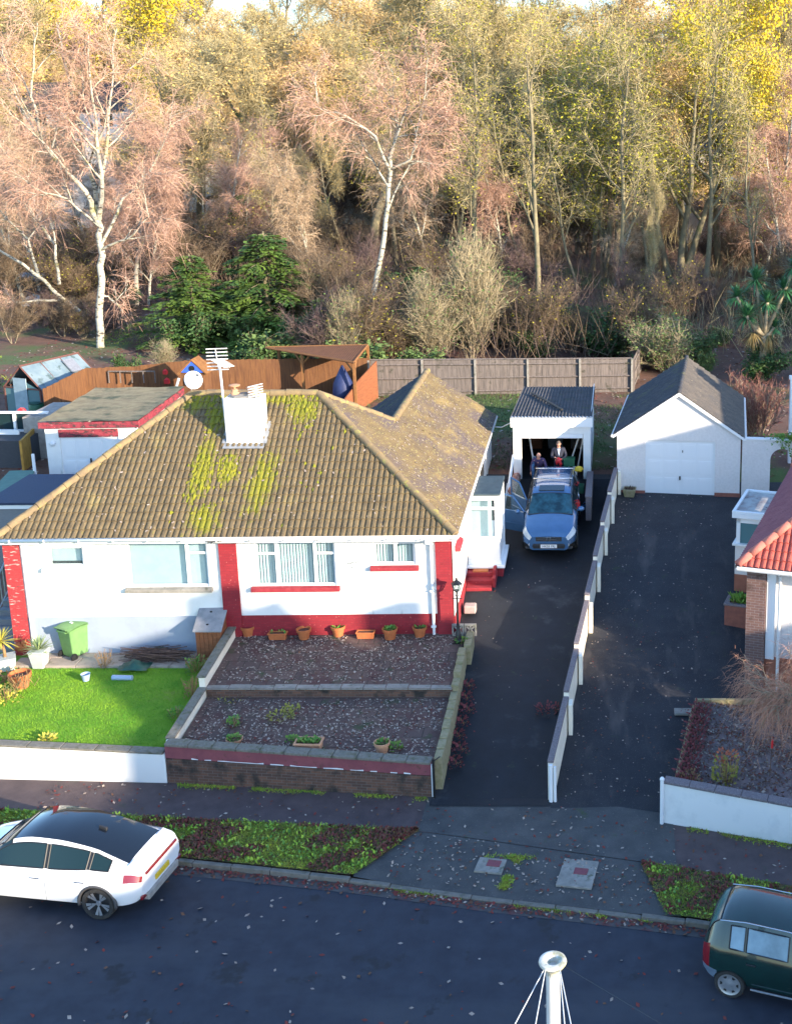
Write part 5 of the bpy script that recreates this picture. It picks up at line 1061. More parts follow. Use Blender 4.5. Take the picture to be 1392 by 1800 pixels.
def car_body(root, st, zl, zb, ztp, wl, wm, wb, wt, matfn, wheels, mats, names):
    """lofted closed shell; matfn(x_mid, band, side) -> material slot; wheel wells cut out; split into one part per slot region"""
    bm = bmesh.new(); rows = []
    for x in st:
        a, b, c = sm(x, zl), sm(x, zb), sm(x, ztp); l_, m_, n_, t_ = sm(x, wl), sm(x, wm), sm(x, wb), sm(x, wt)
        g = max(.0, c-b); k = min(1, g/.35)
        pts = [(0,a),(l_*.85,a),(l_,a+.07),(m_,lerp(a,b,.42)),(m_*.99,lerp(a,b,.80)),(n_,b),(lerp(n_*.975,lerp(n_,t_,.10),k),b+lerp(.012,.05,k)),(lerp(n_*.86,t_*1.0,k),b+g*lerp(.5,.80,k)),(lerp(n_*.74,t_*.93,k),b+g*lerp(.8,.955,k)),(lerp(n_*.42,t_*.55,k),c+.012),(0,c+.02)]
        ring = [bm.verts.new((x, -y, z)) for y, z in pts[::-1]][:]      # top centre down the right side (y<0)
        left = [bm.verts.new((x, y, z)) for y, z in pts[1:-1]]
        rows.append(ring+left)
    nr = len(rows[0]); half = 10
    for i in range(len(st)-1):
        xm = (st[i]+st[i+1])/2
        for j in range(nr):
            f = bm.faces.new([rows[i][j], rows[i+1][j], rows[i+1][(j+1) % nr], rows[i][(j+1) % nr]])
            if j < half: band, side = 9-j, -1
            else: band, side = j-half, 1
            f.material_index = matfn(xm, band, side); f.smooth = True
    c0 = bm.faces.new(rows[0]); c1 = bm.faces.new(rows[-1]); c0.material_index = c1.material_index = 0
    bmesh.ops.recalc_face_normals(bm, faces=bm.faces)
    me = bpy.data.meshes.new('shell'); bm.to_mesh(me); bm.free()
    for q in mats: me.materials.append(q)
    so_ = bpy.data.objects.new('shell', me); C.objects.link(so_)
    cm = MB()
    for wx, wr, half_w in wheels:
        for s in (-1, 1): cm.lathe((0,0,0), [(wr,-.16),(wr,.16)], 28, M=Matrix.Translation((wx,s*half_w,wr-.03)) @ Matrix.Rotation(R(90),4,'X'))
    cu = cm.build('cutter', K['trimblack']); md = so_.modifiers.new('b', 'BOOLEAN'); md.operation = 'DIFFERENCE'; md.solver = 'EXACT'; md.object = cu
    dg = bpy.context.evaluated_depsgraph_get(); res = bpy.data.meshes.new_from_object(so_.evaluated_get(dg))
    bpy.data.objects.remove(so_); bpy.data.objects.remove(cu)
    bm = bmesh.new(); bm.from_mesh(res)
    made = {}
    def emit(faces, name, mi):
        vm = {}; vs = []; fs = []
        for f in faces:
            ids = []
            for v in f.verts:
                if v not in vm: vm[v] = len(vs); vs.append(v.co.copy())
                ids.append(vm[v])
            fs.append(ids)
        m = bpy.data.meshes.new(name); m.from_pydata(vs, [], fs); m.materials.append(mats[mi]); m.update()
        for p in m.polygons: p.use_smooth = True
        try: m.set_sharp_from_angle(angle=R(38))
        except Exception: pass
        o = bpy.data.objects.new(name, m); C.objects.link(o); o.parent = root; return o
    groups = {}
    for f in bm.faces: groups.setdefault(min(f.material_index, len(mats)-1), []).append(f)
    for mi, fs in groups.items():
        if names[mi] in ('body', 'roof'): made[names[mi]] = emit(fs, names[mi], mi); continue
        left = set(fs)
        while left:
            stk = [left.pop()]; isl = []
            while stk:
                f = stk.pop(); isl.append(f)
                for e in f.edges:
                    for q in e.link_faces:
                        if q in left: left.remove(q); stk.append(q)
            ob = emit(isl, names[mi], mi); made.setdefault(names[mi], []).append(ob)
            if names[mi] in ('side_window', 'rear_window', 'windscreen'):      # rubber seal round the glass
                fs_ = set(isl); nxt = {}
                for f in isl:
                    for e in f.edges:
                        if sum(1 for q in e.link_faces if q in fs_) == 1: a, b = e.verts; nxt.setdefault(a, []).append(b); nxt.setdefault(b, []).append(a)
                if nxt:
                    st0 = next(iter(nxt)); loop = [st0]; prev = None; cur = st0
                    for _ in range(400):
                        c = [q for q in nxt[cur] if q is not prev]
                        if not c or c[0] is st0: break
                        prev, cur = cur, c[0]; loop.append(cur)
                    mb = MB(); mb.tube([v.co+v.normal*.004 for v in loop+[st0]], .014, 4, cap=False); mb.build('seal', bpy.data.materials['black_car_trim'], ob)
    bm.free(); return made
def wheel(root, x, y, r, wd, style, side):
    Mw = Matrix.Translation((x, y, r)) @ Matrix.Rotation(R(90)*(-1 if side > 0 else 1),4,'X')      # +Z of the lathe points outward
    t = bpy.data.objects.new('wheel', None); 
    mb = MB(); h = wd/2
    mb.lathe((0,0,0), [(r*.72,-h),(r*.95,-h),(r,-h*.7),(r,h*.7),(r*.95,h),(r*.76,h),(r*.73,h*.85)], 32, M=Mw, closed=True)
    ty = mb.build('wheel', K['rubber'], root, smooth=True, auto=40)
    mb = MB()
    if style == 'dark':      # twisted dark alloy with bright blades
        mb.lathe((0,0,0), [(.001,h*.35),(r*.68,h*.3),(r*.73,h*.8),(r*.755,h*.95)], 30, M=Mw, m=0, caps=False)
        for k in range(5):
            a = 2*math.pi*k/5+.3
            for da, w0, w1 in ((-.16,.035,.05),(.22,.02,.05)):
                p = [Mw @ Vector((rr_*math.cos(a+d_), rr_*math.sin(a+d_), h*z_)) for rr_, d_, z_ in ((.05,-w0/.08*.5,.62),(.05,w0/.08*.5,.62),(r*.72,da+w1/r,.9),(r*.72,da-w1/r,.9))]
                mb.add(p, [(0,1,2,3)], 1)
        mb.lathe((0,0,0), [(.001,h*.75),(.05,h*.72),(.06,h*.5)], 12, M=Mw, m=1, caps=False)
        mb.build('rim', [K['trimblack'], K['silver']], ty, smooth=False)
    else:                    # plain silver trim with oval slots
        mb.lathe((0,0,0), [(.001,h*.95),(r*.16,h*.93),(r*.3,h*.8),(r*.54,h*.78),(r*.66,h*.86),(r*.755,h*1.0)], 30, M=Mw, m=0, caps=False)
        n = 6 if style == 'cover' else 7
        for k in range(n):
            a = 2*math.pi*k/n; V = [Mw @ Vector((rr_*math.cos(a+d_), rr_*math.sin(a+d_), h*.885)) for rr_, d_ in ((r*.46,-.14),(r*.46,.14),(r*.62,.22),(r*.62,-.22))]; mb.add(V, [(0,1,2,3)], 1)
        mb.build('rim', [K['silver'], K['trimblack']], ty, smooth=True, auto=40)
    return ty
def arch(root, x, y, r, m, name='wheel_arch', th=.035, a0=-8, a1=188):
    mb = MB(); pts = [(x+(r+.012)*math.cos(R(a)), y, r-.03+(r+.012)*math.sin(R(a))) for a in range(a0, a1+1, 7)]
    mb.tube(pts, th, 6); return mb.build(name, m, root, smooth=True)
def lin(a, b, n): return [a+(b-a)*i/n for i in range(n+1)]
# ---- white coupe SUV
K['whitepaint'] = mat('white_car_paint', (.8,.81,.83), (.78,.79,.81), 3, rough=.22, coat=.8)
K['glassroof'] = mat('black_glass_roof', (.008,.012,.02), rough=.06, coat=.5)
fw = Vector((-math.cos(R(8.5)), math.sin(R(8.5)), 0))
wc = thing('parked_car', 'white coupe with black glass roof parked at the kerb, left', 'car', (-9.66,21.62,.0), R(171.5))
st = sorted(set(lin(0,.5,6)+lin(.5,4.1,22)+lin(4.1,4.6,6)+[2.02,2.1,.82,1.08,3.32,2.9,3.62]))
def mf(x, band, side):
    if band == 6:
        if 2.02 < x < 2.1 or 1.08 < x < 1.12: return 4
        if .72 < x < 3.3: return 1
    if band in (8, 9) and .34 < x < 2.9: return 5
    if band in (7, 8, 9) and 2.9 <= x < 3.62: return 2
    if band == 4 and x < .3: return 3
    if band in (0, 1) : return 4
    return 0
B = car_body(wc, st, [(0,.42),(.25,.3),(.8,.24),(3.8,.22),(4.6,.3)], [(0,.97),(.2,1.05),(.9,1.06),(1.8,1.0),(3.4,.96),(4.0,.86),(4.6,.62)], [(0,1.0),(.12,1.1),(.3,1.17),(.75,1.33),(1.3,1.49),(1.9,1.585),(2.4,1.6),(2.85,1.53),(3.62,1.05),(4.1,.95),(4.6,.68)],
    [(0,.62),(.2,.78),(.5,.84),(4.1,.84),(4.4,.76),(4.6,.6)], [(0,.74),(.12,.84),(.45,.915),(1,.925),(3.9,.92),(4.3,.84),(4.6,.62)], [(0,.68),(.12,.77),(.5,.84),(1.2,.86),(3.6,.86),(4.2,.78),(4.6,.56)], [(0,.55),(.2,.6),(.8,.6),(1.6,.62),(2.6,.63),(3.4,.7),(3.7,.76),(4.6,.5)],
    mf, [(.93,.4,.9),(3.70,.4,.9)], [K['whitepaint'],K['glass_dark'],K['glass_dark'],K['tailred'],K['trimblack'],K['glassroof']], ['body','side_window','windscreen','tail_lamp','sill_trim','roof'])
for x in (.93, 3.70):
    for s in (-1, 1): wheel(wc, x, s*.80, .365, .23, 'dark', s); arch(wc, x, s*.905, .4, mat('grey_arch_trim', (.06,.06,.065), rough=.6) if x < 1 and s < 0 else bpy.data.materials['grey_arch_trim'])
mb = MB(); mb.prism([(-.01,-.6,.95),(-.01,.6,.95),(-.01,.6,1.0),(-.01,-.6,1.0)], (-.03,0,0)); mb.build('light_bar', K['tailred'], wc)
mb = MB(); mb.prism([(.3,-.68,1.16),(.3,.68,1.16),(.02,.62,1.1),(.02,-.62,1.1)], (0,0,.03)); mb.build('spoiler', K['whitepaint'], wc, bevel=.01)
mb = MB(); mb.bx(-.05,.12,-.6,.6,.34,.52); mb.build('rear_diffuser', mat('grey_bumper_insert', (.3,.29,.27), (.22,.21,.2), 6), wc, bevel=.03)
mb = MB(); mb.bx(-.035,-.002,-.26,.26,.6,.71); pl = mb.build('number_plate', K['yellowplastic'], wc, bevel=.005)
mb = MB(); mb.bx(-.02,.03,-.75,-.5,.46,.52); mb.build('reflector', K['tailred'], wc); mb = MB(); mb.bx(-.0,.05,.55,.76,.46,.53); mb.build('reflector', K['tailred'], wc)
for s in (-1, 1):
    mb = MB(); mb.blob((3.12,s*1.0,1.03), (.1,.13,.075), 10, 6); mb.tube([(3.12,s*.84,.98),(3.12,s*.95,1.0)], .03, 6); mb.build('wing_mirror', K['whitepaint'], wc, smooth=True)
    for x in (1.28, 2.28): mb = MB(); mb.bx(x-.11,x+.11,s*.918,s*.935,.84,.865); mb.build('door_handle', K['chrome'], wc, bevel=.005)
for y in (-.1, .1):
    mb = MB(); mb.bx(.6,.62,y-.005,y+.005,1.27,1.275)
mb = MB(); mb.prism([(1.15,-.03,1.47),(1.15,.03,1.47),(1.33,.02,1.51),(1.33,-.02,1.51)], (0,0,.07)); mb.build('roof_aerial', K['trimblack'], wc, bevel=.01)
mb = MB()
for x in (1.05, 2.06, 3.25): mb.bx(x-.003,x+.003,.925,.9265,.35,.98)
mb.v = [(a, b+.0, c) for a, b, c in mb.v]; mb.build('door_seam', K['trimblack'], wc)
# ---- dark green hatchback
K['greenpaint'] = mat('dark_green_car_paint', (.004,.022,.02), (.005,.03,.027), 3, rough=.15, coat=1)
gc = thing('parked_car', 'dark green hatchback with silver wheel trims parked at the kerb, bottom right', 'car', (1.82,19.6,.0), R(-18))
st = sorted(set(lin(0,.4,8)+lin(.4,3.2,20)+lin(3.2,3.62,4)+[.52,.8,.84,1.62,1.72,2.5]))
def mf(x, band, side):
    if band == 6:
        if .5 < x < .8 or .84 < x < 1.62 or 1.72 < x < 2.5: return 1
        return 0
    if band in (8, 9) and .03 < x < .3: return 2
    if band in (7, 8, 9) and 2.28 < x < 3.0: return 2
    if band in (3,4,5) and x < .16: return 3
    if band in (0, 1): return 4
    if band == 2 and x < .3: return 5
    return 0
B = car_body(gc, st, [(0,.34),(.3,.24),(3.3,.22),(3.62,.28)], [(0,.92),(.2,.97),(1,.95),(2.6,.9),(3.1,.84),(3.62,.62)], [(0,.98),(.05,1.1),(.2,1.36),(.38,1.47),(.8,1.51),(1.6,1.5),(2.2,1.42),(2.6,1.2),(3.02,.97),(3.3,.88),(3.62,.68)],
    [(0,.6),(.15,.72),(.4,.76),(3.2,.76),(3.62,.55)], [(0,.68),(.1,.77),(.4,.825),(3.1,.82),(3.62,.56)], [(0,.62),(.1,.7),(.5,.765),(2.8,.76),(3.62,.5)], [(0,.5),(.2,.54),(.6,.575),(2,.58),(2.6,.62),(3.62,.45)],
    mf, [(.55,.315,.8),(2.92,.315,.8)], [K['greenpaint'], mat('misted_car_window', (.24,.36,.44), (.10,.17,.22), 1.3, .35, .7, .15), mat('misted_rear_window', (.1,.22,.21), (.06,.13,.13), 2, .4, .6, .2), K['tailred'], K['trimblack'], mat('bumper_sky_reflection', (.16,.22,.3), (.12,.17,.24), 4, rough=.35)], ['body','side_window','rear_window','tail_lamp','sill_trim','bumper'])  # bumper's grey-blue is a sky reflection put into its colour
for x in (.55, 2.92):
    for s in (-1, 1): wheel(gc, x, s*.73, .29, .18, 'cover', s)
mb = MB()
for s in (-1, 1): mb.tube([(.3,s*.56,1.44),(.8,s*.562,1.495),(1.6,s*.562,1.485),(2.2,s*.57,1.40)], .012, 5)
mb.build('roof_trim', K['chrome'], gc)
for s in (-1, 1):
    for x in (.95, 2.0): mb = MB(); mb.bx(x-.09,x+.09,s*.815,s*.84,.80,.83); mb.build('door_handle', K['chrome'] if False else K['trimblack'], gc, bevel=.005)
    mb = MB(); mb.bx(.95,2.5,s*.80,s*.83,.27,.3); mb.build('side_strip', K['silver'], gc, bevel=.004)
    mb = MB(); mb.blob((2.35,s*.93,.98), (.08,.1,.07), 8, 5); mb.build('wing_mirror', K['greenpaint'], gc, smooth=True)
mb = MB(); mb.bx(-.02,.0,-.26,.26,.62,.73); mb.build('number_plate', K['yellowplastic'], gc)
# ---- blue SUV on the left drive, nose down the slope, driver and tail doors open
K['bluepaint'] = mat('slate_blue_car_paint', (.06,.15,.30), (.07,.165,.33), 4, rough=.25, metal=.3, coat=.9)
pitch = math.atan((drvl(40.2)-drvl(37.0))/3.2)
sv_ = thing('parked_suv', 'slate blue SUV with roof bars and an open door on the left driveway', 'car', (-2.27,40.8,drvl(40.55)+.03))
sv_.scale = (1.03,1.03,1.03)
sv_.rotation_euler = (0, pitch, R(-90))
st = sorted(set(lin(0,.3,4)+lin(.3,4.1,24)+lin(4.1,4.57,8)+[2.0,2.1,3.12,1.0,.92,2.72,3.42]))
def mf(x, band, side):
    if side < 0 and 2.1 < x < 3.1 and 2 <= band <= 5: return 6  # dark patch coloured on the shell for the shaded interior behind the door
    if band == 6:
        if .35 < x < .92 or 1.0 < x < 2.0 or 2.1 < x < 3.12: return 1
    if band in (7, 8, 9) and 2.72 < x < 3.42: return 2
    if band in (0, 1) or (band == 2 and False): return 4
    if band in (4, 5) and 4.1 < x: return 7
    if band in (2,) and x > 4.15: return 4
    return 0
B = car_body(sv_, st, [(0,.4),(.4,.3),(4.1,.28),(4.57,.34)], [(0,1.06),(.3,1.08),(3.2,1.06),(3.6,1.02),(4.2,.94),(4.45,.86),(4.57,.76)], [(0,1.5),(.1,1.58),(.5,1.63),(1.5,1.67),(2.2,1.66),(2.7,1.58),(3.42,1.13),(3.7,1.09),(4.2,1.0),(4.45,.92),(4.57,.8)],
    [(0,.74),(.3,.8),(4.1,.8),(4.4,.74),(4.57,.62)], [(0,.8),(.2,.87),(.5,.89),(3.9,.885),(4.3,.84),(4.5,.72),(4.57,.62)], [(0,.78),(.2,.83),(.5,.845),(3.4,.84),(4.0,.8),(4.4,.7),(4.57,.56)], [(0,.62),(.3,.66),(1,.68),(2.4,.67),(3.0,.7),(3.5,.76),(4.57,.5)],
    mf, [(.85,.38,.88),(3.55,.38,.88)], [K['bluepaint'],K['glass_dark'],mat('tinted_windscreen', (.03,.11,.15), (.012,.04,.06), 2.5, .4, .6, .07),K['tailred'],K['trimblack'],K['glassroof'],K['darkin'],K['lampglass']], ['body','side_window','windscreen','tail_lamp','sill_trim','roof','dark_door_patch','headlight'])
for x in (.85, 3.55):
    for s in (-1, 1): wheel(sv_, x, s*.79, .345, .2, 'cover7', s); arch(sv_, x, s*.87, .38, K['trimblack'], th=.03)
for s in (-1, 1):
    mb = MB(); mb.lathe((0,0,0), [(.07,-.04),(.075,.04),(.055,.045),(.001,.02)], 14, M=Matrix.Translation((4.52,s*.58,.52)) @ Matrix.Rotation(R(90),4,'Y')); mb.build('fog_lamp', K['lampglass'], sv_, smooth=True, auto=40)
mb = MB(); mb.bx(4.42,4.63,-.52,.52,.40,.56); mb.bx(4.30,4.56,-.76,.76,.34,.43); o = mb.build('lower_bumper', K['trimblack'], sv_, bevel=.04)
mb = MB(); mb.bx(4.545,4.575,-.42,.42,.635,.80); gr = mb.build('grille', K['trimblack'], sv_, bevel=.01)
mb = MB()
for z in (.66, .72, .785): mb.bx(4.576,4.59,-.40,.40,z-.012,z+.012)
mb.build('grille_bars', K['chrome'], gr)
mb = MB(); mb.prism([(4.595,-.065,.675),(4.595,-.04,.675),(4.595,-.035,.775),(4.595,-.075,.775)], (.012,0,0)); mb.prism([(4.595,.04,.675),(4.595,.065,.675),(4.595,.075,.775),(4.595,.035,.775)], (.012,0,0)); mb.bx(4.597,4.606,-.04,.04,.712,.735); mb.build('emblem', K['chrome'], gr)
mb = MB(); mb.bx(4.632,4.645,-.26,.26,.44,.555); npl = mb.build('number_plate', K['whiteplastic'], sv_)
text_obj('plate_text', 'HK03 FRJ', .105, npl, K['black'], Matrix.Translation((4.648,0,.497)) @ Matrix.Rotation(R(90),4,'Z') @ Matrix.Rotation(R(90),4,'X'), ext=.002)
for s in (-1, 1):
    mb = MB(); mb.tube([(.35,s*.60,1.64),(.5,s*.60,1.70),(2.1,s*.60,1.725),(2.25,s*.60,1.67)], .022, 6); mb.build('roof_rail', K['trimblack'], sv_, smooth=True)
for x in (.75, 1.75):
    mb = MB(); mb.tube([(x,-.66,1.75),(x,.66,1.75)], .028, 8); mb.build('roof_bar', K['chrome'], sv_, smooth=True)
mb = MB(); mb.box((2.42,0,1.652), (.40,.84,.03), ry=R(6)); mb.build('sunroof', K['glassroof'], sv_, bevel=.01)
mb = MB(); mb.tube([(3.44,-.72,1.12),(3.44,.72,1.12)], .02, 5); mb.tube([(3.42,.1,1.13),(3.34,.62,1.16)], .008, 4); mb.tube([(3.42,-.55,1.13),(3.34,-.02,1.16)], .008, 4); mb.build('wiper', K['trimblack'], sv_)
mb = MB(); mb.blob((3.0,.99,1.14), (.09,.12,.085), 10, 6); mb.tube([(3.0,.84,1.08),(3.0,.93,1.12)], .03, 6); mb.build('wing_mirror', K['bluepaint'], sv_, smooth=True)
# a driver's door swung open (car's right), a rear door ajar, the side-hinged tailgate open
def open_door(x, y, ang, L, mirror):
    T = Matrix.Translation((x, y, 0)) @ Matrix.Rotation(ang, 4, 'Z')
    def tr(mb): mb.v = [tuple(T @ Vector(p)) for p in mb.v]; return mb
    mb = MB(); mb.prism([(0,-.03,.38),(-L,-.03,.38),(-L,-.03,1.06),(0,-.03,1.06)], (0,.06,0)); mb.bx(-L,-.0,-.028,.028,.36,.379)
    for p, q in (((0,1.06),(-.42,1.56)), ((-.42,1.56),(-L,1.6)), ((-L,1.6),(-L,1.06))): mb.tube([(p[0],0,p[1]),(q[0],0,q[1])], .03, 5)
    mb.tube([(-.05,-.035,.62),(-L+.05,-.035,.62)], .02, 5)
    d = tr(mb).build('door', K['bluepaint'], sv_, bevel=.0)
    mb = MB(); mb.quad((-.05,0,1.06),(-L+.02,0,1.06),(-L+.02,0,1.58),(-.42,0,1.54)); tr(mb).build('door_window', K['glass_blind'], d)
    mb = MB(); mb.bx(-L*.85,-.1,.031,.05,.42,1.0); tr(mb).build('door_card', K['darkin'], d)
    if mirror: mb = MB(); mb.blob((-.16,-.16,1.12), (.08,.12,.08), 10, 6); tr(mb).build('wing_mirror', K['bluepaint'], d, smooth=True)
    return d
open_door(3.12, -.885, R(66), 1.08, True)
open_door(2.0, -.885, R(38), .95, False)
mb = MB(); mb.prism([(-.0,-.80,.62),(-1.05,-.86,.62),(-1.05,-.86,1.1),(0,-.80,1.1)], (0,.09,0)); 
for p, q in (((0,1.1),(-.0,1.62)), ((-.0,1.62),(-.95,1.6)), ((-.95,1.6),(-1.05,1.1))): mb.tube([(p[0],-.80,p[1]),(q[0],-.82,q[1])], .045, 5)
tg_ = mb.build('tailgate', K['bluepaint'], sv_); mb = MB(); mb.quad((0,-.80,1.1),(-1.05,-.83,1.1),(-.95,-.83,1.6),(0,-.80,1.62)); mb.build('tailgate_window', K['glass_blind'], tg_)
# ---- telegraph pole in the foreground
pt = aY(971, 1690, 11.6); tp = thing('telegraph_pole', 'pale round telegraph pole with a flared open cap in the foreground', 'pole', (pt.x, 11.6, 0))
hh = pt.z
mb = MB(); mb.lathe((0,0,0), [(.115,0),(.1,hh*.5),(.078,hh-.06),(.06,hh-.06)], 18); mb.build('pole', mat('pale_painted_pole', (.62,.62,.6), (.5,.5,.48), 4, .45, .7, .6, .2, 60, stretch=(3,3,.4)), tp, smooth=True, auto=40)
mb = MB(); mb.lathe((0,0,hh), [(.079,-.11),(.14,-.045),(.165,-.005),(.158,.02),(.11,.035),(.07,.01),(.055,-.1),(.05,-.3),(.075,-.3)], 24, closed=True); mb.build('cap', mat('lichen_spotted_cap', (.6,.6,.55), (.34,.33,.2), 7, .45, .62, .7, .3, 40), tp, smooth=True, auto=50)
for (px, py, Yk), far in (((905,1800,10.6),5), ((941,1800,10.3),5), ((992,1800,10.4),5), ((1003,1800,10.3),5)):
    s_ = Vector((math.copysign(.075, px-971), -.02, hh-.04)); e_ = aY(px, py, Yk)-Vector((pt.x, 11.6, 0)); d = e_-s_; mb = MB(); mb.tube([s_, s_+d*far], .006, 4); mb.build('cable', K['gutter'], tp)
s_ = Vector((.1,0,hh-.04)); e_ = aY(1392,1905,9.0)-Vector((pt.x,11.6,0)); mb = MB(); mb.tube([s_, s_.lerp(e_,.5)+Vector((0,0,-.1)), e_], .0035, 4); mb.build('cable', K['black'], tp)
# ---- black lamp post by the red pier
lp = thing('lamp_post', 'black Victorian style lamp post beside the right red brick pier', 'lamp post', (-4.56,30.72,pzu(30.7)))
hl_ = 1.75
mb = MB(); mb.lathe((0,0,0), [(.14,0),(.14,.06),(.09,.1),(.07,.3),(.045,.34),(.035,.6),(.03,hl_-.35),(.05,hl_-.33),(.03,hl_-.3),(.03,hl_-.22)], 12); mb.tube([(-.14,0,hl_-.42),(.14,0,hl_-.42)], .014, 5); mb.build('post', K['black'], lp, smooth=True, auto=40)
mb = MB(); mb.lathe((0,0,hl_-.22), [(.04,0),(.09,.03),(.1,.05)], 6); mb.lathe((0,0,hl_+.02), [(.15,0),(.16,.02),(.06,.1),(.03,.12),(.035,.16),(.001,.2)], 6)
for k in range(6): a = math.pi*k/3; mb.tube([(.09*math.cos(a),.09*math.sin(a),hl_-.17),(.14*math.cos(a),.14*math.sin(a),hl_+.02)], .01, 4)
mb.build('lantern', K['black'], lp)
mb = MB(); mb.lathe((0,0,hl_-.17), [(.085,0),(.132,.185)], 6); mb.build('lantern_glass', K['glass_blind'], lp)
# ================================================================ people
def skin_mesh(verts, edges, radii, lvl=1):
    me = bpy.data.meshes.new('sk'); me.from_pydata(verts, edges, []); o = bpy.data.objects.new('sk', me); C.objects.link(o)
    m = o.modifiers.new('s', 'SKIN'); m.use_smooth_shade = True
    for i, r in enumerate(radii):
        d = me.skin_vertices[0].data[i]; d.radius = r if hasattr(r, '__len__') else (r, r); d.use_root = (i == 0)
    sb = o.modifiers.new('u', 'SUBSURF'); sb.levels = lvl; sb.render_levels = lvl
    dg = bpy.context.evaluated_depsgraph_get(); res = bpy.data.meshes.new_from_object(o.evaluated_get(dg)); bpy.data.objects.remove(o)
    V = [v.co.copy() for v in res.vertices]; Fs = [tuple(p.vertices) for p in res.polygons]; bpy.data.meshes.remove(res); return V, Fs
def chain(pts): return pts, [(i, i+1) for i in range(len(pts)-1)]
def hand(mb, wrist, d, n, side, curl):
    """palm, four unequal curled fingers, a thumb off the side; d: direction of the hand, n: palm normal"""
    d = d.normalized(); s_ = d.cross(n).normalized()*side; n = s_.cross(d).normalized()*side
    pts, ed = chain([wrist, wrist+d*.045, wrist+d*.085]); V, Fs = skin_mesh(pts, ed, [(.022,.018),(.036,.017),(.038,.015)]); mb.add(V, Fs)
    for k, (off, L) in enumerate(((-.028,.066),(-.009,.078),(.01,.074),(.029,.056))):
        p = wrist+d*.075+s_*off; q = [p]; a = 0
        for j in range(3):
            a += curl*(.7+.2*k/3); q.append(q[-1]+(d*math.cos(a)+n*math.sin(a))*L*(.42,.33,.25)[j])
        V, Fs = skin_mesh(*chain(q), [.0095,.009,.008,.007]); mb.add(V, Fs)
    p = wrist+d*.025-s_*.03; q = [p, p+d*.025-s_*.025, p+d*.05-s_*.032+n*.018, p+d*.07-s_*.025+n*.035]; V, Fs = skin_mesh(*chain(q), [.012,.011,.01,.008]); mb.add(V, Fs)
def person(root, J, top, topname, hair, hairstyle, curls, look):
    V3 = lambda k: Vector(J[k])
    names = ['pelvis','waist','chest','neck','head0']; mb = MB()
    P = [V3('pelvis'),V3('waist'),V3('chest'),V3('neck'),V3('head0')]; ids = {n: i for i, n in enumerate(names)}; E = [(0,1),(1,2),(2,3),(3,4)]; Rr = [(.135,.1),(.125,.095),(.15,.1),(.055,.055),(.06,.065)]
    def addc(par, ks, rs):
        nonlocal P, E, Rr
        prev = ids[par]
        for k, r in zip(ks, rs): ids[k] = len(P); P.append(V3(k)); E.append((prev, ids[k])); Rr.append(r); prev = ids[k]
    for s in 'LR':
        addc('chest', [s+'sh', s+'el', s+'wr'], [.06,.042,.026]); addc('pelvis', [s+'hip', s+'kn', s+'an', s+'toe'], [.085,.058,.038,.03])
    V, Fs = skin_mesh(P, E, Rr, 1); mb.add(V, Fs)
    hc = V3('head'); f = Vector(look).normalized(); up = Vector((0,0,1)); r_ = f.cross(up).normalized(); up = r_.cross(f).normalized()
    # head: an egg with brow, nose, mouth and chin
    n, k = 20, 14; V = []
    for i in range(k+1):
        a = math.pi*i/k
        for j in range(n):
            b = 2*math.pi*j/n; x, y, z = math.sin(a)*math.cos(b), math.sin(a)*math.sin(b), math.cos(a)
            w_ = .076*(1-.22*max(0,-z)); d_ = .096*(1-.10*max(0,-z)); fy = y*d_
            if y > .5 and abs(x) < .22 and -.35 < z < .05: fy += .02*(1-abs(x)/.22)*(1-abs(z+.2)/.25 if abs(z+.2) < .25 else 0)
            if y > .6 and -.06 < z < .14 and .12 < abs(x) < .5: fy -= .008
            if y > .5 and -.62 < z < -.45: fy -= .004
            if y > .4 and z < -.75: fy += .01
            V.append(hc+r_*x*w_+f*fy+up*z*.118)
    mb.add(V, [(i*n+j, (i+1)*n+j, (i+1)*n+(j+1)%n, i*n+(j+1)%n) for i in range(k) for j in range(n)])
    for s in (-1, 1): mb.blob(hc+r_*s*.078-f*.005-up*.005, (.012,.02,.032), 8, 5)
    for s, c_ in zip('LR', curls):
        w_ = V3(s+'wr'); e_ = V3(s+'el'); dr = Vector(J.get(s+'hd', (w_-e_))); hand(mb, w_, dr, Vector(J.get(s+'pn', (0,0,-1))), -1 if s == 'L' else 1, c_)
    b = mb.build('body', K['skin'], root, smooth=True)
    mb = MB()
    for s in (-1, 1): mb.blob(hc+r_*s*.03+f*.083+up*.004, (.011,.008,.007), 8, 5)
    for s in (-1,): 
        eb = mb
    eb.build('eyes', K['black'], root, smooth=True)
    mb = MB(); mb.box(hc+f*.086-up*.062, (.045,.01,.008), math.atan2(f.y, f.x)-math.pi/2); mb.build('mouth', mat('lip_'+topname, (.32,.12,.1)), root)
    mb = MB(); V = []; idx = {}
    for i in range(k+1):
        a = math.pi*i/k
        for j in range(n):
            bb = 2*math.pi*j/n; x, y, z = math.sin(a)*math.cos(bb), math.sin(a)*math.sin(bb), math.cos(a); V.append(hc+r_*x*.083+f*(y*.102-.004)+up*(z*.126+.002))
    fs = []
    for i in range(k):
        for j in range(n):
            a = math.pi*(i+.5)/k; bb = 2*math.pi*(j+.5)/n; y, z = math.sin(a)*math.sin(bb), math.cos(a)
            keep = (z > .45 and y < .75) or (z > -.35 and y < -.05) if hairstyle == 'full' else (-.4 < z < .42 and y < .12)
            if keep: fs.append((i*n+j, (i+1)*n+j, (i+1)*n+(j+1)%n, i*n+(j+1)%n))
    mb.add(V, fs); mb.build('hair', hair, root, smooth=True)
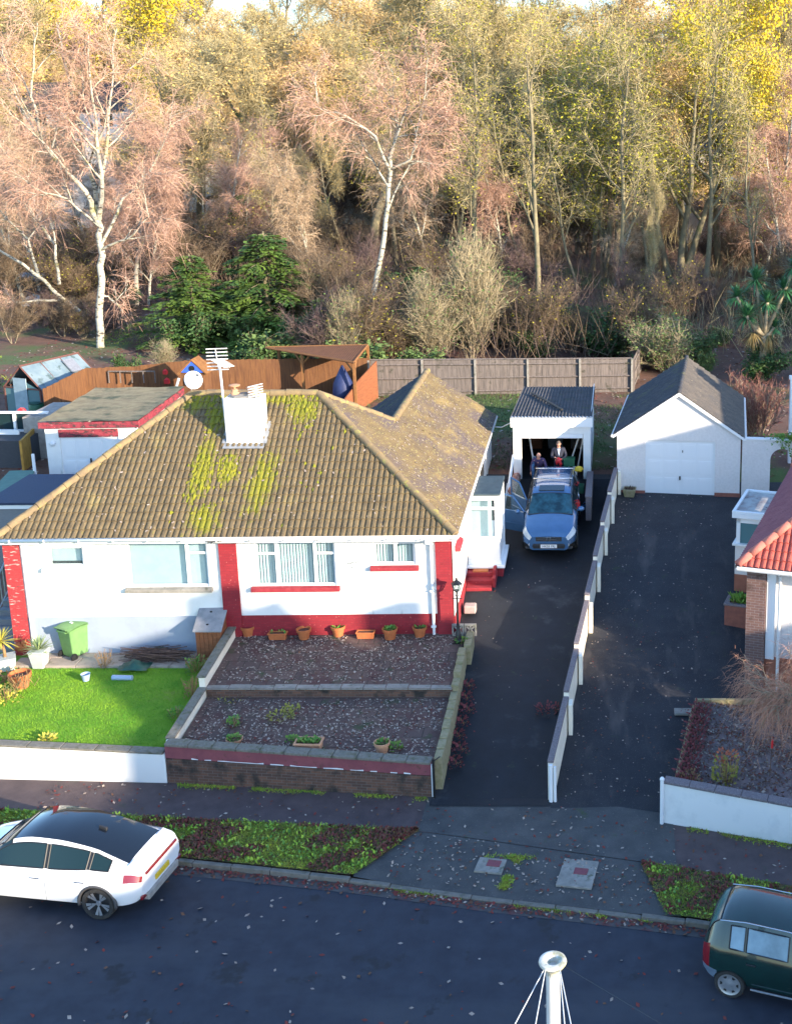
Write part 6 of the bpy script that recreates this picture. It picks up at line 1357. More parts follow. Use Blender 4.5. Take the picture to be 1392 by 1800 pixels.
    # clothes: shells over the same skeleton
    P2 = [V3('pelvis')+Vector((0,0,.02)),V3('waist'),V3('chest'),V3('neck')+Vector((0,0,-.045))]; E2 = [(0,1),(1,2),(2,3)]; R2 = [(.165,.13),(.16,.125),(.18,.125),(.075,.075)]
    for s in 'LR':
        i0 = len(P2); P2 += [V3(s+'sh'), V3(s+'el'), V3(s+'el').lerp(V3(s+'wr'), .93)]; E2 += [(2,i0),(i0,i0+1),(i0+1,i0+2)]; R2 += [.082,.062,.042]
    mb = MB(); V, Fs = skin_mesh(P2, E2, R2, 1); mb.add(V, Fs); mb.build(topname, top, root, smooth=True)
    P3 = [V3('pelvis')]; E3 = []; R3 = [(.16,.125)]
    for s in 'LR':
        i0 = len(P3); P3 += [V3(s+'hip'), V3(s+'kn'), V3(s+'an')+Vector((0,0,.03))]; E3 += [(0,i0),(i0,i0+1),(i0+1,i0+2)]; R3 += [.11,.08,.065]
    mb = MB(); V, Fs = skin_mesh(P3, E3, R3, 1); mb.add(V, Fs); mb.build('trousers', K['trouser'] if topname == 'jumper' else top, root, smooth=True)
    for s in 'LR':
        mb = MB(); a_ = V3(s+'an'); t_ = V3(s+'toe'); mb.blob(a_.lerp(t_, .5)+Vector((0,0,-.01)), (.05,.13,.045), 10, 6); mb.build('shoe', K['black'], root, smooth=True)
def stand(lean=0, hip=.92, hgt=1.72):
    J = {'pelvis':(0,0,hip+.03),'Lhip':(-.09,0,hip-.02),'Rhip':(.09,0,hip-.02),'Lkn':(-.1,-.03,.5),'Rkn':(.1,-.02,.5),'Lan':(-.11,.0,.085),'Ran':(.11,.0,.085),'Ltoe':(-.12,-.13,.04),'Rtoe':(.12,-.13,.04)}
    return J
gp = Vector((-2.45,41.6,gz))
# older man bending forward, left of the pair
p1 = at(943,868,3.2); t = thing('person', 'older balding man in a purple jumper stooping behind the blue SUV', 'person', (p1.x,41.2,drvl(41.2)))
t.scale = (.92,.92,.92)
J = stand(); J.update({'waist':(0,-.07,1.10),'chest':(0,-.2,1.30),'neck':(0,-.29,1.47),'head0':(0,-.34,1.53),'head':(0.01,-.37,1.575),
 'Lsh':(-.2,-.2,1.36),'Lel':(-.30,-.16,1.08),'Lwr':(-.31,-.27,.86),'Rsh':(.2,-.22,1.36),'Rel':(.30,-.30,1.10),'Rwr':(.26,-.5,1.0),'Lhd':(-.02,-.05,-.1),'Lpn':(1,0,0),'Rhd':(-.02,-.1,-.02),'Rpn':(0,0,-1)})
person(t, J, K['purple'], 'jumper', K['hair_white'], 'bald', (.35,.6), (.08,-.8,-.6))
# second man standing in a dark suit
p2 = aY(981,767,41.36); t = thing('person', 'man in a dark suit and blue shirt standing in the garage holding a red item', 'person', (p2.x,41.36,drvl(41.36)), R(8))
J = stand(); J.update({'waist':(0,0,1.12),'chest':(0,-.01,1.33),'neck':(0,-.02,1.52),'head0':(0,-.04,1.58),'head':(0,-.06,1.635),
 'Lsh':(-.2,0,1.42),'Lel':(-.27,-.04,1.15),'Lwr':(-.14,-.27,1.17),'Rsh':(.2,0,1.42),'Rel':(.27,-.06,1.15),'Rwr':(.07,-.28,1.10),'Lhd':(.08,-.05,-.02),'Lpn':(0,-.3,-1),'Rhd':(-.08,-.05,-.02),'Rpn':(0,-.3,-1)})
person(t, J, K['suit'], 'jacket', K['hair_dark'], 'full', (.55,.55), (-.15,-.85,-.45))
mb = MB(); mb.prism([(-.055,-.135,1.47),(.055,-.135,1.47),(.0,-.14,1.18)], (0,.02,0)); mb.build('shirt', K['shirt'], t)
rt = wmat(t) @ Vector((-.03,-.36,1.08)); it = MB(); rr = random.Random(3)
it.blob((0,0,0), (.1,.06,.11), 10, 7, .25); it.blob((.06,-.02,-.1), (.06,.05,.1), 8, 6, .3); it.blob((-.07,0,-.07), (.05,.05,.08), 8, 6, .3)
tag(it.build('power_tool', K['redplastic'], smooth=True), 'red item held in both hands by the man in the suit', 'tool').location = rt
# helmet-like black and white item in front of the older man
p = Vector((p1.x+.28,40.75,drvl(41.2)+.9)); t = thing('helmet', 'white and black helmet held by the older man above the SUV roof', 'helmet', p)
mb = MB(); mb.blob((0,0,0), (.17,.14,.13), 14, 8); mb.build('shell', K['whiteplastic'], t, smooth=True)
mb = MB(); mb.blob((.05,-.07,-.02), (.1,.08,.05), 10, 6); mb.build('visor', K['black'], t, smooth=True)
# ---------------------------------------------------------------- things around the open garage
def put(name, mb, m, lab, cat, loc, group=None, **k): o = tag(mb.build(name, m, **k), lab, cat, group); o.location = loc; return o
b = at(898,868,3.15); t = thing('rolled_carpet', 'rolled brown patterned carpet leaning by the left garage pillar', 'carpet', b)
mb = MB(); e = aY(908,838,41.4)-b; mb.tube([(0,0,.02), e], .16, 14); mb.build('roll', K['carpet'], t, smooth=True, auto=40)
mb = MB(); mb.tube([e*1.01, e*1.01+e.normalized()*.14], [.13,.1], 12); mb.build('wrap', K['redplastic'], t, smooth=True, auto=40)
b = at(892,868,3.15); e = aY(902,800,41.5); mb = MB(); mb.tube([(0,0,0), e-b], .05, 4); put('plank', mb, K['pvc'], 'long white plank leaning outside the left garage pillar', 'plank', b)
b = at(858,862,3.0); mb = MB(); e = aY(892,850,38.6); b0 = aY(884,905,37.2); mb.tube([(0,0,0), e-b0], .035, 5); put('pole', mb, K['greymetal'], 'thin pale pole lying along the porch side by the open car door', 'pole', b0)
for (x0_, z0_, x1_, z1_, lab) in ((.92,.15,1.2,1.72,'pale pole leaning nearest the right inside wall of the open garage'), (.55,.1,1.05,1.65,'pale pole leaning at a slant inside the open garage'), (-.95,1.75,-.75,.5,'pale strut hanging down on the left inside the open garage')):
    mb = MB(); mb.tube([(x0_,.9,z0_),(x1_,.7,z1_)], .035, 6); put('pole', mb, K['gutter'], lab, 'pole', gp)
items = [
 ('bowl', (1007,853), 'redplastic', 'red plastic bowl on the clutter beside the garage entrance', 'bowl', lambda m: m.lathe((0,0,0), [(.12,0),(.2,.14),(.22,.16),(.19,.15),(.11,.02),(.001,.02)], 16), .35),
 ('crate', (1014,862), 'greenplastic', 'dark green crate under the red bowl by the garage entrance', 'crate', lambda m: (m.bx(-.25,.25,-.17,.17,0,.03), m.bx(-.25,.25,-.17,-.15,.03,.28), m.bx(-.25,.25,.15,.17,.03,.28), m.bx(-.25,-.23,-.149,.149,.03,.28), m.bx(.23,.25,-.149,.149,.03,.28)), .0),
 ('bag', (1017,826), 'yellowplastic', 'yellow bag on the shelf at the right inside the open garage', 'bag', lambda m: m.blob((0,0,.1), (.17,.1,.11), 10, 6, .2), .55),
 ('canister', (1009,834), 'whiteplastic', 'white canister beside the yellow bag inside the garage', 'canister', lambda m: (m.bx(-.1,.1,-.07,.07,0,.3), m.tube([(-.05,0,.3),(-.05,0,.37),(.05,0,.37),(.05,0,.3)], .018, 5), m.lathe((0,0,.3), [(.03,0),(.03,.05)], 8)), .25),
 ('bottle', (1002,836), 'redplastic', 'red bottle left of the white canister inside the garage', 'bottle', lambda m: m.lathe((0,0,0), [(.07,0),(.07,.22),(.03,.28),(.03,.33),(.001,.33)], 10), .25),
 ('box', (1000,815), 'greenplastic', 'green box on the shelf behind the suited man', 'box', lambda m: (m.bx(-.2,.2,-.15,.15,0,.25), m.bx(-.22,.22,-.17,.17,.25,.3)), .7),
 ('bottle', (1015,876), 'whiteplastic', 'white bottle on the ground behind the blue tub', 'bottle', lambda m: m.lathe((0,0,0), [(.06,0),(.06,.2),(.025,.25),(.025,.29),(.001,.29)], 10), .0),
 ('petrol_can', (1014,892), 'redplastic', 'red can on the ground left of the blue tub', 'can', lambda m: (m.bx(-.1,.1,-.07,.07,0,.26), m.tube([(-.05,0,.26),(-.05,0,.33),(.05,0,.33),(.05,0,.26)], .015, 5)), .0)]
for nm, (px, py), mm, lab, cat, fn, lift in items:
    b = at(px, py+3, 3.12+lift); m_ = MB(); fn(m_); put(nm, m_, K[mm], lab, cat, b, bevel=0, smooth=nm in ('bowl','bottle','bag'), auto=40)
b = at(1027,898,drvl(38.4)+.02); t = thing('tub', 'bright blue flexible tub beside the SUV', 'tub', b)
mb = MB(); mb.lathe((0,0,0), [(.15,0),(.21,.3),(.22,.32),(.2,.31),(.14,.03),(.001,.03)], 18); mb.build('body', K['blueplastic'], t, smooth=True, auto=40)
for s in (-1,1): mb = MB(); mb.tube([(s*.1,-.17,.3),(s*.07,-.2,.4),(s*-.02,-.2,.4),(s*-.04,-.18,.31)] if s > 0 else [(-.1,.17,.3),(-.06,.2,.4),(.04,.2,.4),(.07,.18,.31)], .014, 6); mb.build('handle', K['blueplastic'], t)
b = at(1022,903,drvl(38)+.03); mb = MB(); mb.blob((0,0,.05), (.26,.12,.07), 12, 6, .35); put('carrier_bag', mb, K['whiteplastic'], 'crumpled white bag on the drive in front of the blue tub', 'bag', b, smooth=True)
b = at(1042,895,drvl(38.3)+.03); mb = MB(); mb.quad((-.08,-.04,0),(.08,-.05,.02),(.1,.05,.01),(-.06,.06,.03)); put('paper_scrap', mb, K['whiteplastic'], 'small white paper scrap on the drive right of the blue tub', 'paper', b)
for i, (x, z, s, mm, lab) in enumerate(((-.9,.0,.5,'shedwood','brown crate at the back left of the open garage'),(-.1,.0,.6,'greyboard','grey cabinet at the back middle of the open garage'),(.8,.0,.55,'fenceold','old timber box at the back right of the open garage'))):
    mb = MB(); mb.bx(x-s/2,x+s/2,4.2,4.9,.013,s*1.4); mb.bx(x-s/2-.02,x+s/2+.02,4.17,4.92,s*1.4+.001,s*1.4+.04); put('storage_box', mb, K[mm], lab, 'box', gp, bevel=.01)
# ================================================================ pots and garden objects
POT = {}
def leaves(mb, c, n, r, h, size, rr, up=.6, m=0):
    for _ in range(n):
        a = rr.uniform(0,6.28); q = r*math.sqrt(rr.random()); p = Vector(c)+Vector((q*math.cos(a), q*math.sin(a), rr.uniform(0,h)))
        d = Vector((math.cos(a)*rr.uniform(.2,1), math.sin(a)*rr.uniform(.2,1), rr.uniform(.0,1)*up+.1)).normalized()*size*rr.uniform(.6,1.3); s_ = d.cross(Vector((rr.gauss(0,.4),rr.gauss(0,.4),1))).normalized()*size*.32
        mb.add([p, p+d*.5+s_, p+d, p+d*.5-s_], [(0,1,2,3)], m)
def pot(px, py, z, s, mm, lab, plant=None, group=None, kind='pot'):
    b = at(px, py, z); t = thing('flower_pot', lab, 'flower pot', b, random.uniform(0,1), group); mb = MB(); rr = random.Random(px)
    if kind == 'pot': prof = [(.14,0),(.175,.22),(.205,.222),(.215,.30),(.195,.305),(.18,.24),(.001,.235)]
    else: prof = [(.12,0),(.18,.1),(.21,.14),(.215,.17),(.19,.17),(.16,.12),(.001,.12)]
    mb.lathe((0,0,0), [(r*s,h*s) for r, h in prof], 22); mb.build('pot', K[mm], t, smooth=True, auto=35)
    top = prof[-1][1]*s
    mb = MB(); mb.lathe((0,0,top+.004), [(.175*s,0),(.1*s,.012),(.001,.015)], 14); mb.build('soil', K['soil'], t)
    if plant:
        mb = MB(); leaves(mb, (0,0,top), plant, .15*s, .06, .09, rr); mb.build('plant', K['weed'], t)
    return t
zu = pzu(30.95)
G1 = 'terracotta pots along the red plinth'
pot(437,1117,zu,.98,'terracotta','empty terracotta pot leftmost of the row against the red plinth',None,G1)
pot(535,1122,zu,1.0,'terracotta','empty terracotta pot between the two troughs, by the red plinth',None,G1)
pot(595,1117,zu,1.0,'terracotta','terracotta pot with green plant left of the empty trough',70,G1)
pot(686,1122,zu,1.05,'terracotta','terracotta pot with green plant right of the empty trough',80,G1)
pot(738,1118,zu,.98,'terracotta','terracotta pot with low green plant nearest the white downpipe',40,G1)
def trough(px, py, z, L, W, H, mm, lab, plant, rz=0, rim=.02):
    b = at(px, py, z); t = thing('trough', lab, 'trough', b, rz); mb = MB(); taper(mb, (L/2*.92,W/2*.9), (L/2,W/2), 0, H*.8)
    for x0, x1, y0, y1 in ((-L/2-rim,L/2+rim,-W/2-rim,-W/2+.02),(-L/2-rim,L/2+rim,W/2-.02,W/2+rim),(-L/2-rim,-L/2+.02,-W/2+.021,W/2-.021),(L/2-.02,L/2+rim,-W/2+.021,W/2-.021)): mb.bx(x0,x1,y0,y1,H*.8+.001,H)
    mb.build('box', K[mm], t, bevel=.008); rr = random.Random(px)
    mb = MB(); mb.bx(-L/2+.025,L/2-.025,-W/2+.025,W/2-.025,H*.8+.002,H*.86); mb.build('soil', K['soil'], t)
    if plant: mb = MB(); [leaves(mb, (rr.uniform(-L*.38,L*.38), rr.uniform(-W*.3,W*.3), H*.86), 5, .05, .06, .09, rr) for _ in range(plant)]; mb.build('plant', K['weed'], t)
trough(489,1123,zu,.5,.2,.2,'terracotta','terracotta trough with a small succulent by the red plinth',3)
trough(643,1121,zu,.5,.2,.2,'terracotta','empty terracotta trough in the row by the red plinth',0)
pot(413,1308,pzl(26.3),1.0,'terra_pale','low bowl shaped terracotta pot on the lower patio at left',60,kind='bowl')
trough(544,1318,pzl(26.1),.62,.34,.26,'terra_pale','pale rectangular planter of green plants on the lower patio',28,-.04,.03)
pot(672,1322,pzl(25.9),.95,'terra_pale','pale terracotta pot with plants at right of the lower patio',60)
# spiky plants and pots on the left
def spikes(mb, c, n, L, w_, rr, el=(.1,1.4), droop=.25, m=0, flat=0):
    for _ in range(n):
        a = rr.uniform(0,6.28); e = rr.uniform(*el); d = Vector((math.cos(a)*math.cos(e), math.sin(a)*math.cos(e), math.sin(e))); l = L*rr.uniform(.75,1.1); s_ = d.cross(Vector((0,0,1))).normalized()*w_
        p0 = Vector(c); p1 = p0+d*l*.5+Vector((0,0,-droop*l*.15)); p2 = p0+d*l+Vector((0,0,-droop*l*.75))
        mb.add([p0-s_*.6, p0+s_*.6, p1+s_, p1-s_, p2], [(0,1,2,3),(3,2,4)], m)
rr = random.Random(12)
b = at(72,1172,1.13); t = thing('planter', 'tall pale grey planter with a spiky yucca beside the green bin', 'planter', b)
mb = MB(); taper(mb, (.15,.15), (.21,.21), 0, .48); taper(mb, (.225,.225), (.225,.225), .481, .53); mb.build('pot', K['potgrey'], t, bevel=.01)
mb = MB(); spikes(mb, (0,0,.5), 80, .58, .018, rr); mb.build('plant', K['yucca'], t)
b = at(12,1175,1.13); t = thing('planter', 'square white planter with a yellow palm at the left edge', 'planter', b, .5)
mb = MB(); taper(mb, (.22,.22), (.27,.27), 0, .36); mb.build('pot', K['potgrey'], t, bevel=.01)
mb = MB(); mb.tube([(0,0,.3),(.0,0,.55),(-.05,0,.85)], [.05,.04,.035], 8); mb.build('trunk', K['deadplant'], t, smooth=True)
mb = MB(); spikes(mb, (-.05,0,.85), 70, .55, .02, rr, (-.4,1.4)); mb.build('plant', K['yucca_yellow'], t)
pot(38,1208,lawnz(0,28.6)+.02,1.4,'terracotta','large terracotta pot of dry stalks at the corner of the lawn',0)
b = at(38,1208,lawnz(0,28.6)+.3); mb = MB()
for i in range(40): a = rr.uniform(0,6.28); p = Vector((rr.gauss(0,.12), rr.gauss(0,.12), 0)); mb.tube([p, p+Vector((math.cos(a)*.15, math.sin(a)*.15, rr.uniform(.15,.4)))], .008, 3)
put('dry_plant', mb, K['deadplant'], 'dry brown stalks standing in the large terracotta pot', 'plant', b)
b = at(28,1162,1.1); mb = MB(); mb.blob((0,0,.1), (.2,.14,.12), 9, 6, .35); mb.blob((.1,0,.22), (.1,.08,.08), 8, 5, .3); mb.tube([(0,0,0),(0,0,-.01)], .1); put('terracotta_ornament', mb, K['terracotta'], 'orange terracotta ornament behind the white planter at left', 'ornament', b+Vector((.1,.2,.25)), smooth=True)
b = at(152,1196,lawnz(0,29.4)+.02); mb = MB(); mb.lathe((0,0,0), [(.085,0),(.12,.18),(.13,.2),(.11,.19),(.08,.03),(.001,.03)], 14); put('plant_pot', mb, mat('pale_blue_plastic', (.3,.4,.55), rough=.5), 'small pale blue pot at the edge of the lawn', 'flower pot', b, smooth=True, auto=40)
b = at(216,1191,lawnz(0,29.5)+.06); mb = MB(); mb.tube([(-.28,0,0),(.28,-.02,0)], [.075,.07], 12); put('tube', mb, bpy.data.materials['pale_blue_plastic'], 'pale blue plastic tube lying on the lawn', 'tube', b, smooth=True, auto=40)
# brushwood heap with tarpaulin
b = at(275,1160,1.17); t = thing('brushwood_heap', 'heap of cut dark branches on the slabs by the timber store', 'brushwood', b)
mb = MB()
for i in range(170):
    a = rr.gauss(0,.3)+(math.pi if rr.random() < .5 else 0); L = rr.uniform(.5,1.5); c = Vector((rr.gauss(0,.32), rr.gauss(0,.13), abs(rr.gauss(.14,.1)))); d = Vector((math.cos(a), math.sin(a)*.4, rr.gauss(.04,.12)))*L/2; mb.tube([c-d, c+Vector((0,0,rr.gauss(0,.03))), c+d], rr.uniform(.006,.016), 4)
mb.build('branches', K['twigs'], t)
V = []; n = 9; mb = MB()
for px, py, sc, lab in ((288,1143,.5,'dark green tarpaulin crumpled behind the brushwood heap'), (238,1172,.42,'dark green tarpaulin folded in front of the brushwood heap')):
    mb = MB(); q = at(px, py, 1.2); V = [(sc*(i/n*2-1), sc*.6*(j/n*2-1), max(0,.3*sc*2*(1-abs(i/n*2-1))*(1-abs(j/n*2-1))+rr.gauss(0,.03))) for j in range(n+1) for i in range(n+1)]
    mb.add(V, [(j*(n+1)+i, j*(n+1)+i+1, (j+1)*(n+1)+i+1, (j+1)*(n+1)+i) for j in range(n) for i in range(n)]); put('tarpaulin', mb, K['tarp'], lab, 'tarpaulin', q, smooth=True)
# small marker stick in the right bed
b = at(1352,1365,1.05); t = thing('marker_stick', 'thin stick with red and white top in the mulched bed', 'stick', b)
mb = MB(); mb.tube([(0,0,0),(.03,0,.75)], .012, 5); mb.build('stick', K['twigs'], t); mb = MB(); mb.tube([(.03,0,.75),(.035,0,.95)], .028, 6); mb.build('tip', K['redplastic'], t)
# bits lying at the wood edge (far left)
for px, py, mm, lab, s_ in ((10,510,'tarp','dark green tarpaulin bundle at the left edge of the wood',1.0), (60,535,'greymetal','pale sheet of junk under the leaning birch',.8), (68,555,'whiteplastic','white barrow shaped junk below the pale sheet',.5), (56,560,'greenplastic','dark green bin lying at the wood edge',.45), (56,505,'weed','bright green cover on the junk under the birch',.7)):
    b = at(px, py, 4.2); mb = MB(); mb.blob((0,0,.25*s_), (1.0*s_,.6*s_,.5*s_), 9, 6, .35); put('junk_heap', mb, K[mm], lab, 'junk', b)
# ================================================================ trees, shrubs, plants
def np_mesh(name, V, F3=None, F4=None, mats=(), m3=0, m4=0):
    me = bpy.data.meshes.new(name); n3 = 0 if F3 is None else len(F3); n4 = 0 if F4 is None else len(F4)
    me.vertices.add(len(V)); me.vertices.foreach_set('co', np.asarray(V, np.float32).ravel())
    lp = np.concatenate(([] if not n4 else [np.asarray(F4).ravel()])+([] if not n3 else [np.asarray(F3).ravel()])).astype(np.int32)
    st = np.concatenate((np.arange(n4)*4, n4*4+np.arange(n3)*3)).astype(np.int32); tt = np.concatenate((np.full(n4,4), np.full(n3,3))).astype(np.int32)
    me.loops.add(len(lp)); me.loops.foreach_set('vertex_index', lp); me.polygons.add(n3+n4); me.polygons.foreach_set('loop_start', st); me.polygons.foreach_set('loop_total', tt)
    for q in mats: me.materials.append(q)
    if len(mats) > 1:
        mi = np.concatenate((np.broadcast_to(m4, n4), np.broadcast_to(m3, n3))).astype(np.int32); me.polygons.foreach_set('material_index', mi)
    me.update(calc_edges=True); return me
def unit(a): return a/np.maximum(np.linalg.norm(a, axis=1, keepdims=True), 1e-6)
def ribbons(P, D, L, w, g, droop=0.0):
    """thin tapering twigs: 5 vertices, a quad and a triangle each"""
    n = len(P); D = unit(D); L = L[:,None]; s = unit(np.cross(D, g.normal(size=(n,3))))*np.broadcast_to(w, (n,))[:,None]*.5
    b = g.normal(size=(n,3))*.12*L; z = np.zeros((n,3)); z[:,2] = droop
    p1 = P+D*L*.5+b*.5-z*L*.25; p2 = P+D*L+b-z*L
    V = np.stack((P-s, P+s, p1+s*.75, p1-s*.75, p2), 1).reshape(-1,3); k = np.arange(n)[:,None]*5
    return V, k+np.array([[3,2,4]]), k+np.array([[0,1,2,3]]), p1, p2
def leafquads(P, size, g, flat=.0, asp=.6):
    n = len(P); a = unit(g.normal(size=(n,3))*np.array([1,1,1-flat])); b = unit(np.cross(a, g.normal(size=(n,3)))); s = (size*g.uniform(.6,1.4,n))[:,None]*.5
    V = np.stack((P-a*s, P+b*s*asp, P+a*s, P-b*s*asp), 1).reshape(-1,3); return V, np.arange(n)[:,None]*4+np.array([[0,1,2,3]])
class Veg:
    def __init__(s, seed): s.g = np.random.default_rng(seed); s.r = random.Random(seed); s.br = []
    def limb(s, pts, r0, r1):
        n = len(pts); s.br.append(([Vector(p) for p in pts], [r0+(r1-r0)*(i/(n-1))**.8 for i in range(n)], 0))
    def grow(s, p, d, L, r, lev, P):
        n = max(4, int(L/P.get('seg', .7))); pts = [Vector(p)]; d = Vector(d).normalized(); rs = [r]
        for i in range(n):
            d = (d+Vector((s.r.gauss(0,1), s.r.gauss(0,1), s.r.gauss(0,1)))*P['wander'][lev]+Vector((0,0,P['trop'][lev]))).normalized(); pts.append(pts[-1]+d*L/n); rs.append(r*(1-.75*(i+1)/n))
        s.br.append((pts, rs, lev)); s.kids(pts, rs, L, lev, P)
    def kids(s, pts, rs, L, lev, P):
        if lev+1 >= len(P['n']): return
        k = P['n'][lev+1]; n = len(pts)-1
        for i in range(k):
            t = P['t0'][lev+1]+(1-P['t0'][lev+1])*(i+s.r.random())/k; j = min(n-1, int(t*n)); p = pts[j].lerp(pts[j+1], t*n-j); d = (pts[j+1]-pts[j]).normalized()
            a = R(s.r.gauss(P['ang'][lev+1], 9)); q = d.orthogonal().normalized(); q.rotate(Matrix.Rotation(s.r.uniform(0,6.283), 3, d)); nd = d*math.cos(a)+q*math.sin(a)
            s.grow(p, nd, L*P['lr'][lev+1]*(1-.45*t)*s.r.uniform(.7,1.2), max(.008, rs[j]*.62), lev+1, P)
    def wood(s, minr=.012, sides=(8,5,4,3)):
        mb = MB()
        for pts, rs, lev in s.br: mb.tube(pts, [max(q, minr) for q in rs], sides[min(lev,3)], cap=False)
        return mb
    def samples(s, n, levs, tmin=.25):
        W = [(b, sum((b[0][i+1]-b[0][i]).length for i in range(len(b[0])-1))) for b in s.br if b[2] in levs]; tot = sum(q for _, q in W); P = []; D = []
        for b, q in W:
            for _ in range(max(1, int(n*q/tot+s.r.random()))):
                t = tmin+(1-tmin)*s.r.random(); k = len(b[0])-1; j = min(k-1, int(t*k)); P.append(b[0][j].lerp(b[0][j+1], t*k-j)[:]); D.append((b[0][j+1]-b[0][j]).normalized()[:])
        return np.array(P), np.array(D)
    def twigs(s, n, levs, L, w, spread=.8, up=.0, droop=0, sub=2, tmin=.25, subL=.55):
        P, D = s.samples(n, levs, tmin); g = s.g; N = len(P); D2 = D+g.normal(size=(N,3))*spread; D2[:,2] += up
        ln = L*g.uniform(.5,1.3,N); V, t, q, p1, p2 = ribbons(P, D2, ln, w, g, droop); Vs = [V]; Ts = [t]; Qs = [q]; o = len(V); tips = [p2]
        for _ in range(sub):
            f = g.uniform(.3,1,(N,1)); B = p1*(1-f)+(p2*f); B = np.where(f > .6, p1+(p2-p1)*((f-.3)/.7), P+(p1-P)*np.clip(f*1.4,0,1)); V, t, q, _, e = ribbons(B, unit(D2)+g.normal(size=(N,3))*.8, ln*subL*g.uniform(.6,1.2,N), w*.8, g, droop*1.2); Vs.append(V); Ts.append(t+o); Qs.append(q+o); o += len(V); tips.append(e)
        return np.concatenate(Vs), np.concatenate(Ts), np.concatenate(Qs), np.concatenate(tips)
def tw_mat(n, a, b, sc=.35): return mat(n, a, b, sc, .38, .62, .9, detail=3)
K['tw_pink'] = tw_mat('pinkish_twigs', (.50,.315,.235), (.40,.245,.185))
K['tw_tan'] = tw_mat('tan_twigs', (.62,.46,.25), (.5,.36,.18))
K['tw_brown'] = tw_mat('brown_twigs', (.17,.12,.075), (.12,.085,.06))
K['tw_purple'] = tw_mat('purple_brown_twigs', (.13,.085,.082), (.085,.06,.055))
K['tw_olive'] = tw_mat('olive_twigs', (.42,.35,.19), (.3,.25,.13))
K['tw_pale'] = tw_mat('pale_straw_twigs', (.36,.3,.19), (.24,.2,.12))
K['tw_sun_red'] = tw_mat('sunlit_reddish_twigs', (.48,.25,.16), (.38,.19,.125))  # sunlight put into the colour, reddish twigs brightened to orange
K['bark_birch'] = mat('birch_bark', (.46,.43,.36), (.32,.3,.24), 2.5, .4, .64, .85, .5, 14, [((.07,.06,.05), 2.6, .53, .6, (1,1,2.6)), ((.33,.31,.15), 1.1, .55, .7)])
K['bark_dark'] = mat('grey_green_bark', (.15,.13,.085), (.23,.2,.12), 2, .4, .6, .9, .6, 12, [((.1,.12,.04), 1.2, .56, .7)])
K['bark_pale'] = mat('pale_straw_bark', (.36,.3,.2), (.26,.22,.15), 2, .4, .6, .9, .4, 12)
K['lf_yellow'] = mat('yellow_leaf', (.65,.48,.02), (.5,.42,.03), .5, .4, .62, .8, detail=3)
K['lf_tan'] = mat('tan_autumn_leaf', (.62,.43,.14), (.5,.32,.09), .5, .4, .62, .85, detail=3)
K['lf_olive'] = mat('olive_leaf', (.27,.27,.02), (.38,.32,.03), .5, .4, .62, .85, detail=3)
K['lf_green'] = mat('dark_evergreen_leaf', (.028,.075,.018), (.05,.11,.022), .8, .38, .62, .75, detail=3)
K['lf_conifer'] = mat('conifer_spray', (.04,.10,.016), (.12,.20,.024), .6, .4, .6, .8, detail=3)
K['lf_bush'] = mat('mid_green_leaf', (.07,.13,.035), (.11,.17,.045), .8, .38, .62, .8, detail=3)
VAR = {}
def finish(name, v, tw, tmat, bmat_, leaves=None, lmat=None, minr=.012):
    root = bpy.data.objects.new(name, None); C.objects.link(root); v.wood(minr).build('trunk', bmat_, root, smooth=True)
    V, t, q, tips = tw; mats = [tmat]; m4 = np.zeros(len(q), int)
    if leaves is not None:
        LV, LF = leaves; q = np.concatenate((q, LF+len(V))); m4 = np.concatenate((m4, np.ones(len(LF), int))); V = np.concatenate((V, LV)); mats.append(lmat)
    me = np_mesh('crown', V, t, q, mats, 0, m4); o = bpy.data.objects.new('crown', me); C.objects.link(o); o.parent = root; return root
def pts_px(L, Y, dy=0):
    return [aY(px, py, Y+dy*i) for i, (px, py) in enumerate(L)]
# ---- the two big birches: limbs laid out along what the photo shows, branches and twigs grown from them
PB_ = {'n':[0,8,4],'t0':[0,.2,.25],'ang':[0,36,38],'lr':[0,.42,.5],'wander':[.06,.14,.2],'trop':[.03,.05,-.02],'seg':.8}
def hero(name, lab, cat, base, limbs, Y, P, seed, ntw, tl, tmat, bmat_, levs=(1,2), w=.022, sub=2, droop=.15):
    v = Veg(seed); root_p = base
    for i, (L, r0, r1, dy) in enumerate(limbs):
        pts = [p-root_p for p in pts_px(L, Y, dy)]; pts = [pts[0]]+[a.lerp(b, f)+Vector((v.r.gauss(0,.05),v.r.gauss(0,.08),v.r.gauss(0,.05)))*(f < 1) for a, b in zip(pts, pts[1:]) for f in (.34,.67,1)]
        v.limb(pts, r0, r1); rs = v.br[-1][1]; LL = sum((pts[k+1]-pts[k]).length for k in range(len(pts)-1))
        if i or len(limbs) == 1: v.kids(pts, rs, LL, 0, P)
    tw = v.twigs(ntw, levs, tl, w, .7, .05, droop, sub)
    r = finish(name, v, tw, tmat, bmat_); r.location = root_p; return tag(r, lab, cat)
bz = G(-30,66); b0 = aY(178,612,66); b0 = Vector((b0.x,66,bz))
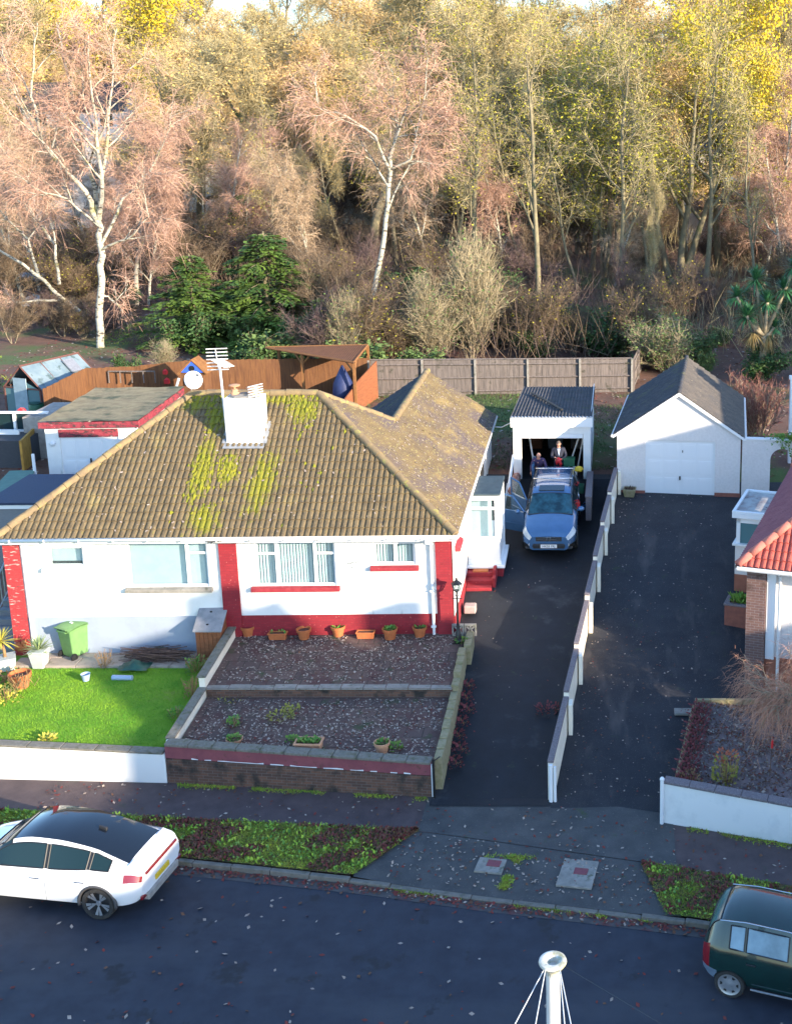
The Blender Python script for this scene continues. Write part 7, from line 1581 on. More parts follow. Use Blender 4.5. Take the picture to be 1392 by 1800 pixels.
hero('birch_tree', 'big many stemmed white birch in full sun, left behind the greenhouse', 'tree', b0, [
 ([(178,622),(175,560),(180,490),(177,430),(172,385)], .23, .17, 0),
 ([(172,390),(150,335),(110,292),(76,250),(55,170),(60,90),(66,40)], .17, .03, -.25),
 ([(76,250),(40,190),(12,130),(4,80)], .08, .02, .2),
 ([(172,390),(168,330),(145,250),(128,170),(108,70),(100,40)], .17, .03, .3),
 ([(174,385),(180,325),(170,240),(160,150),(156,60)], .17, .03, -.2),
 ([(176,340),(190,240),(198,150),(206,50)], .13, .025, .35),
 ([(170,240),(150,190),(142,120)], .07, .02, -.3),
 ([(178,430),(215,350),(265,300),(295,235),(300,200)], .1, .02, .35),
 ([(178,440),(225,420),(262,380),(250,330)], .08, .02, -.4),
 ([(176,400),(120,350),(60,330),(20,300)], .09, .02, -.4),
 ([(178,520),(205,530),(225,500)], .06, .015, .2)], 66, PB_, 41, 4600, 1.25, K['tw_pink'], K['bark_birch'], droop=.35)
b0 = Vector((aY(640,606,64).x, 64, G(-14,64)))
hero('birch_tree', 'leaning white birch with pink twigs rising behind the pergola', 'tree', b0, [
 ([(640,612),(652,540),(672,440),(682,360),(686,270)], .16, .11, 0),
 ([(686,300),(660,240),(610,205),(560,190),(555,130)], .1, .02, -.2),
 ([(684,280),(700,225),(692,180),(688,120)], .1, .02, .25),
 ([(684,300),(722,280),(740,200),(752,98)], .09, .02, -.2),
 ([(686,270),(715,190),(725,130)], .07, .02, .3),
 ([(682,370),(720,290),(745,280)], .06, .02, .25),
 ([(684,330),(640,260),(625,200)], .07, .02, .3),
 ([(700,240),(770,235),(790,210)], .05, .015, -.3)], 64, PB_, 52, 2900, 1.15, K['tw_pink'], K['bark_birch'], droop=.3)
b0 = Vector((aY(138,545,72).x-.0, 72, G(-33,72)))
hero('leaning_tree', 'pale low tree leaning out left from the foot of the big birch', 'tree', b0, [
 ([(140,548),(110,525),(60,480),(0,440),(-60,400)], .16, .05, -.3),
 ([(112,526),(50,530),(0,535),(-60,520)], .09, .04, -.4),
 ([(70,490),(50,420),(0,370),(-40,330)], .1, .03, -.2),
 ([(105,500),(98,430),(60,380),(10,330),(-20,280)], .11, .025, .2),
 ([(98,430),(90,370),(80,320)], .06, .02, .2)], 72, PB_, 63, 2000, 1.2, K['tw_pink'], K['bark_birch'], droop=.4)
# ---- variants
def tree_var(name, seed, H, r, P, ntw, tl, w, tmat, bmat_, levs=(1,2), up=.1, droop=.1, sub=2, nl=0, lsize=.12, lmat=None, trunkL=1.0, lean=.05, multi=1):
    v = Veg(seed)
    for k in range(multi):
        a = v.r.uniform(0,6.28); d = Vector((math.cos(a)*lean*(1 if multi == 1 else 3.5), math.sin(a)*lean*(1 if multi == 1 else 3.5), 1)); v.grow((math.cos(a)*.15*(multi > 1), math.sin(a)*.15*(multi > 1), -.3), d, H*trunkL*v.r.uniform(.9,1.05), r, 0, P)
    tw = v.twigs(ntw, levs, tl, w, .75, up, droop, sub); lv = None
    if nl:
        tips = tw[3]; idx = v.g.integers(0, len(tips), nl); lv = leafquads(tips[idx]+v.g.normal(size=(nl,3))*.18, lsize, v.g, .2)
    return finish(name, v, tw, tmat, bmat_, lv, lmat)
P_oak = {'n':[0,9,6,0],'t0':[0,.32,.25],'ang':[0,48,45],'lr':[0,.55,.5],'wander':[.08,.17,.22],'trop':[.03,.04,.03],'seg':.9}
P_tall = {'n':[0,13,4],'t0':[0,.3,.25],'ang':[0,40,42],'lr':[0,.34,.5],'wander':[.05,.15,.2],'trop':[.05,.07,.03],'seg':.9}
P_birch = {'n':[0,14,5],'t0':[0,.25,.2],'ang':[0,38,40],'lr':[0,.36,.5],'wander':[.05,.13,.18],'trop':[.05,.07,-.01],'seg':.9}
VAR['oak'] = [tree_var('oak_tree', 101, 13, .3, P_oak, 5200, 1.0, .024, K['tw_olive'], K['bark_dark'], nl=2200, lsize=.13, lmat=K['lf_tan']),
              tree_var('oak_tree', 102, 13, .3, P_oak, 5600, 1.0, .024, K['tw_tan'], K['bark_dark'], nl=5500, lsize=.13, lmat=K['lf_tan']),
              tree_var('bare_tree', 103, 14, .24, P_tall, 4600, 1.0, .023, K['tw_olive'], K['bark_dark'], nl=700, lsize=.12, lmat=K['lf_olive'])]
VAR['yellow'] = [tree_var('autumn_tree', 111, 13, .26, P_oak, 2600, .9, .024, K['tw_olive'], K['bark_dark'], nl=17000, lsize=.17, lmat=K['lf_yellow']),
                 tree_var('autumn_tree', 112, 13, .2, P_oak, 3400, .9, .024, K['tw_olive'], K['bark_dark'], nl=11000, lsize=.14, lmat=K['lf_olive'], multi=3)]
VAR['birch'] = [tree_var('birch_tree', 121, 12, .16, P_birch, 3400, 1.0, .022, K['tw_pink'], K['bark_birch'], droop=.3),
                tree_var('birch_tree', 122, 12, .13, P_birch, 3200, 1.0, .022, tw_mat('fawn_twigs', (.46,.34,.23), (.36,.26,.17)), K['bark_birch'], droop=.35, lean=.16)]
P_shrub = {'n':[0,6,3],'t0':[0,.2,.2],'ang':[0,26,30],'lr':[0,.5,.5],'wander':[.08,.12,.16],'trop':[.03,.05,.03],'seg':.6}
def shrub_var(name, seed, H, n, spread, ntw, tl, w, tmat, bmat_, up=.35, droop=.05, nl=0, lsize=.1, lmat=None, r=.035, arch_=0.0, minr=.008):
    v = Veg(seed); P = dict(P_shrub); P['trop'] = [.03-arch_, .04-arch_, .02-arch_]
    for k in range(n):
        a = v.r.uniform(0,6.28); q = spread*v.r.uniform(.1,1); v.grow((math.cos(a)*q*.35, math.sin(a)*q*.35, -.15), (math.cos(a)*q, math.sin(a)*q, 1), H*v.r.uniform(.6,1.0), r, 0, P)
    tw = v.twigs(ntw, (0,1,2), tl, w, .5, up, droop, 2, .1); lv = None
    if nl: tips = tw[3]; idx = v.g.integers(0, len(tips), nl); lv = leafquads(tips[idx]+v.g.normal(size=(nl,3))*.15, lsize, v.g, .2)
    return finish(name, v, tw, tmat, bmat_, lv, lmat, minr)
VAR['thicket'] = [shrub_var('bare_shrub', 201, 5, 9, .55, 2400, .8, .022, K['tw_purple'], K['bark_dark']),
                  shrub_var('bare_shrub', 202, 5, 8, .6, 2400, .8, .022, K['tw_brown'], K['bark_dark'], nl=500, lsize=.12, lmat=K['lf_olive']),
                  shrub_var('bare_shrub', 203, 6, 7, .35, 2200, .9, .022, K['tw_brown'], K['bark_pale'])]
VAR['willow'] = [shrub_var('willow_bush', 211, 5, 16, .45, 2600, 1.1, .024, K['tw_pale'], K['bark_pale'], up=.9, nl=900, lsize=.14, lmat=K['lf_bush'], r=.03),
                 shrub_var('willow_bush', 212, 4, 16, .65, 2200, .9, .026, K['tw_pale'], K['bark_pale'], up=.5, nl=3600, lsize=.17, lmat=K['lf_bush'], r=.03)]
def ever_var(name, seed, R_, H, nl, lsize, lmat, nb=10):
    v = Veg(seed); P = dict(P_shrub)
    for k in range(nb):
        a = v.r.uniform(0,6.28); q = v.r.uniform(.2,1)*R_/H; v.grow((0,0,-.1), (math.cos(a)*q, math.sin(a)*q, 1), H*v.r.uniform(.55,.95), .04, 0, P)
    tw = v.twigs(500, (1,2), .4, .02, .7, .1, .05, 1); P_, D_ = v.samples(nl, (0,1,2), .35); n = len(P_)
    lv = leafquads(P_+v.g.normal(size=(n,3))*np.array([.22,.22,.18]), lsize, v.g, .35); return finish(name, v, tw, K['tw_brown'], K['bark_dark'], lv, lmat)
VAR['ever'] = [ever_var('evergreen_bush', 221, 1.6, 2.4, 4200, .17, K['lf_green']), ever_var('evergreen_bush', 222, 1.8, 2.2, 3600, .2, K['lf_bush'])]
def conifer_var(seed, H, W):
    """drooping boughs set with flat leafy sprays"""
    v = Veg(seed); g = v.g; v.br.append(([Vector((0,0,-.3)), Vector((.05,0,H*.5)), Vector((0,0,H))], [.2,.12,.03], 0)); Ps = []; Ds = []
    for k in range(64):
        f = (k+.5)/64; z = H*(.05+.93*f); L = W*(1-f)**.75*v.r.uniform(.45,1.3)+.3; a = k*2.4+v.r.uniform(-.4,.4); p0 = Vector((0,0,z)); d = Vector((math.cos(a), math.sin(a), .25)); pts = [p0+d*L*q+Vector((0,0,-.38*L*q*q)) for q in (0,.35,.7,1)]; v.br.append((pts, [.05,.035,.02,.01], 1))
        for _ in range(int(26+58*L)):
            q = v.r.uniform(.25,1.02); p = p0+d*L*q+Vector((0,0,-.38*L*q*q)); sd = Vector((-math.sin(a), math.cos(a), 0)); off = v.r.gauss(0,.32)*(1.15-q*.6); Ps.append((p+sd*off+Vector((0,0,-abs(off)*.35+v.r.gauss(0,.07))))[:]); Ds.append((d*.9+sd*(1.2 if off > 0 else -1.2)*v.r.uniform(.3,1)+Vector((0,0,-.25+v.r.gauss(0,.2))))[:])
    P = np.array(Ps); D = unit(np.array(Ds)); n = len(P); L = g.uniform(.16,.36,n); s = unit(np.cross(D, np.array([0,0,1.])+g.normal(size=(n,3))*.3))
    p1 = P+D*(L*.55)[:,None]; p2 = P+D*L[:,None]-np.array([0,0,.06]); wv = s*(L*.26)[:,None]
    V = np.stack((P-wv*.3, P+wv*.3, p1+wv, p1-wv, p2), 1).reshape(-1,3); k = np.arange(n)[:,None]*5
    root = bpy.data.objects.new('conifer', None); C.objects.link(root); v.wood().build('trunk', K['bark_dark'], root, smooth=True)
    o = bpy.data.objects.new('crown', np_mesh('crown', V, k+np.array([[3,2,4]]), k+np.array([[0,1,2,3]]), [K['lf_conifer']])); C.objects.link(o); o.parent = root; return root
VAR['conifer'] = [conifer_var(301, 8, 2.9), conifer_var(302, 8, 3.4)]
NAT = {'oak':15.0,'yellow':15.0,'birch':13.5,'thicket':5.6,'willow':5.4,'ever':2.5,'conifer':8.2}
used = set(); tr = random.Random(77)
def plant(kind, var, px, ytop, Y, lab, cat, group=None, wid=1.0, pxbase=None):
    src = VAR[kind][var]; X = aY(px, 300, Y).x; z0 = G(X, Y); H = aY(px, ytop, Y).z-z0; s = max(.3, H/NAT[kind])
    o = src if (kind, var) not in used else copy_tree(src); used.add((kind, var))
    o.location = (X, Y, z0-.05); o.rotation_euler = (0,0,tr.uniform(0,6.28)); o.scale = (s*wid, s*wid, s)
    for k_ in ('label','category','group'):
        if k_ in o: del o[k_]
    return tag(o, lab, cat, group)
# single trees one can tell apart in the photo
plant('oak',0, 412,-30,112,'tall dark trunked oak against the white sky, top left of centre','tree')
plant('oak',0, 858,-40,104,'tall twin stemmed bare tree right of the leaning birch','tree',wid=.7)
plant('oak',2, 875,-20,106,'slim bare trunk close beside the tall twin stemmed tree','tree',wid=.8)
plant('oak',0, 975,5,112,'spreading bare oak with dark forked trunk, top right of centre','tree',wid=1.1)
plant('oak',2, 745,-60,120,'bare tree with ascending branches breaking the skyline at the middle','tree',wid=1.2)
plant('oak',2, 800,-50,128,'second bare tree on the skyline, right of the ascending one','tree',wid=1.2)
plant('yellow',1, 1190,20,86,'large many stemmed tree with thin olive leaves, upper right','tree',wid=1.15)
plant('yellow',0, 1270,-60,92,'bright yellow leaved tree at the top right','tree',wid=.75)
plant('yellow',0, 1320,40,100,'smaller yellow leaved tree beside the brightest one, top right','tree',wid=.6)
plant('yellow',0, 230,-40,126,'yellow leaved tree behind the big white birch, top left','tree',wid=1.0)
plant('yellow',0, 90,-50,130,'yellow leaved tree at the top left corner','tree',wid=1.0)
plant('oak',1, 300,40,110,'pale tan leaved tree right of the big white birch','tree',wid=1.0)
plant('oak',1, 500,60,108,'golden tan oak left of the pink twigged birch','tree',wid=1.2)
plant('oak',1, 570,-10,124,'golden tan oak reaching the skyline above the leaning birch','tree',wid=1.2)
plant('birch',1, 545,235,80,'slender pinkish birch left of the leaning birch','tree',wid=.9)
plant('birch',0, 392,195,88,'small crooked birch above the dark conifers','tree',wid=.9)
plant('oak',0, 600,190,88,'dark trunked bare tree behind the leaning birch','tree',wid=.6)
plant('birch',0, 1375,90,84,'pale limbed birch at the right edge above the palm','tree',wid=.9)
plant('birch',1, 20,200,80,'sunlit birch at the left edge behind the leaning tree','tree',wid=.9)
plant('yellow',1, 1060,160,92,'olive leaved bushy tree left of the many stemmed one','tree',wid=.9)
plant('oak',2, 1150,300,74,'thin straight pale sapling rising from the dark thicket','tree',wid=.35)
plant('conifer',0, 320,440,66.5,'dark green conifer left of the pair behind the brown fence','conifer',wid=1.7)
plant('conifer',1, 455,400,68,'larger dark green conifer behind the brown fence, beside the leaning birch','conifer',wid=1.6)
plant('conifer',0, 415,335,88,'taller conifer showing above the two front conifers','conifer',wid=1.0)
plant('conifer',1, 300,500,72,'low conifer beside the trunk of the big birch','conifer',wid=1.0)
plant('conifer',1, 545,520,66,'low conifer at the foot of the leaning birch','conifer',wid=1.3)
plant('willow',0, 745,490,61.5,'pale straw coloured bush behind the grey fence, right of the pergola','bush',wid=1.15)
plant('willow',0, 818,425,62,'tall pale straw coloured bush, highest behind the grey fence','bush',wid=.8)
plant('willow',1, 1170,535,60,'green and straw coloured bush behind the right garage','bush',wid=1.3)
plant('willow',0, 258,600,60,'small fan of pale stems behind the left end of the brown fence','bush',wid=1.2)
plant('willow',0, 600,520,60,'open fan of pale upright stems behind the pergola','bush',wid=.8)
plant('thicket',0, 1100,430,64,'purple bare stems clustered above the grey fence at right','bush',wid=.6)
plant('ever',0, 185,622,57.5,'glossy green laurel bush behind the left end of the brown fence','bush')
plant('ever',0, 1345,605,58,'dark laurel bush under the palm','bush',wid=1.4)
plant('ever',1, 1245,610,59,'pale green bush behind the ridge of the right garage','bush',wid=.6)
plant('ever',1, 512,540,62,'yellowish bush in front of the dark conifers','bush',wid=.7)
C.objects[-1] if False else None
# trees and bushes of the wood that nothing tells apart
G2, G3, G4, G5 = 'trees deep in the wood', 'bare thickets of the wood', 'evergreen undergrowth of the wood', 'pink twigged birches of the wood'
for i in range(46):
    px = -60+i*33+tr.uniform(-25,25); Y = tr.uniform(92,165); k, v_ = tr.choice((('oak',0),('oak',1),('oak',1),('oak',2)) if px < 640 else (('oak',0),('yellow',1),('yellow',1),('oak',2),('oak',1)))
    plant(k, v_, px, tr.uniform(-50,90) if i % 2 else tr.uniform(60,170), Y, 'thin autumn tree standing among others deep in the wood', 'tree', G2, tr.uniform(.9,1.3))
for i in range(26):
    px = -80+i*60+tr.uniform(-20,20); plant('oak', tr.choice((0,1,1,2)), px, tr.uniform(-90,-5), tr.uniform(135,180), 'tall bare tree of the skyline at the back of the wood', 'tree', 'skyline trees at the back of the wood', tr.uniform(.9,1.3))
for i in range(34):
    px = tr.uniform(-40,500) if i % 3 else tr.choice((tr.uniform(480,800), tr.uniform(820,1420))); Y = tr.uniform(78,112)
    plant('birch', i % 2, px, tr.uniform(180,340), Y, 'small pink twigged birch among others in the middle of the wood', 'tree', G5, 1.1)
for i in range(150):
    px = tr.uniform(480,1440) if i % 10 < 6 else tr.uniform(-40,560); Y = 60+62*tr.random()**1.3; yt = lerp(520, 270, (Y-60)/62)+tr.uniform(-40,50)
    if px < 240 and Y < 76: Y += 16; yt -= 60
    if px < 520: yt = max(yt, 400)
    if 220 < px < 530 and Y < 80: Y += 24; yt = 380
    plant('thicket', tr.choice((0,1,1,2,2)), px, yt, Y, 'bare brown thicket bush among others on the floor of the wood', 'bush', G3, tr.uniform(1.0,1.6))
for i in range(30):
    px = tr.uniform(500,1420) if i < 22 else tr.uniform(200,500); Y = tr.uniform(57.5,80); yt = aY(px,300,Y); p = Vector((yt.x, Y, G(yt.x,Y)+tr.uniform(1.2,2.8)))
    s_ = (p.z-G(p.x,Y))/2.5; src = VAR['ever'][i % 2]; o = copy_tree(src); o.location = (p.x, Y, p.z-2.5*s_); o.rotation_euler = (0,0,tr.uniform(0,6)); o.scale = (s_*1.3,s_*1.3,s_); tag(o, 'dark evergreen bush among others at the foot of the wood', 'bush', G4)
VAR['slim'] = [tree_var('slim_tree', 131, 14, .17, P_tall, 700, .9, .022, K['tw_olive'], K['bark_dark'], nl=900, lsize=.12, lmat=K['lf_olive']), tree_var('slim_tree', 132, 14, .13, P_tall, 600, .9, .022, K['tw_olive'], K['bark_dark'], nl=600, lsize=.12, lmat=K['lf_olive'])]; NAT['slim'] = 15
for i, (px, Y) in enumerate(((690,92),(790,84),(835,78),(915,88),(945,74),(1015,80),(1085,76),(1140,84),(1240,82),(1330,78),(300,92),(480,86),(1040,95),(770,98))):
    plant('slim', i % 2, px, tr.uniform(20,230), Y, 'slim tall trunked tree among others standing out of the wood', 'tree', 'slim trees of the wood')
for i in range(13):
    px = tr.uniform(-20,250); Y = tr.uniform(67,78); plant('thicket', tr.choice((0,1,2)), px, aY(px,300,Y).y and tr.uniform(500,560), Y, 'bare brown thicket bush among others on the floor of the wood', 'bush', G3, 1.3)
# unseen conifers added off to the right to keep sun from the lower trunks
for i, (x, y, h) in enumerate(((24,52,15),(28,47,16),(33,56,18),(38,62,19),(30,64,17),(44,70,20),(36,44,17),(50,78,20),(42,54,18),(24,60,14))):
    o = copy_tree(VAR['conifer'][i % 2]); o.location = (x, y, 3.2); s_ = h/8.2; o.scale = (s_*.85,s_*.85,s_); o.rotation_euler = (0,0,i); tag(o, 'unseen tall conifer added beyond the right edge to shade the wood', 'conifer', 'added shading conifers at the right')
# far hillside wood as one mass
g = np.random.default_rng(9); Ps = []; Ds = []; Ls = []; Mi = []
for k in range(420):
    Y = g.uniform(125,330); X = g.uniform(-.62,.2)*Y*1.02; z = G(X,Y); h = g.uniform(10,19); n = 170; th = g.uniform(0,6.283,n); ph = np.arccos(g.uniform(-.4,1,n)); r = (g.uniform(.25,1,n)**.5)*h*.42
    c = np.stack((X+r*np.sin(ph)*np.cos(th), Y+r*np.sin(ph)*np.sin(th), z+h*.58+r*np.cos(ph)), 1); Ps.append(c); Ds.append(g.normal(size=(n,3))+np.array([0,0,.5])); Ls.append(g.uniform(1.2,2.6,n)); Mi.append(np.full(n, g.integers(0,4)))
    n2 = 7; Ps.append(np.array([[X,Y,z-.3]]*n2)); Ds.append(np.stack((g.normal(0,.35,n2), g.normal(0,.35,n2), np.ones(n2)), 1)); Ls.append(np.full(n2, h*.9)); Mi.append(np.full(n2, 4))
P = np.concatenate(Ps); V, t, q, _, _ = ribbons(P, np.concatenate(Ds), np.concatenate(Ls), np.where(np.concatenate(Mi) == 4, .3, .16), g, .02); mi = np.concatenate(Mi)
me = np_mesh('distant_wood', V, t, q, [K['tw_pink'],K['tw_tan'],K['lf_tan'],K['tw_olive'],K['bark_dark']], mi, mi); o = bpy.data.objects.new('distant_wood', me); C.objects.link(o); o['kind'] = 'stuff'
# tangle of thin bare stems on the wood floor
g = np.random.default_rng(19); n = 30000; Y = 61+75*g.uniform(0,1,n)**1.25; X = g.uniform(-.56,.17,n)*Y*1.02; k = ~((X < -.40*Y) & (Y < 80)) & ~((X < -.27*Y) & (X > -.43*Y) & (Y < 72)); X, Y = X[k], Y[k]; n = len(X); cl = np.sin(X*.9+Y*.4)+np.sin(X*.37-Y*.8+2)+g.normal(0,.5,n); k = cl > -.9; X, Y = X[k], Y[k]; n = len(X)
P = np.stack((X, Y, np.array([G(a, b) for a, b in zip(X, Y)])-.1+g.uniform(0,1.6,n)), 1); D = g.normal(size=(n,3))*np.array([.45,.45,.3]); D[:,2] += 1; V, t, q, _, _ = ribbons(P, D, g.uniform(1.0,3.4,n), .03, g, .12); mi = (np.clip((np.sin(X*.23)+np.sin(Y*.31+1))*.9+1.6+g.normal(0,.6,n),0,3.99)).astype(int)
me = np_mesh('scrub', V, t, q, [K['tw_purple'],K['tw_brown'],K['tw_brown'],K['tw_olive']], mi, mi); o = bpy.data.objects.new('scrub', me); C.objects.link(o); o['kind'] = 'stuff'
# ---- houses glimpsed through the trees
def far_house(px0, px1, ye, yb, Y, lab, wm, rm):
    a, b = aY(px0,ye,Y), aY(px1,ye,Y); zb = min(aY(px0,yb,Y).z, G(a.x,Y)); t = thing('house', lab, 'house', ((a.x+b.x)/2, Y+3, zb)); wd = b.x-a.x; he = a.z-zb
    mb = MB(); mb.bx(-wd/2,wd/2,-3,3,-1,he); mb.prism([(-wd/2,-3,he),(-wd/2,3,he),(-wd/2,0,he+2.4)], (wd,0,0)); mb.build('wall', wm, t)
    for s in (-1, 1): mb = MB(); mb.prism([(-wd/2-.3,s*3.4,he-.3),(-wd/2-.3,0,he+2.45),(wd/2+.3,0,he+2.45),(wd/2+.3,s*3.4,he-.3)], (0,0,.1)); mb.build('roof', rm, t)
    n = max(2, int(wd/3))
    for i in range(n):
        for z in ((he-1.7,) if he < 3.6 else (he-1.7, he-4.3)):
            x = -wd/2+wd*(i+.5)/n; mb = MB(); mb.bx(x-.6,x+.6,-3.05,-3.001,z,z+1.15); mb.build('window', K['glass_dark'], t)
far_house(40,215,190,300,116,'white walled house with grey roof glimpsed behind the big birch','pinkrender' and K['pinkrender'], K['darktile'])
far_house(262,420,205,310,124,'long cream house glimpsed between the birch and the conifers', K['cream'], K['darktile'])
far_house(560,650,245,300,118,'small pale house glimpsed behind the leaning birch', K['cream'], K['greyboard'])
far_house(1195,1270,262,300,108,'small white building glimpsed through the yellow leaved trees at right', K['pinkrender'], K['darktile'])
b = aY(1302,300,104); t = thing('covered_vehicle', 'yellow and white vehicle above a blue cover, seen through the trees at right', 'vehicle', (b.x,104,b.z-.9)); mb = MB(); mb.bx(-1.5,1.5,-.8,.8,.0,.9); mb.build('cover', mat('blue_cover', (.12,.25,.36), (.1,.2,.3), 2), t); mb = MB(); mb.bx(-1.3,1.4,-.7,.7,.95,1.35); mb.build('body', K['yellowplastic'], t, bevel=.1); mb = MB(); mb.bx(.0,1.0,-.6,.6,1.36,1.9); mb.build('cab', K['whiteplastic'], t, bevel=.1)
for px, w_, lab in ((62,2.2,'pale blue covered car glimpsed left of the big birch'),(112,1.9,'silver car glimpsed just left of the birch trunk')):
    b = aY(px,345,88); t = thing('parked_car', lab, 'car', (b.x,88,G(b.x,88)+.05)); mb = MB(); mb.blob((0,0,.55), (w_,.85,.45), 14, 7); mb.build('body', mat('pale_blue_grey_paint', (.36,.4,.48), rough=.3) if px < 100 else K['silver'], t, smooth=True); mb = MB(); mb.blob((0,0,.95), (w_*.55,.7,.42), 12, 6); mb.build('cabin', K['glass_dark'], t, smooth=True)
    for x in (-1, 1):
        for y in (-.75, .75): mb = MB(); mb.lathe((0,0,0), [(.3,-.1),(.32,.1)], 12, M=Matrix.Translation((x*w_*.6,y,.3)) @ Matrix.Rotation(R(90),4,'X')); mb.build('wheel', K['rubber'], t)
# ---- cordyline palm
pb = aY(1338,640,58); t = thing('palm_tree', 'cordyline palm with several green spiky heads at the right edge', 'palm', (pb.x,58,G(pb.x,58))); rr = random.Random(6)
heads = [(1328,492,1.0),(1378,508,.9),(1294,522,.85),(1348,532,.9),(1312,556,.95),(1395,470,.8),(1360,575,.7)]
mb = MB(); base = Vector((0,0,0)); fork = aY(1342,590,58)-Vector(t.location)
mb.tube([base, fork*.6, fork], [.2,.17,.15], 9)
for px, py, s_ in heads: e = aY(px,py,58+rr.uniform(-.6,.6))-Vector(t.location); mb.tube([fork, fork.lerp(e,.5)+Vector((0,0,-.15)), e], [.13,.1,.08], 7)
mb.build('trunk', K['bark_pale'], t, smooth=True)
for px, py, s_ in heads:
    e = aY(px,py,58+rr.uniform(-.4,.4))-Vector(t.location); mb = MB(); spikes(mb, e, 170, 1.05*s_, .035, rr, (-.6,1.5), .3); mb.build('leaf_head', K['palm_leaf'], t)
mb = MB()
for px, py in ((1322,600),(1350,605)): spikes(mb, aY(px,py,58)-Vector(t.location)+Vector((0,0,.5)), 60, 1.1, .03, rr, (-1.4,-.2), .3)
mb.build('dead_leaves', K['palm_dead'], t)
# ---- reddish shrub by the archway
o = shrub_var('red_shrub', 231, 2.3, 26, .6, 2600, .45, .016, tw_mat('russet_twigs', (.26,.12,.095), (.2,.09,.07)), K['bark_pale'], up=.6, r=.018); p = at(1328,760,3.3); o.location = (p.x,47.5,3.2); o.scale = (1.05,1.05,1.05); tag(o, 'reddish brown twiggy shrub behind the white archway', 'shrub')
# ---- weeping bare shrub in the right bed
v = Veg(241); b0 = Vector((4.7,26.3,1.0))
Pw = {'n':[0,7,4],'t0':[0,.25,.2],'ang':[0,38,40],'lr':[0,.55,.55],'wander':[.1,.14,.16],'trop':[-.06,-.12,-.16],'seg':.3}
v.limb([(0,0,-.2),(.02,.02,.6),(-.05,0,1.2)], .09, .06)
for k in range(13):
    a = v.r.uniform(0,6.28); v.grow((-.04,0,1.0+.3*v.r.random()), (math.cos(a)*.9-.25, math.sin(a)*.9, 1.1), v.r.uniform(1.5,2.3), .04, 0, Pw)
tw = v.twigs(2300, (0,1,2), .65, .011, .5, -.3, .5, 2, .2); o = finish('weeping_shrub', v, tw, K['tw_sun_red'], K['bark_pale'], minr=.006); o.location = b0; o.scale = (.9,.9,.82); tag(o, 'bare weeping shrub with twigs coloured sunlit orange in the mulched bed at right', 'shrub')
# ---- ivy over the archway
g = np.random.default_rng(5); n = 900; T = wmat(C.objects['arch_wall']); P = np.stack((g.normal(1.95,.45,n), g.normal(.05,.18,n), 2.32-np.abs(g.normal(0,.28,n))+.12), 1); P = np.array([(T @ Vector(p))[:] for p in P]); V, q = leafquads(P, .12, g); me = np_mesh('ivy', V, None, q, [K['weed']]); o = bpy.data.objects.new('ivy', me); C.objects.link(o); tag(o, 'green ivy trailing over the top of the white archway', 'ivy')
# ---- small plants
def clump(px, py, z, n, r, h, size, mm, lab, cat='plant', up=.8, stalk=0, sm_='deadplant', group=None):
    b = at(px, py, z); rr = random.Random(px*7+py); t = thing('garden_plant', lab, cat, b, 0, group); mb = MB(); leaves(mb, (0,0,0), n, r, h, size, rr, up); mb.build('foliage', K[mm], t)
    mb = MB()
    for _ in range(max(3, stalk)): a = rr.uniform(0,6.28); q = r*rr.random(); p = Vector((math.cos(a)*q*.5, math.sin(a)*q*.5, -.03)); mb.tube([p, p+Vector((math.cos(a)*q*.3, math.sin(a)*q*.3, h*.5)), p+Vector((math.cos(a)*q*.8, math.sin(a)*q*.8, h*(1.3 if stalk else .8)))], .008, 3)
    mb.build('stems', K[sm_], t); return t
K['lf_red'] = mat('dark_red_leaf', (.14,.03,.035), (.2,.045,.045), 5, rough=.8)
K['lf_lime'] = mat('yellow_green_leaf', (.24,.25,.04), (.32,.28,.06), 5, rough=.8)
clump(411,1277,pzl(27)+.01,60,.13,.22,.1,'weed','green weed with a tall sprig at the left of the lower patio',stalk=6)
clump(493,1262,pzl(27.4)+.01,120,.34,.1,.08,'lf_lime','yellowish weeds spreading over the middle of the lower patio')
clump(513,1250,pzl(27.6)+.01,60,.2,.12,.08,'lf_lime','second yellowish weed clump nearer the step on the lower patio')
clump(514,1305,pzl(26.3)+.01,60,.13,.14,.09,'weed','green weed left of the pale rectangular planter')
clump(695,1316,pzl(26)+.01,70,.16,.1,.1,'weed','green weed right of the pale pot on the lower patio')
clump(410,1226,pzl(28.2)+.01,80,.4,.05,.06,'lf_lime','mossy weeds along the foot of the patio step')
clump(811,1130,pzu(30.4)+.05,60,.15,.16,.1,'weed','green weed on the low wall below the lamp post')
clump(85,1302,lawnz(0,26.4)+.02,90,.2,.12,.09,'yucca_yellow','low yellow plant behind the white front wall')
clump(12,1232,lawnz(0,27.6)+.02,160,.42,.3,.1,'yucca_yellow','yellow leafy plants at the left edge of the lawn','plant',stalk=14)
clump(24,1200,lawnz(0,28.8)+.02,100,.3,.3,.1,'deadplant','dry brown plants behind the large terracotta pot',stalk=16)
clump(345,1180,lawnz(0,29.7)+.02,140,.3,.35,.1,'weed','overgrown plants between lawn and cream side wall, nearest the store',stalk=20)
clump(338,1225,lawnz(0,28.3)+.02,90,.22,.45,.07,'deadplant','tall dry seed heads beside the cream side wall',stalk=18)
clump(312,1262,lawnz(0,27.2)+.02,90,.22,.25,.09,'weed','green weeds at the lower end of the cream side wall',stalk=10)
clump(185,1172,lawnz(0,29.9)+.05,60,.22,.35,.07,'deadplant','dry plant at the lawn edge below the green bin',stalk=16)
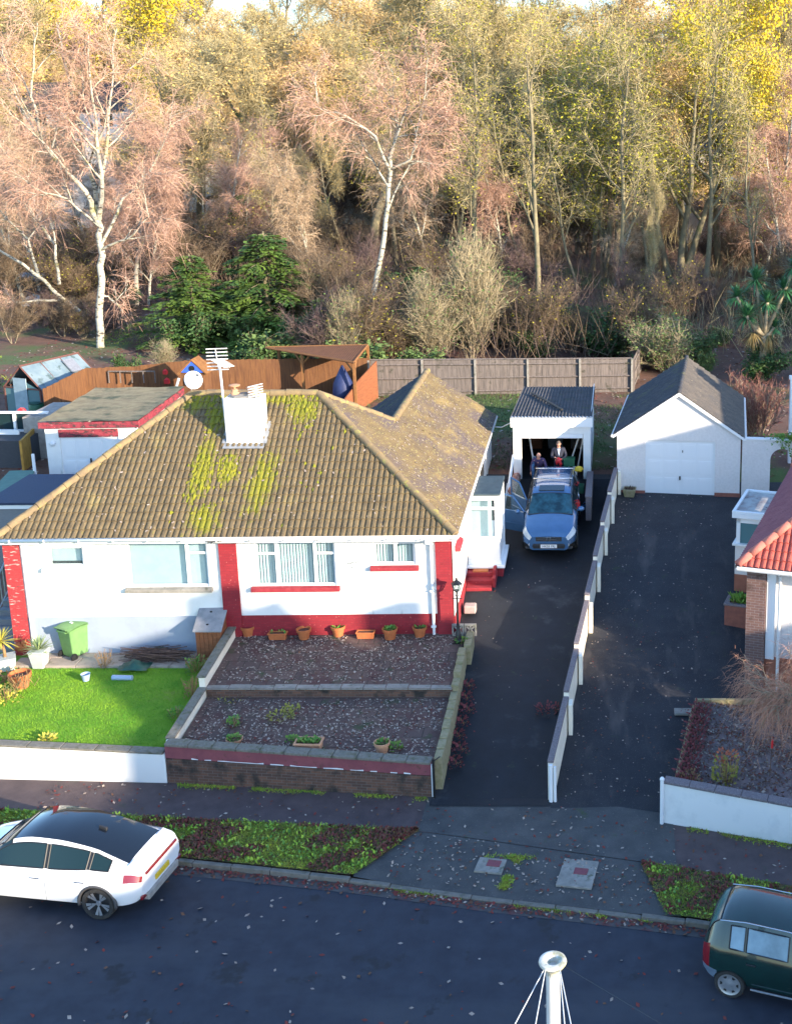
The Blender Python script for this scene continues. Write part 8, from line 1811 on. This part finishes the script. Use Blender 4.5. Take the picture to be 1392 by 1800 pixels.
for i in range(7):
    Y = 26.2+i*.5; t = clump(800,1300,1.0,60,.24,.12,.09,'lf_red','dark red plant in the row along the foot of the patio edging','plant',group='dark red plants by the driveway edge'); t.location = (-4.1+.08*math.sin(i*2), Y, drvl(Y)+.02)
clump(962,1252,drvl(28)+.02,80,.3,.14,.1,'lf_red','dark red plant at the left foot of the stepped boundary wall')
for i in range(9):
    Y = 24.5+i*.38; t = clump(1210,1330,1.0,70,.26,.22,.1,'lf_red','dark red shrub in the row along the left side of the mulched bed','shrub',stalk=8,sm_='twigs',group='dark red shrubs edging the bed'); x = lerp(1.45,2.25,(Y-24)/3.9); t.location = (x, Y, bedz(x,Y))
clump(1275,1375,bedz(2.6,24.6),130,.3,.55,.12,'lf_lime','yellow green spurge with reddish tops in the mulched bed','shrub',stalk=20)
rr = random.Random(4); mb = MB(); b = at(1270,1372,bedz(2.6,24.6)); leaves(mb, (0,0,.6), 50, .25, .12, .1, rr); o = C.objects[-1]
mb.build('flower_heads', K['redplastic'] if False else mat('orange_red_flower', (.4,.12,.05), (.3,.08,.05), 5), [q for q in C.objects if q.get('label','').startswith('yellow green spurge')][0])
clump(1215,1375,bedz(2,24.6),50,.22,.2,.09,'deadplant','dry grassy tuft at the wall end of the mulched bed',stalk=14)
mb = MB(); n = 5200; g = np.random.default_rng(77); x = g.uniform(1.4,6,n); y = g.uniform(23.6,27.9,n); k = (y > np.array([wlY(q) for q in x])+.3) & (x > 1.35+(y-24)*.2); P = np.stack((x, y, np.array([bedz(a, b)+.045+.04*math.sin(a*3+b*5) for a, b in zip(x, y)])), 1)[k]; V, q = leafquads(P, .07, g, .5); me = np_mesh('mulch_chips', V, None, q, [K['conc'], K['leaf_brown'], K['tw_purple']], 0, g.integers(0,3,len(q))); o = bpy.data.objects.new('mulch_chips', me); C.objects.link(o); o['kind'] = 'stuff'
# ================================================================ grass, fallen leaves, weeds (too many to count)
def blades(name, P, h, w, g, mats, mi=0, lean=.5):
    n = len(P); D = g.normal(size=(n,3))*lean; D[:,2] = 1; D = unit(D); L = h*g.uniform(.5,1.4,n); s = unit(np.cross(D, g.normal(size=(n,3))))*w*.5; b = g.normal(size=(n,3))*.25*L[:,None]; b[:,2] = -abs(b[:,2])
    V = np.stack((P-s, P+s, P+D*L[:,None]+b), 1).reshape(-1,3); me = np_mesh(name, V, np.arange(n)[:,None]*3+np.array([[0,1,2]]), None, mats, mi, 0); o = bpy.data.objects.new(name, me); C.objects.link(o); o['kind'] = 'stuff'; return o
def flatleaves(name, P, size, g, mats, mi, tilt=.25):
    n = len(P); a = g.uniform(0,6.283,n); u = np.stack((np.cos(a), np.sin(a), g.normal(0,tilt,n)), 1); v = np.stack((-np.sin(a), np.cos(a), g.normal(0,tilt,n)), 1); s = (size*g.uniform(.5,1.5,n))[:,None]*.5; P = P+np.array([0,0,.008])+np.array([0,0,1])*g.uniform(0,.015,(n,1))
    V = np.stack((P-u*s, P+v*s*.6, P+u*s, P-v*s*.6), 1).reshape(-1,3); me = np_mesh(name, V, None, np.arange(n)[:,None]*4+np.array([[0,1,2,3]]), mats, 0, mi); o = bpy.data.objects.new(name, me); C.objects.link(o); o['kind'] = 'stuff'; return o
g = np.random.default_rng(31)
vec = np.vectorize
kY, pY, wY = vec(kerbY), vec(pbY), vec(wlY)
def patch(P, sc, thr, seed=0):     # crude value noise mask, smooth in space
    r = np.random.default_rng(seed); k = r.normal(size=(9,2))/sc; ph = r.uniform(0,6.28,9); f = sum(np.sin(P[:,0]*a+P[:,1]*b+c) for (a, b), c in zip(k, ph)); return f > thr
# lawn
n = 34000; P = np.stack((g.uniform(-17.6,-11.25,n), g.uniform(26.05,30.1,n), np.zeros(n)), 1); P[:,2] = .86+(P[:,1]-26)*.062; blades('lawn_grass', P, .05, .013, g, [K['grass_lawn']])
# verges
def verge_pts(n, x0, x1, right):
    x = g.uniform(x0, x1, n); t = g.uniform(0,1,n)
    if not right: lo = np.where(x > -5.75, kY(x)+.14+(pY(x)-kY(x)-.16)*np.clip((x+5.75)/1.1,0,1), kY(x)+.14)
    else: lo = kY(x)+.12+(pY(x)-kY(x)-.12)*(1-np.clip((x-.5)/.5,0,1))
    y = lo+(pY(x)+.03-lo)*t; return np.stack((x, y, .142+.03*np.sin(np.pi*t)), 1)
P = np.concatenate((verge_pts(52000,-15,-4.62,False), verge_pts(24000,.55,6.5,True))); edge = (g.uniform(0,1,len(P)) < .25); k = patch(P, .45, -.5, 3) | edge
blades('verge_grass', P[k], .075, .012, g, [K['grass'], K['lf_lime']], g.integers(0,2,k.sum()), .8)
P = np.concatenate((verge_pts(2400,-15,-4.62,False), verge_pts(1000,.55,6.5,True))); k = patch(P, .45, -.6, 3)
flatleaves('verge_weeds', P[k]+np.array([0,0,.05]), .065, g, [K['weed'], K['grass']], g.integers(0,2,k.sum()), .7)
P = np.concatenate((verge_pts(9000,-15,-4.62,False), verge_pts(2500,.55,6.5,True))); k = ~patch(P, .45, .5, 3)
flatleaves('verge_leaves', P[k]+np.array([0,0,.02]), .075, g, [K['leaf_red'], K['leaf_brown']], g.integers(0,2,k.sum()), .6)
# weeds in the crossover, along kerb and walls
Q = []
a, b = at(908,1508,.12), at(884,1562,.1)
for _ in range(1500): t = g.uniform(); p = np.array(a.lerp(b, t)); Q.append(p+np.array([g.normal(0,.06), g.normal(0,.03), -.02]))
for _ in range(500): p = np.array(at(895+g.normal(0,22), 1507, .12)); Q.append(p+np.array([0, g.normal(0,.05), -.01]))
for _ in range(1300): x = g.choice([-4.6,-4.1,-2.9,-2.2,-1.4,-.3,.3])+g.normal(0,.18); Q.append(np.array([x, kerbY(x)+g.normal(-.03,.03), .01]))
for _ in range(2600): x = g.uniform(-11,-4.4); Q.append(np.array([x, np.interp(x, [-11.14,-4.5], [25.76,25.12])-abs(g.normal(0,.07)), .145]))
for _ in range(1500): x = g.uniform(1.6,6); Q.append(np.array([x, wlY(x)-.1-abs(g.normal(0,.09)), .145]))
for _ in range(700): Q.append(np.array([g.uniform(-4.3,-4.1), g.uniform(25,26), .17]))
Q = np.array(Q); k = patch(Q, .3, -.8, 8); blades('pavement_weeds', Q[k], .07, .02, g, [K['grass'], K['lf_lime']], g.integers(0,2,k.sum()), .9)
# fallen leaves
mats = [K['leaf_red'], K['leaf_pale'], K['leaf_brown']]
def leaf(name, P, size, pr): flatleaves(name, P, size, g, mats, g.choice(3, len(P), p=pr))
x = g.uniform(-15,4,1500); leaf('fallen_leaves', np.stack((x, kY(x)-np.abs(g.normal(0,.12,1500))-.02, np.full(1500,.006)), 1), .08, [.6,.1,.3])
x = g.uniform(-14,5,420); leaf('fallen_leaves', np.stack((x, kY(x)-g.uniform(.3,7,420), np.full(420,.0)), 1), .09, [.45,.3,.25])
x = g.uniform(-14,4.5,420); y = pY(x)+(wY(x)-pY(x))*g.uniform(0,1,420); leaf('fallen_leaves', np.stack((x, y, np.full(420,.155)), 1), .075, [.4,.35,.25])
x = g.uniform(-5,.8,420); t = g.uniform(.1,.98,420); leaf('fallen_leaves', np.stack((x, kY(x)+.13+(pY(x)-kY(x)-.13)*t, .06+.075*t), 1), .07, [.25,.5,.25])
n = 2300; x = g.uniform(-10.9,-4.6,n); y = g.uniform(25.8,28.3,n); P = np.stack((x, y, .88+(y-25.4)*.075), 1); k = patch(P, .5, -2.2, 5); leaf('fallen_leaves', P[k], .065, [.08,.8,.12])
n = 2300; x = g.uniform(-10.9,-4.6,n); y = 31-2.35*g.uniform(0,1,n)**1.5; P = np.stack((x, y, 1.37+(y-28.4)*.115), 1); k = patch(P, .5, -2.2, 6); leaf('fallen_leaves', P[k], .065, [.06,.82,.12])
n = 700; y = g.uniform(25,40,n); xl = np.array([wallX(q) for q in y])+.25; x = xl+g.uniform(0,1,n)**1.4*3.4; z = np.array([drv(q) for q in y])+.015; k = (x < 1.3+(y-24)*.2+.9) | (y > 28); leaf('fallen_leaves', np.stack((x, y, z), 1)[k], .055, [.15,.6,.25])
n = 90; y = g.uniform(25,36,n); x = g.uniform(-4.2,-1.6,n); leaf('fallen_leaves', np.stack((x, y, np.array([drvl(q) for q in y])+.02), 1), .05, [.3,.5,.2])
n = 700; x = g.uniform(1.6,5,n); y = g.uniform(24.3,27.6,n); k = y > np.array([wlY(q) for q in x])+.3; leaf('fallen_leaves', np.stack((x, y, np.array([bedz(a, b)+.05 for a, b in zip(x, y)])), 1)[k], .08, [.3,.4,.3])
n = 15000; x = g.uniform(-34,9,n); y = g.uniform(42.5,85,n); k = ~((y < 49) & (x > -21) & (x < -18)) ; P = np.stack((x, y, np.array([G(a, b) for a, b in zip(x, y)])), 1); leaf('fallen_leaves', P[k], .16, [.25,.25,.5])
# rough grass behind the garages and along the fence
n = 26000; x = g.uniform(-12,6,n); y = g.uniform(43,55,n); P = np.stack((x, y, np.array([G(a, b) for a, b in zip(x, y)])), 1); k = patch(P, 1.2, -1.2, 9) & ~((x > -4) & (x < -1) & (y < 48)) & ~((x > -.1) & (x < 5.3) & (y < 47)); blades('rough_grass', P[k], .18, .02, g, [K['lf_bush'], K['lf_green']], g.integers(0,2,k.sum()), .6)
n = 14000; x = g.uniform(-36,-24,n); y = g.uniform(50,75,n); P = np.stack((x, y, np.array([G(a, b) for a, b in zip(x, y)])), 1); k = patch(P, 2.5, 1.0, 12); blades('rough_grass', P[k], .15, .035, g, [K['grass'], K['lf_lime']], g.integers(0,2,k.sum()), .6)
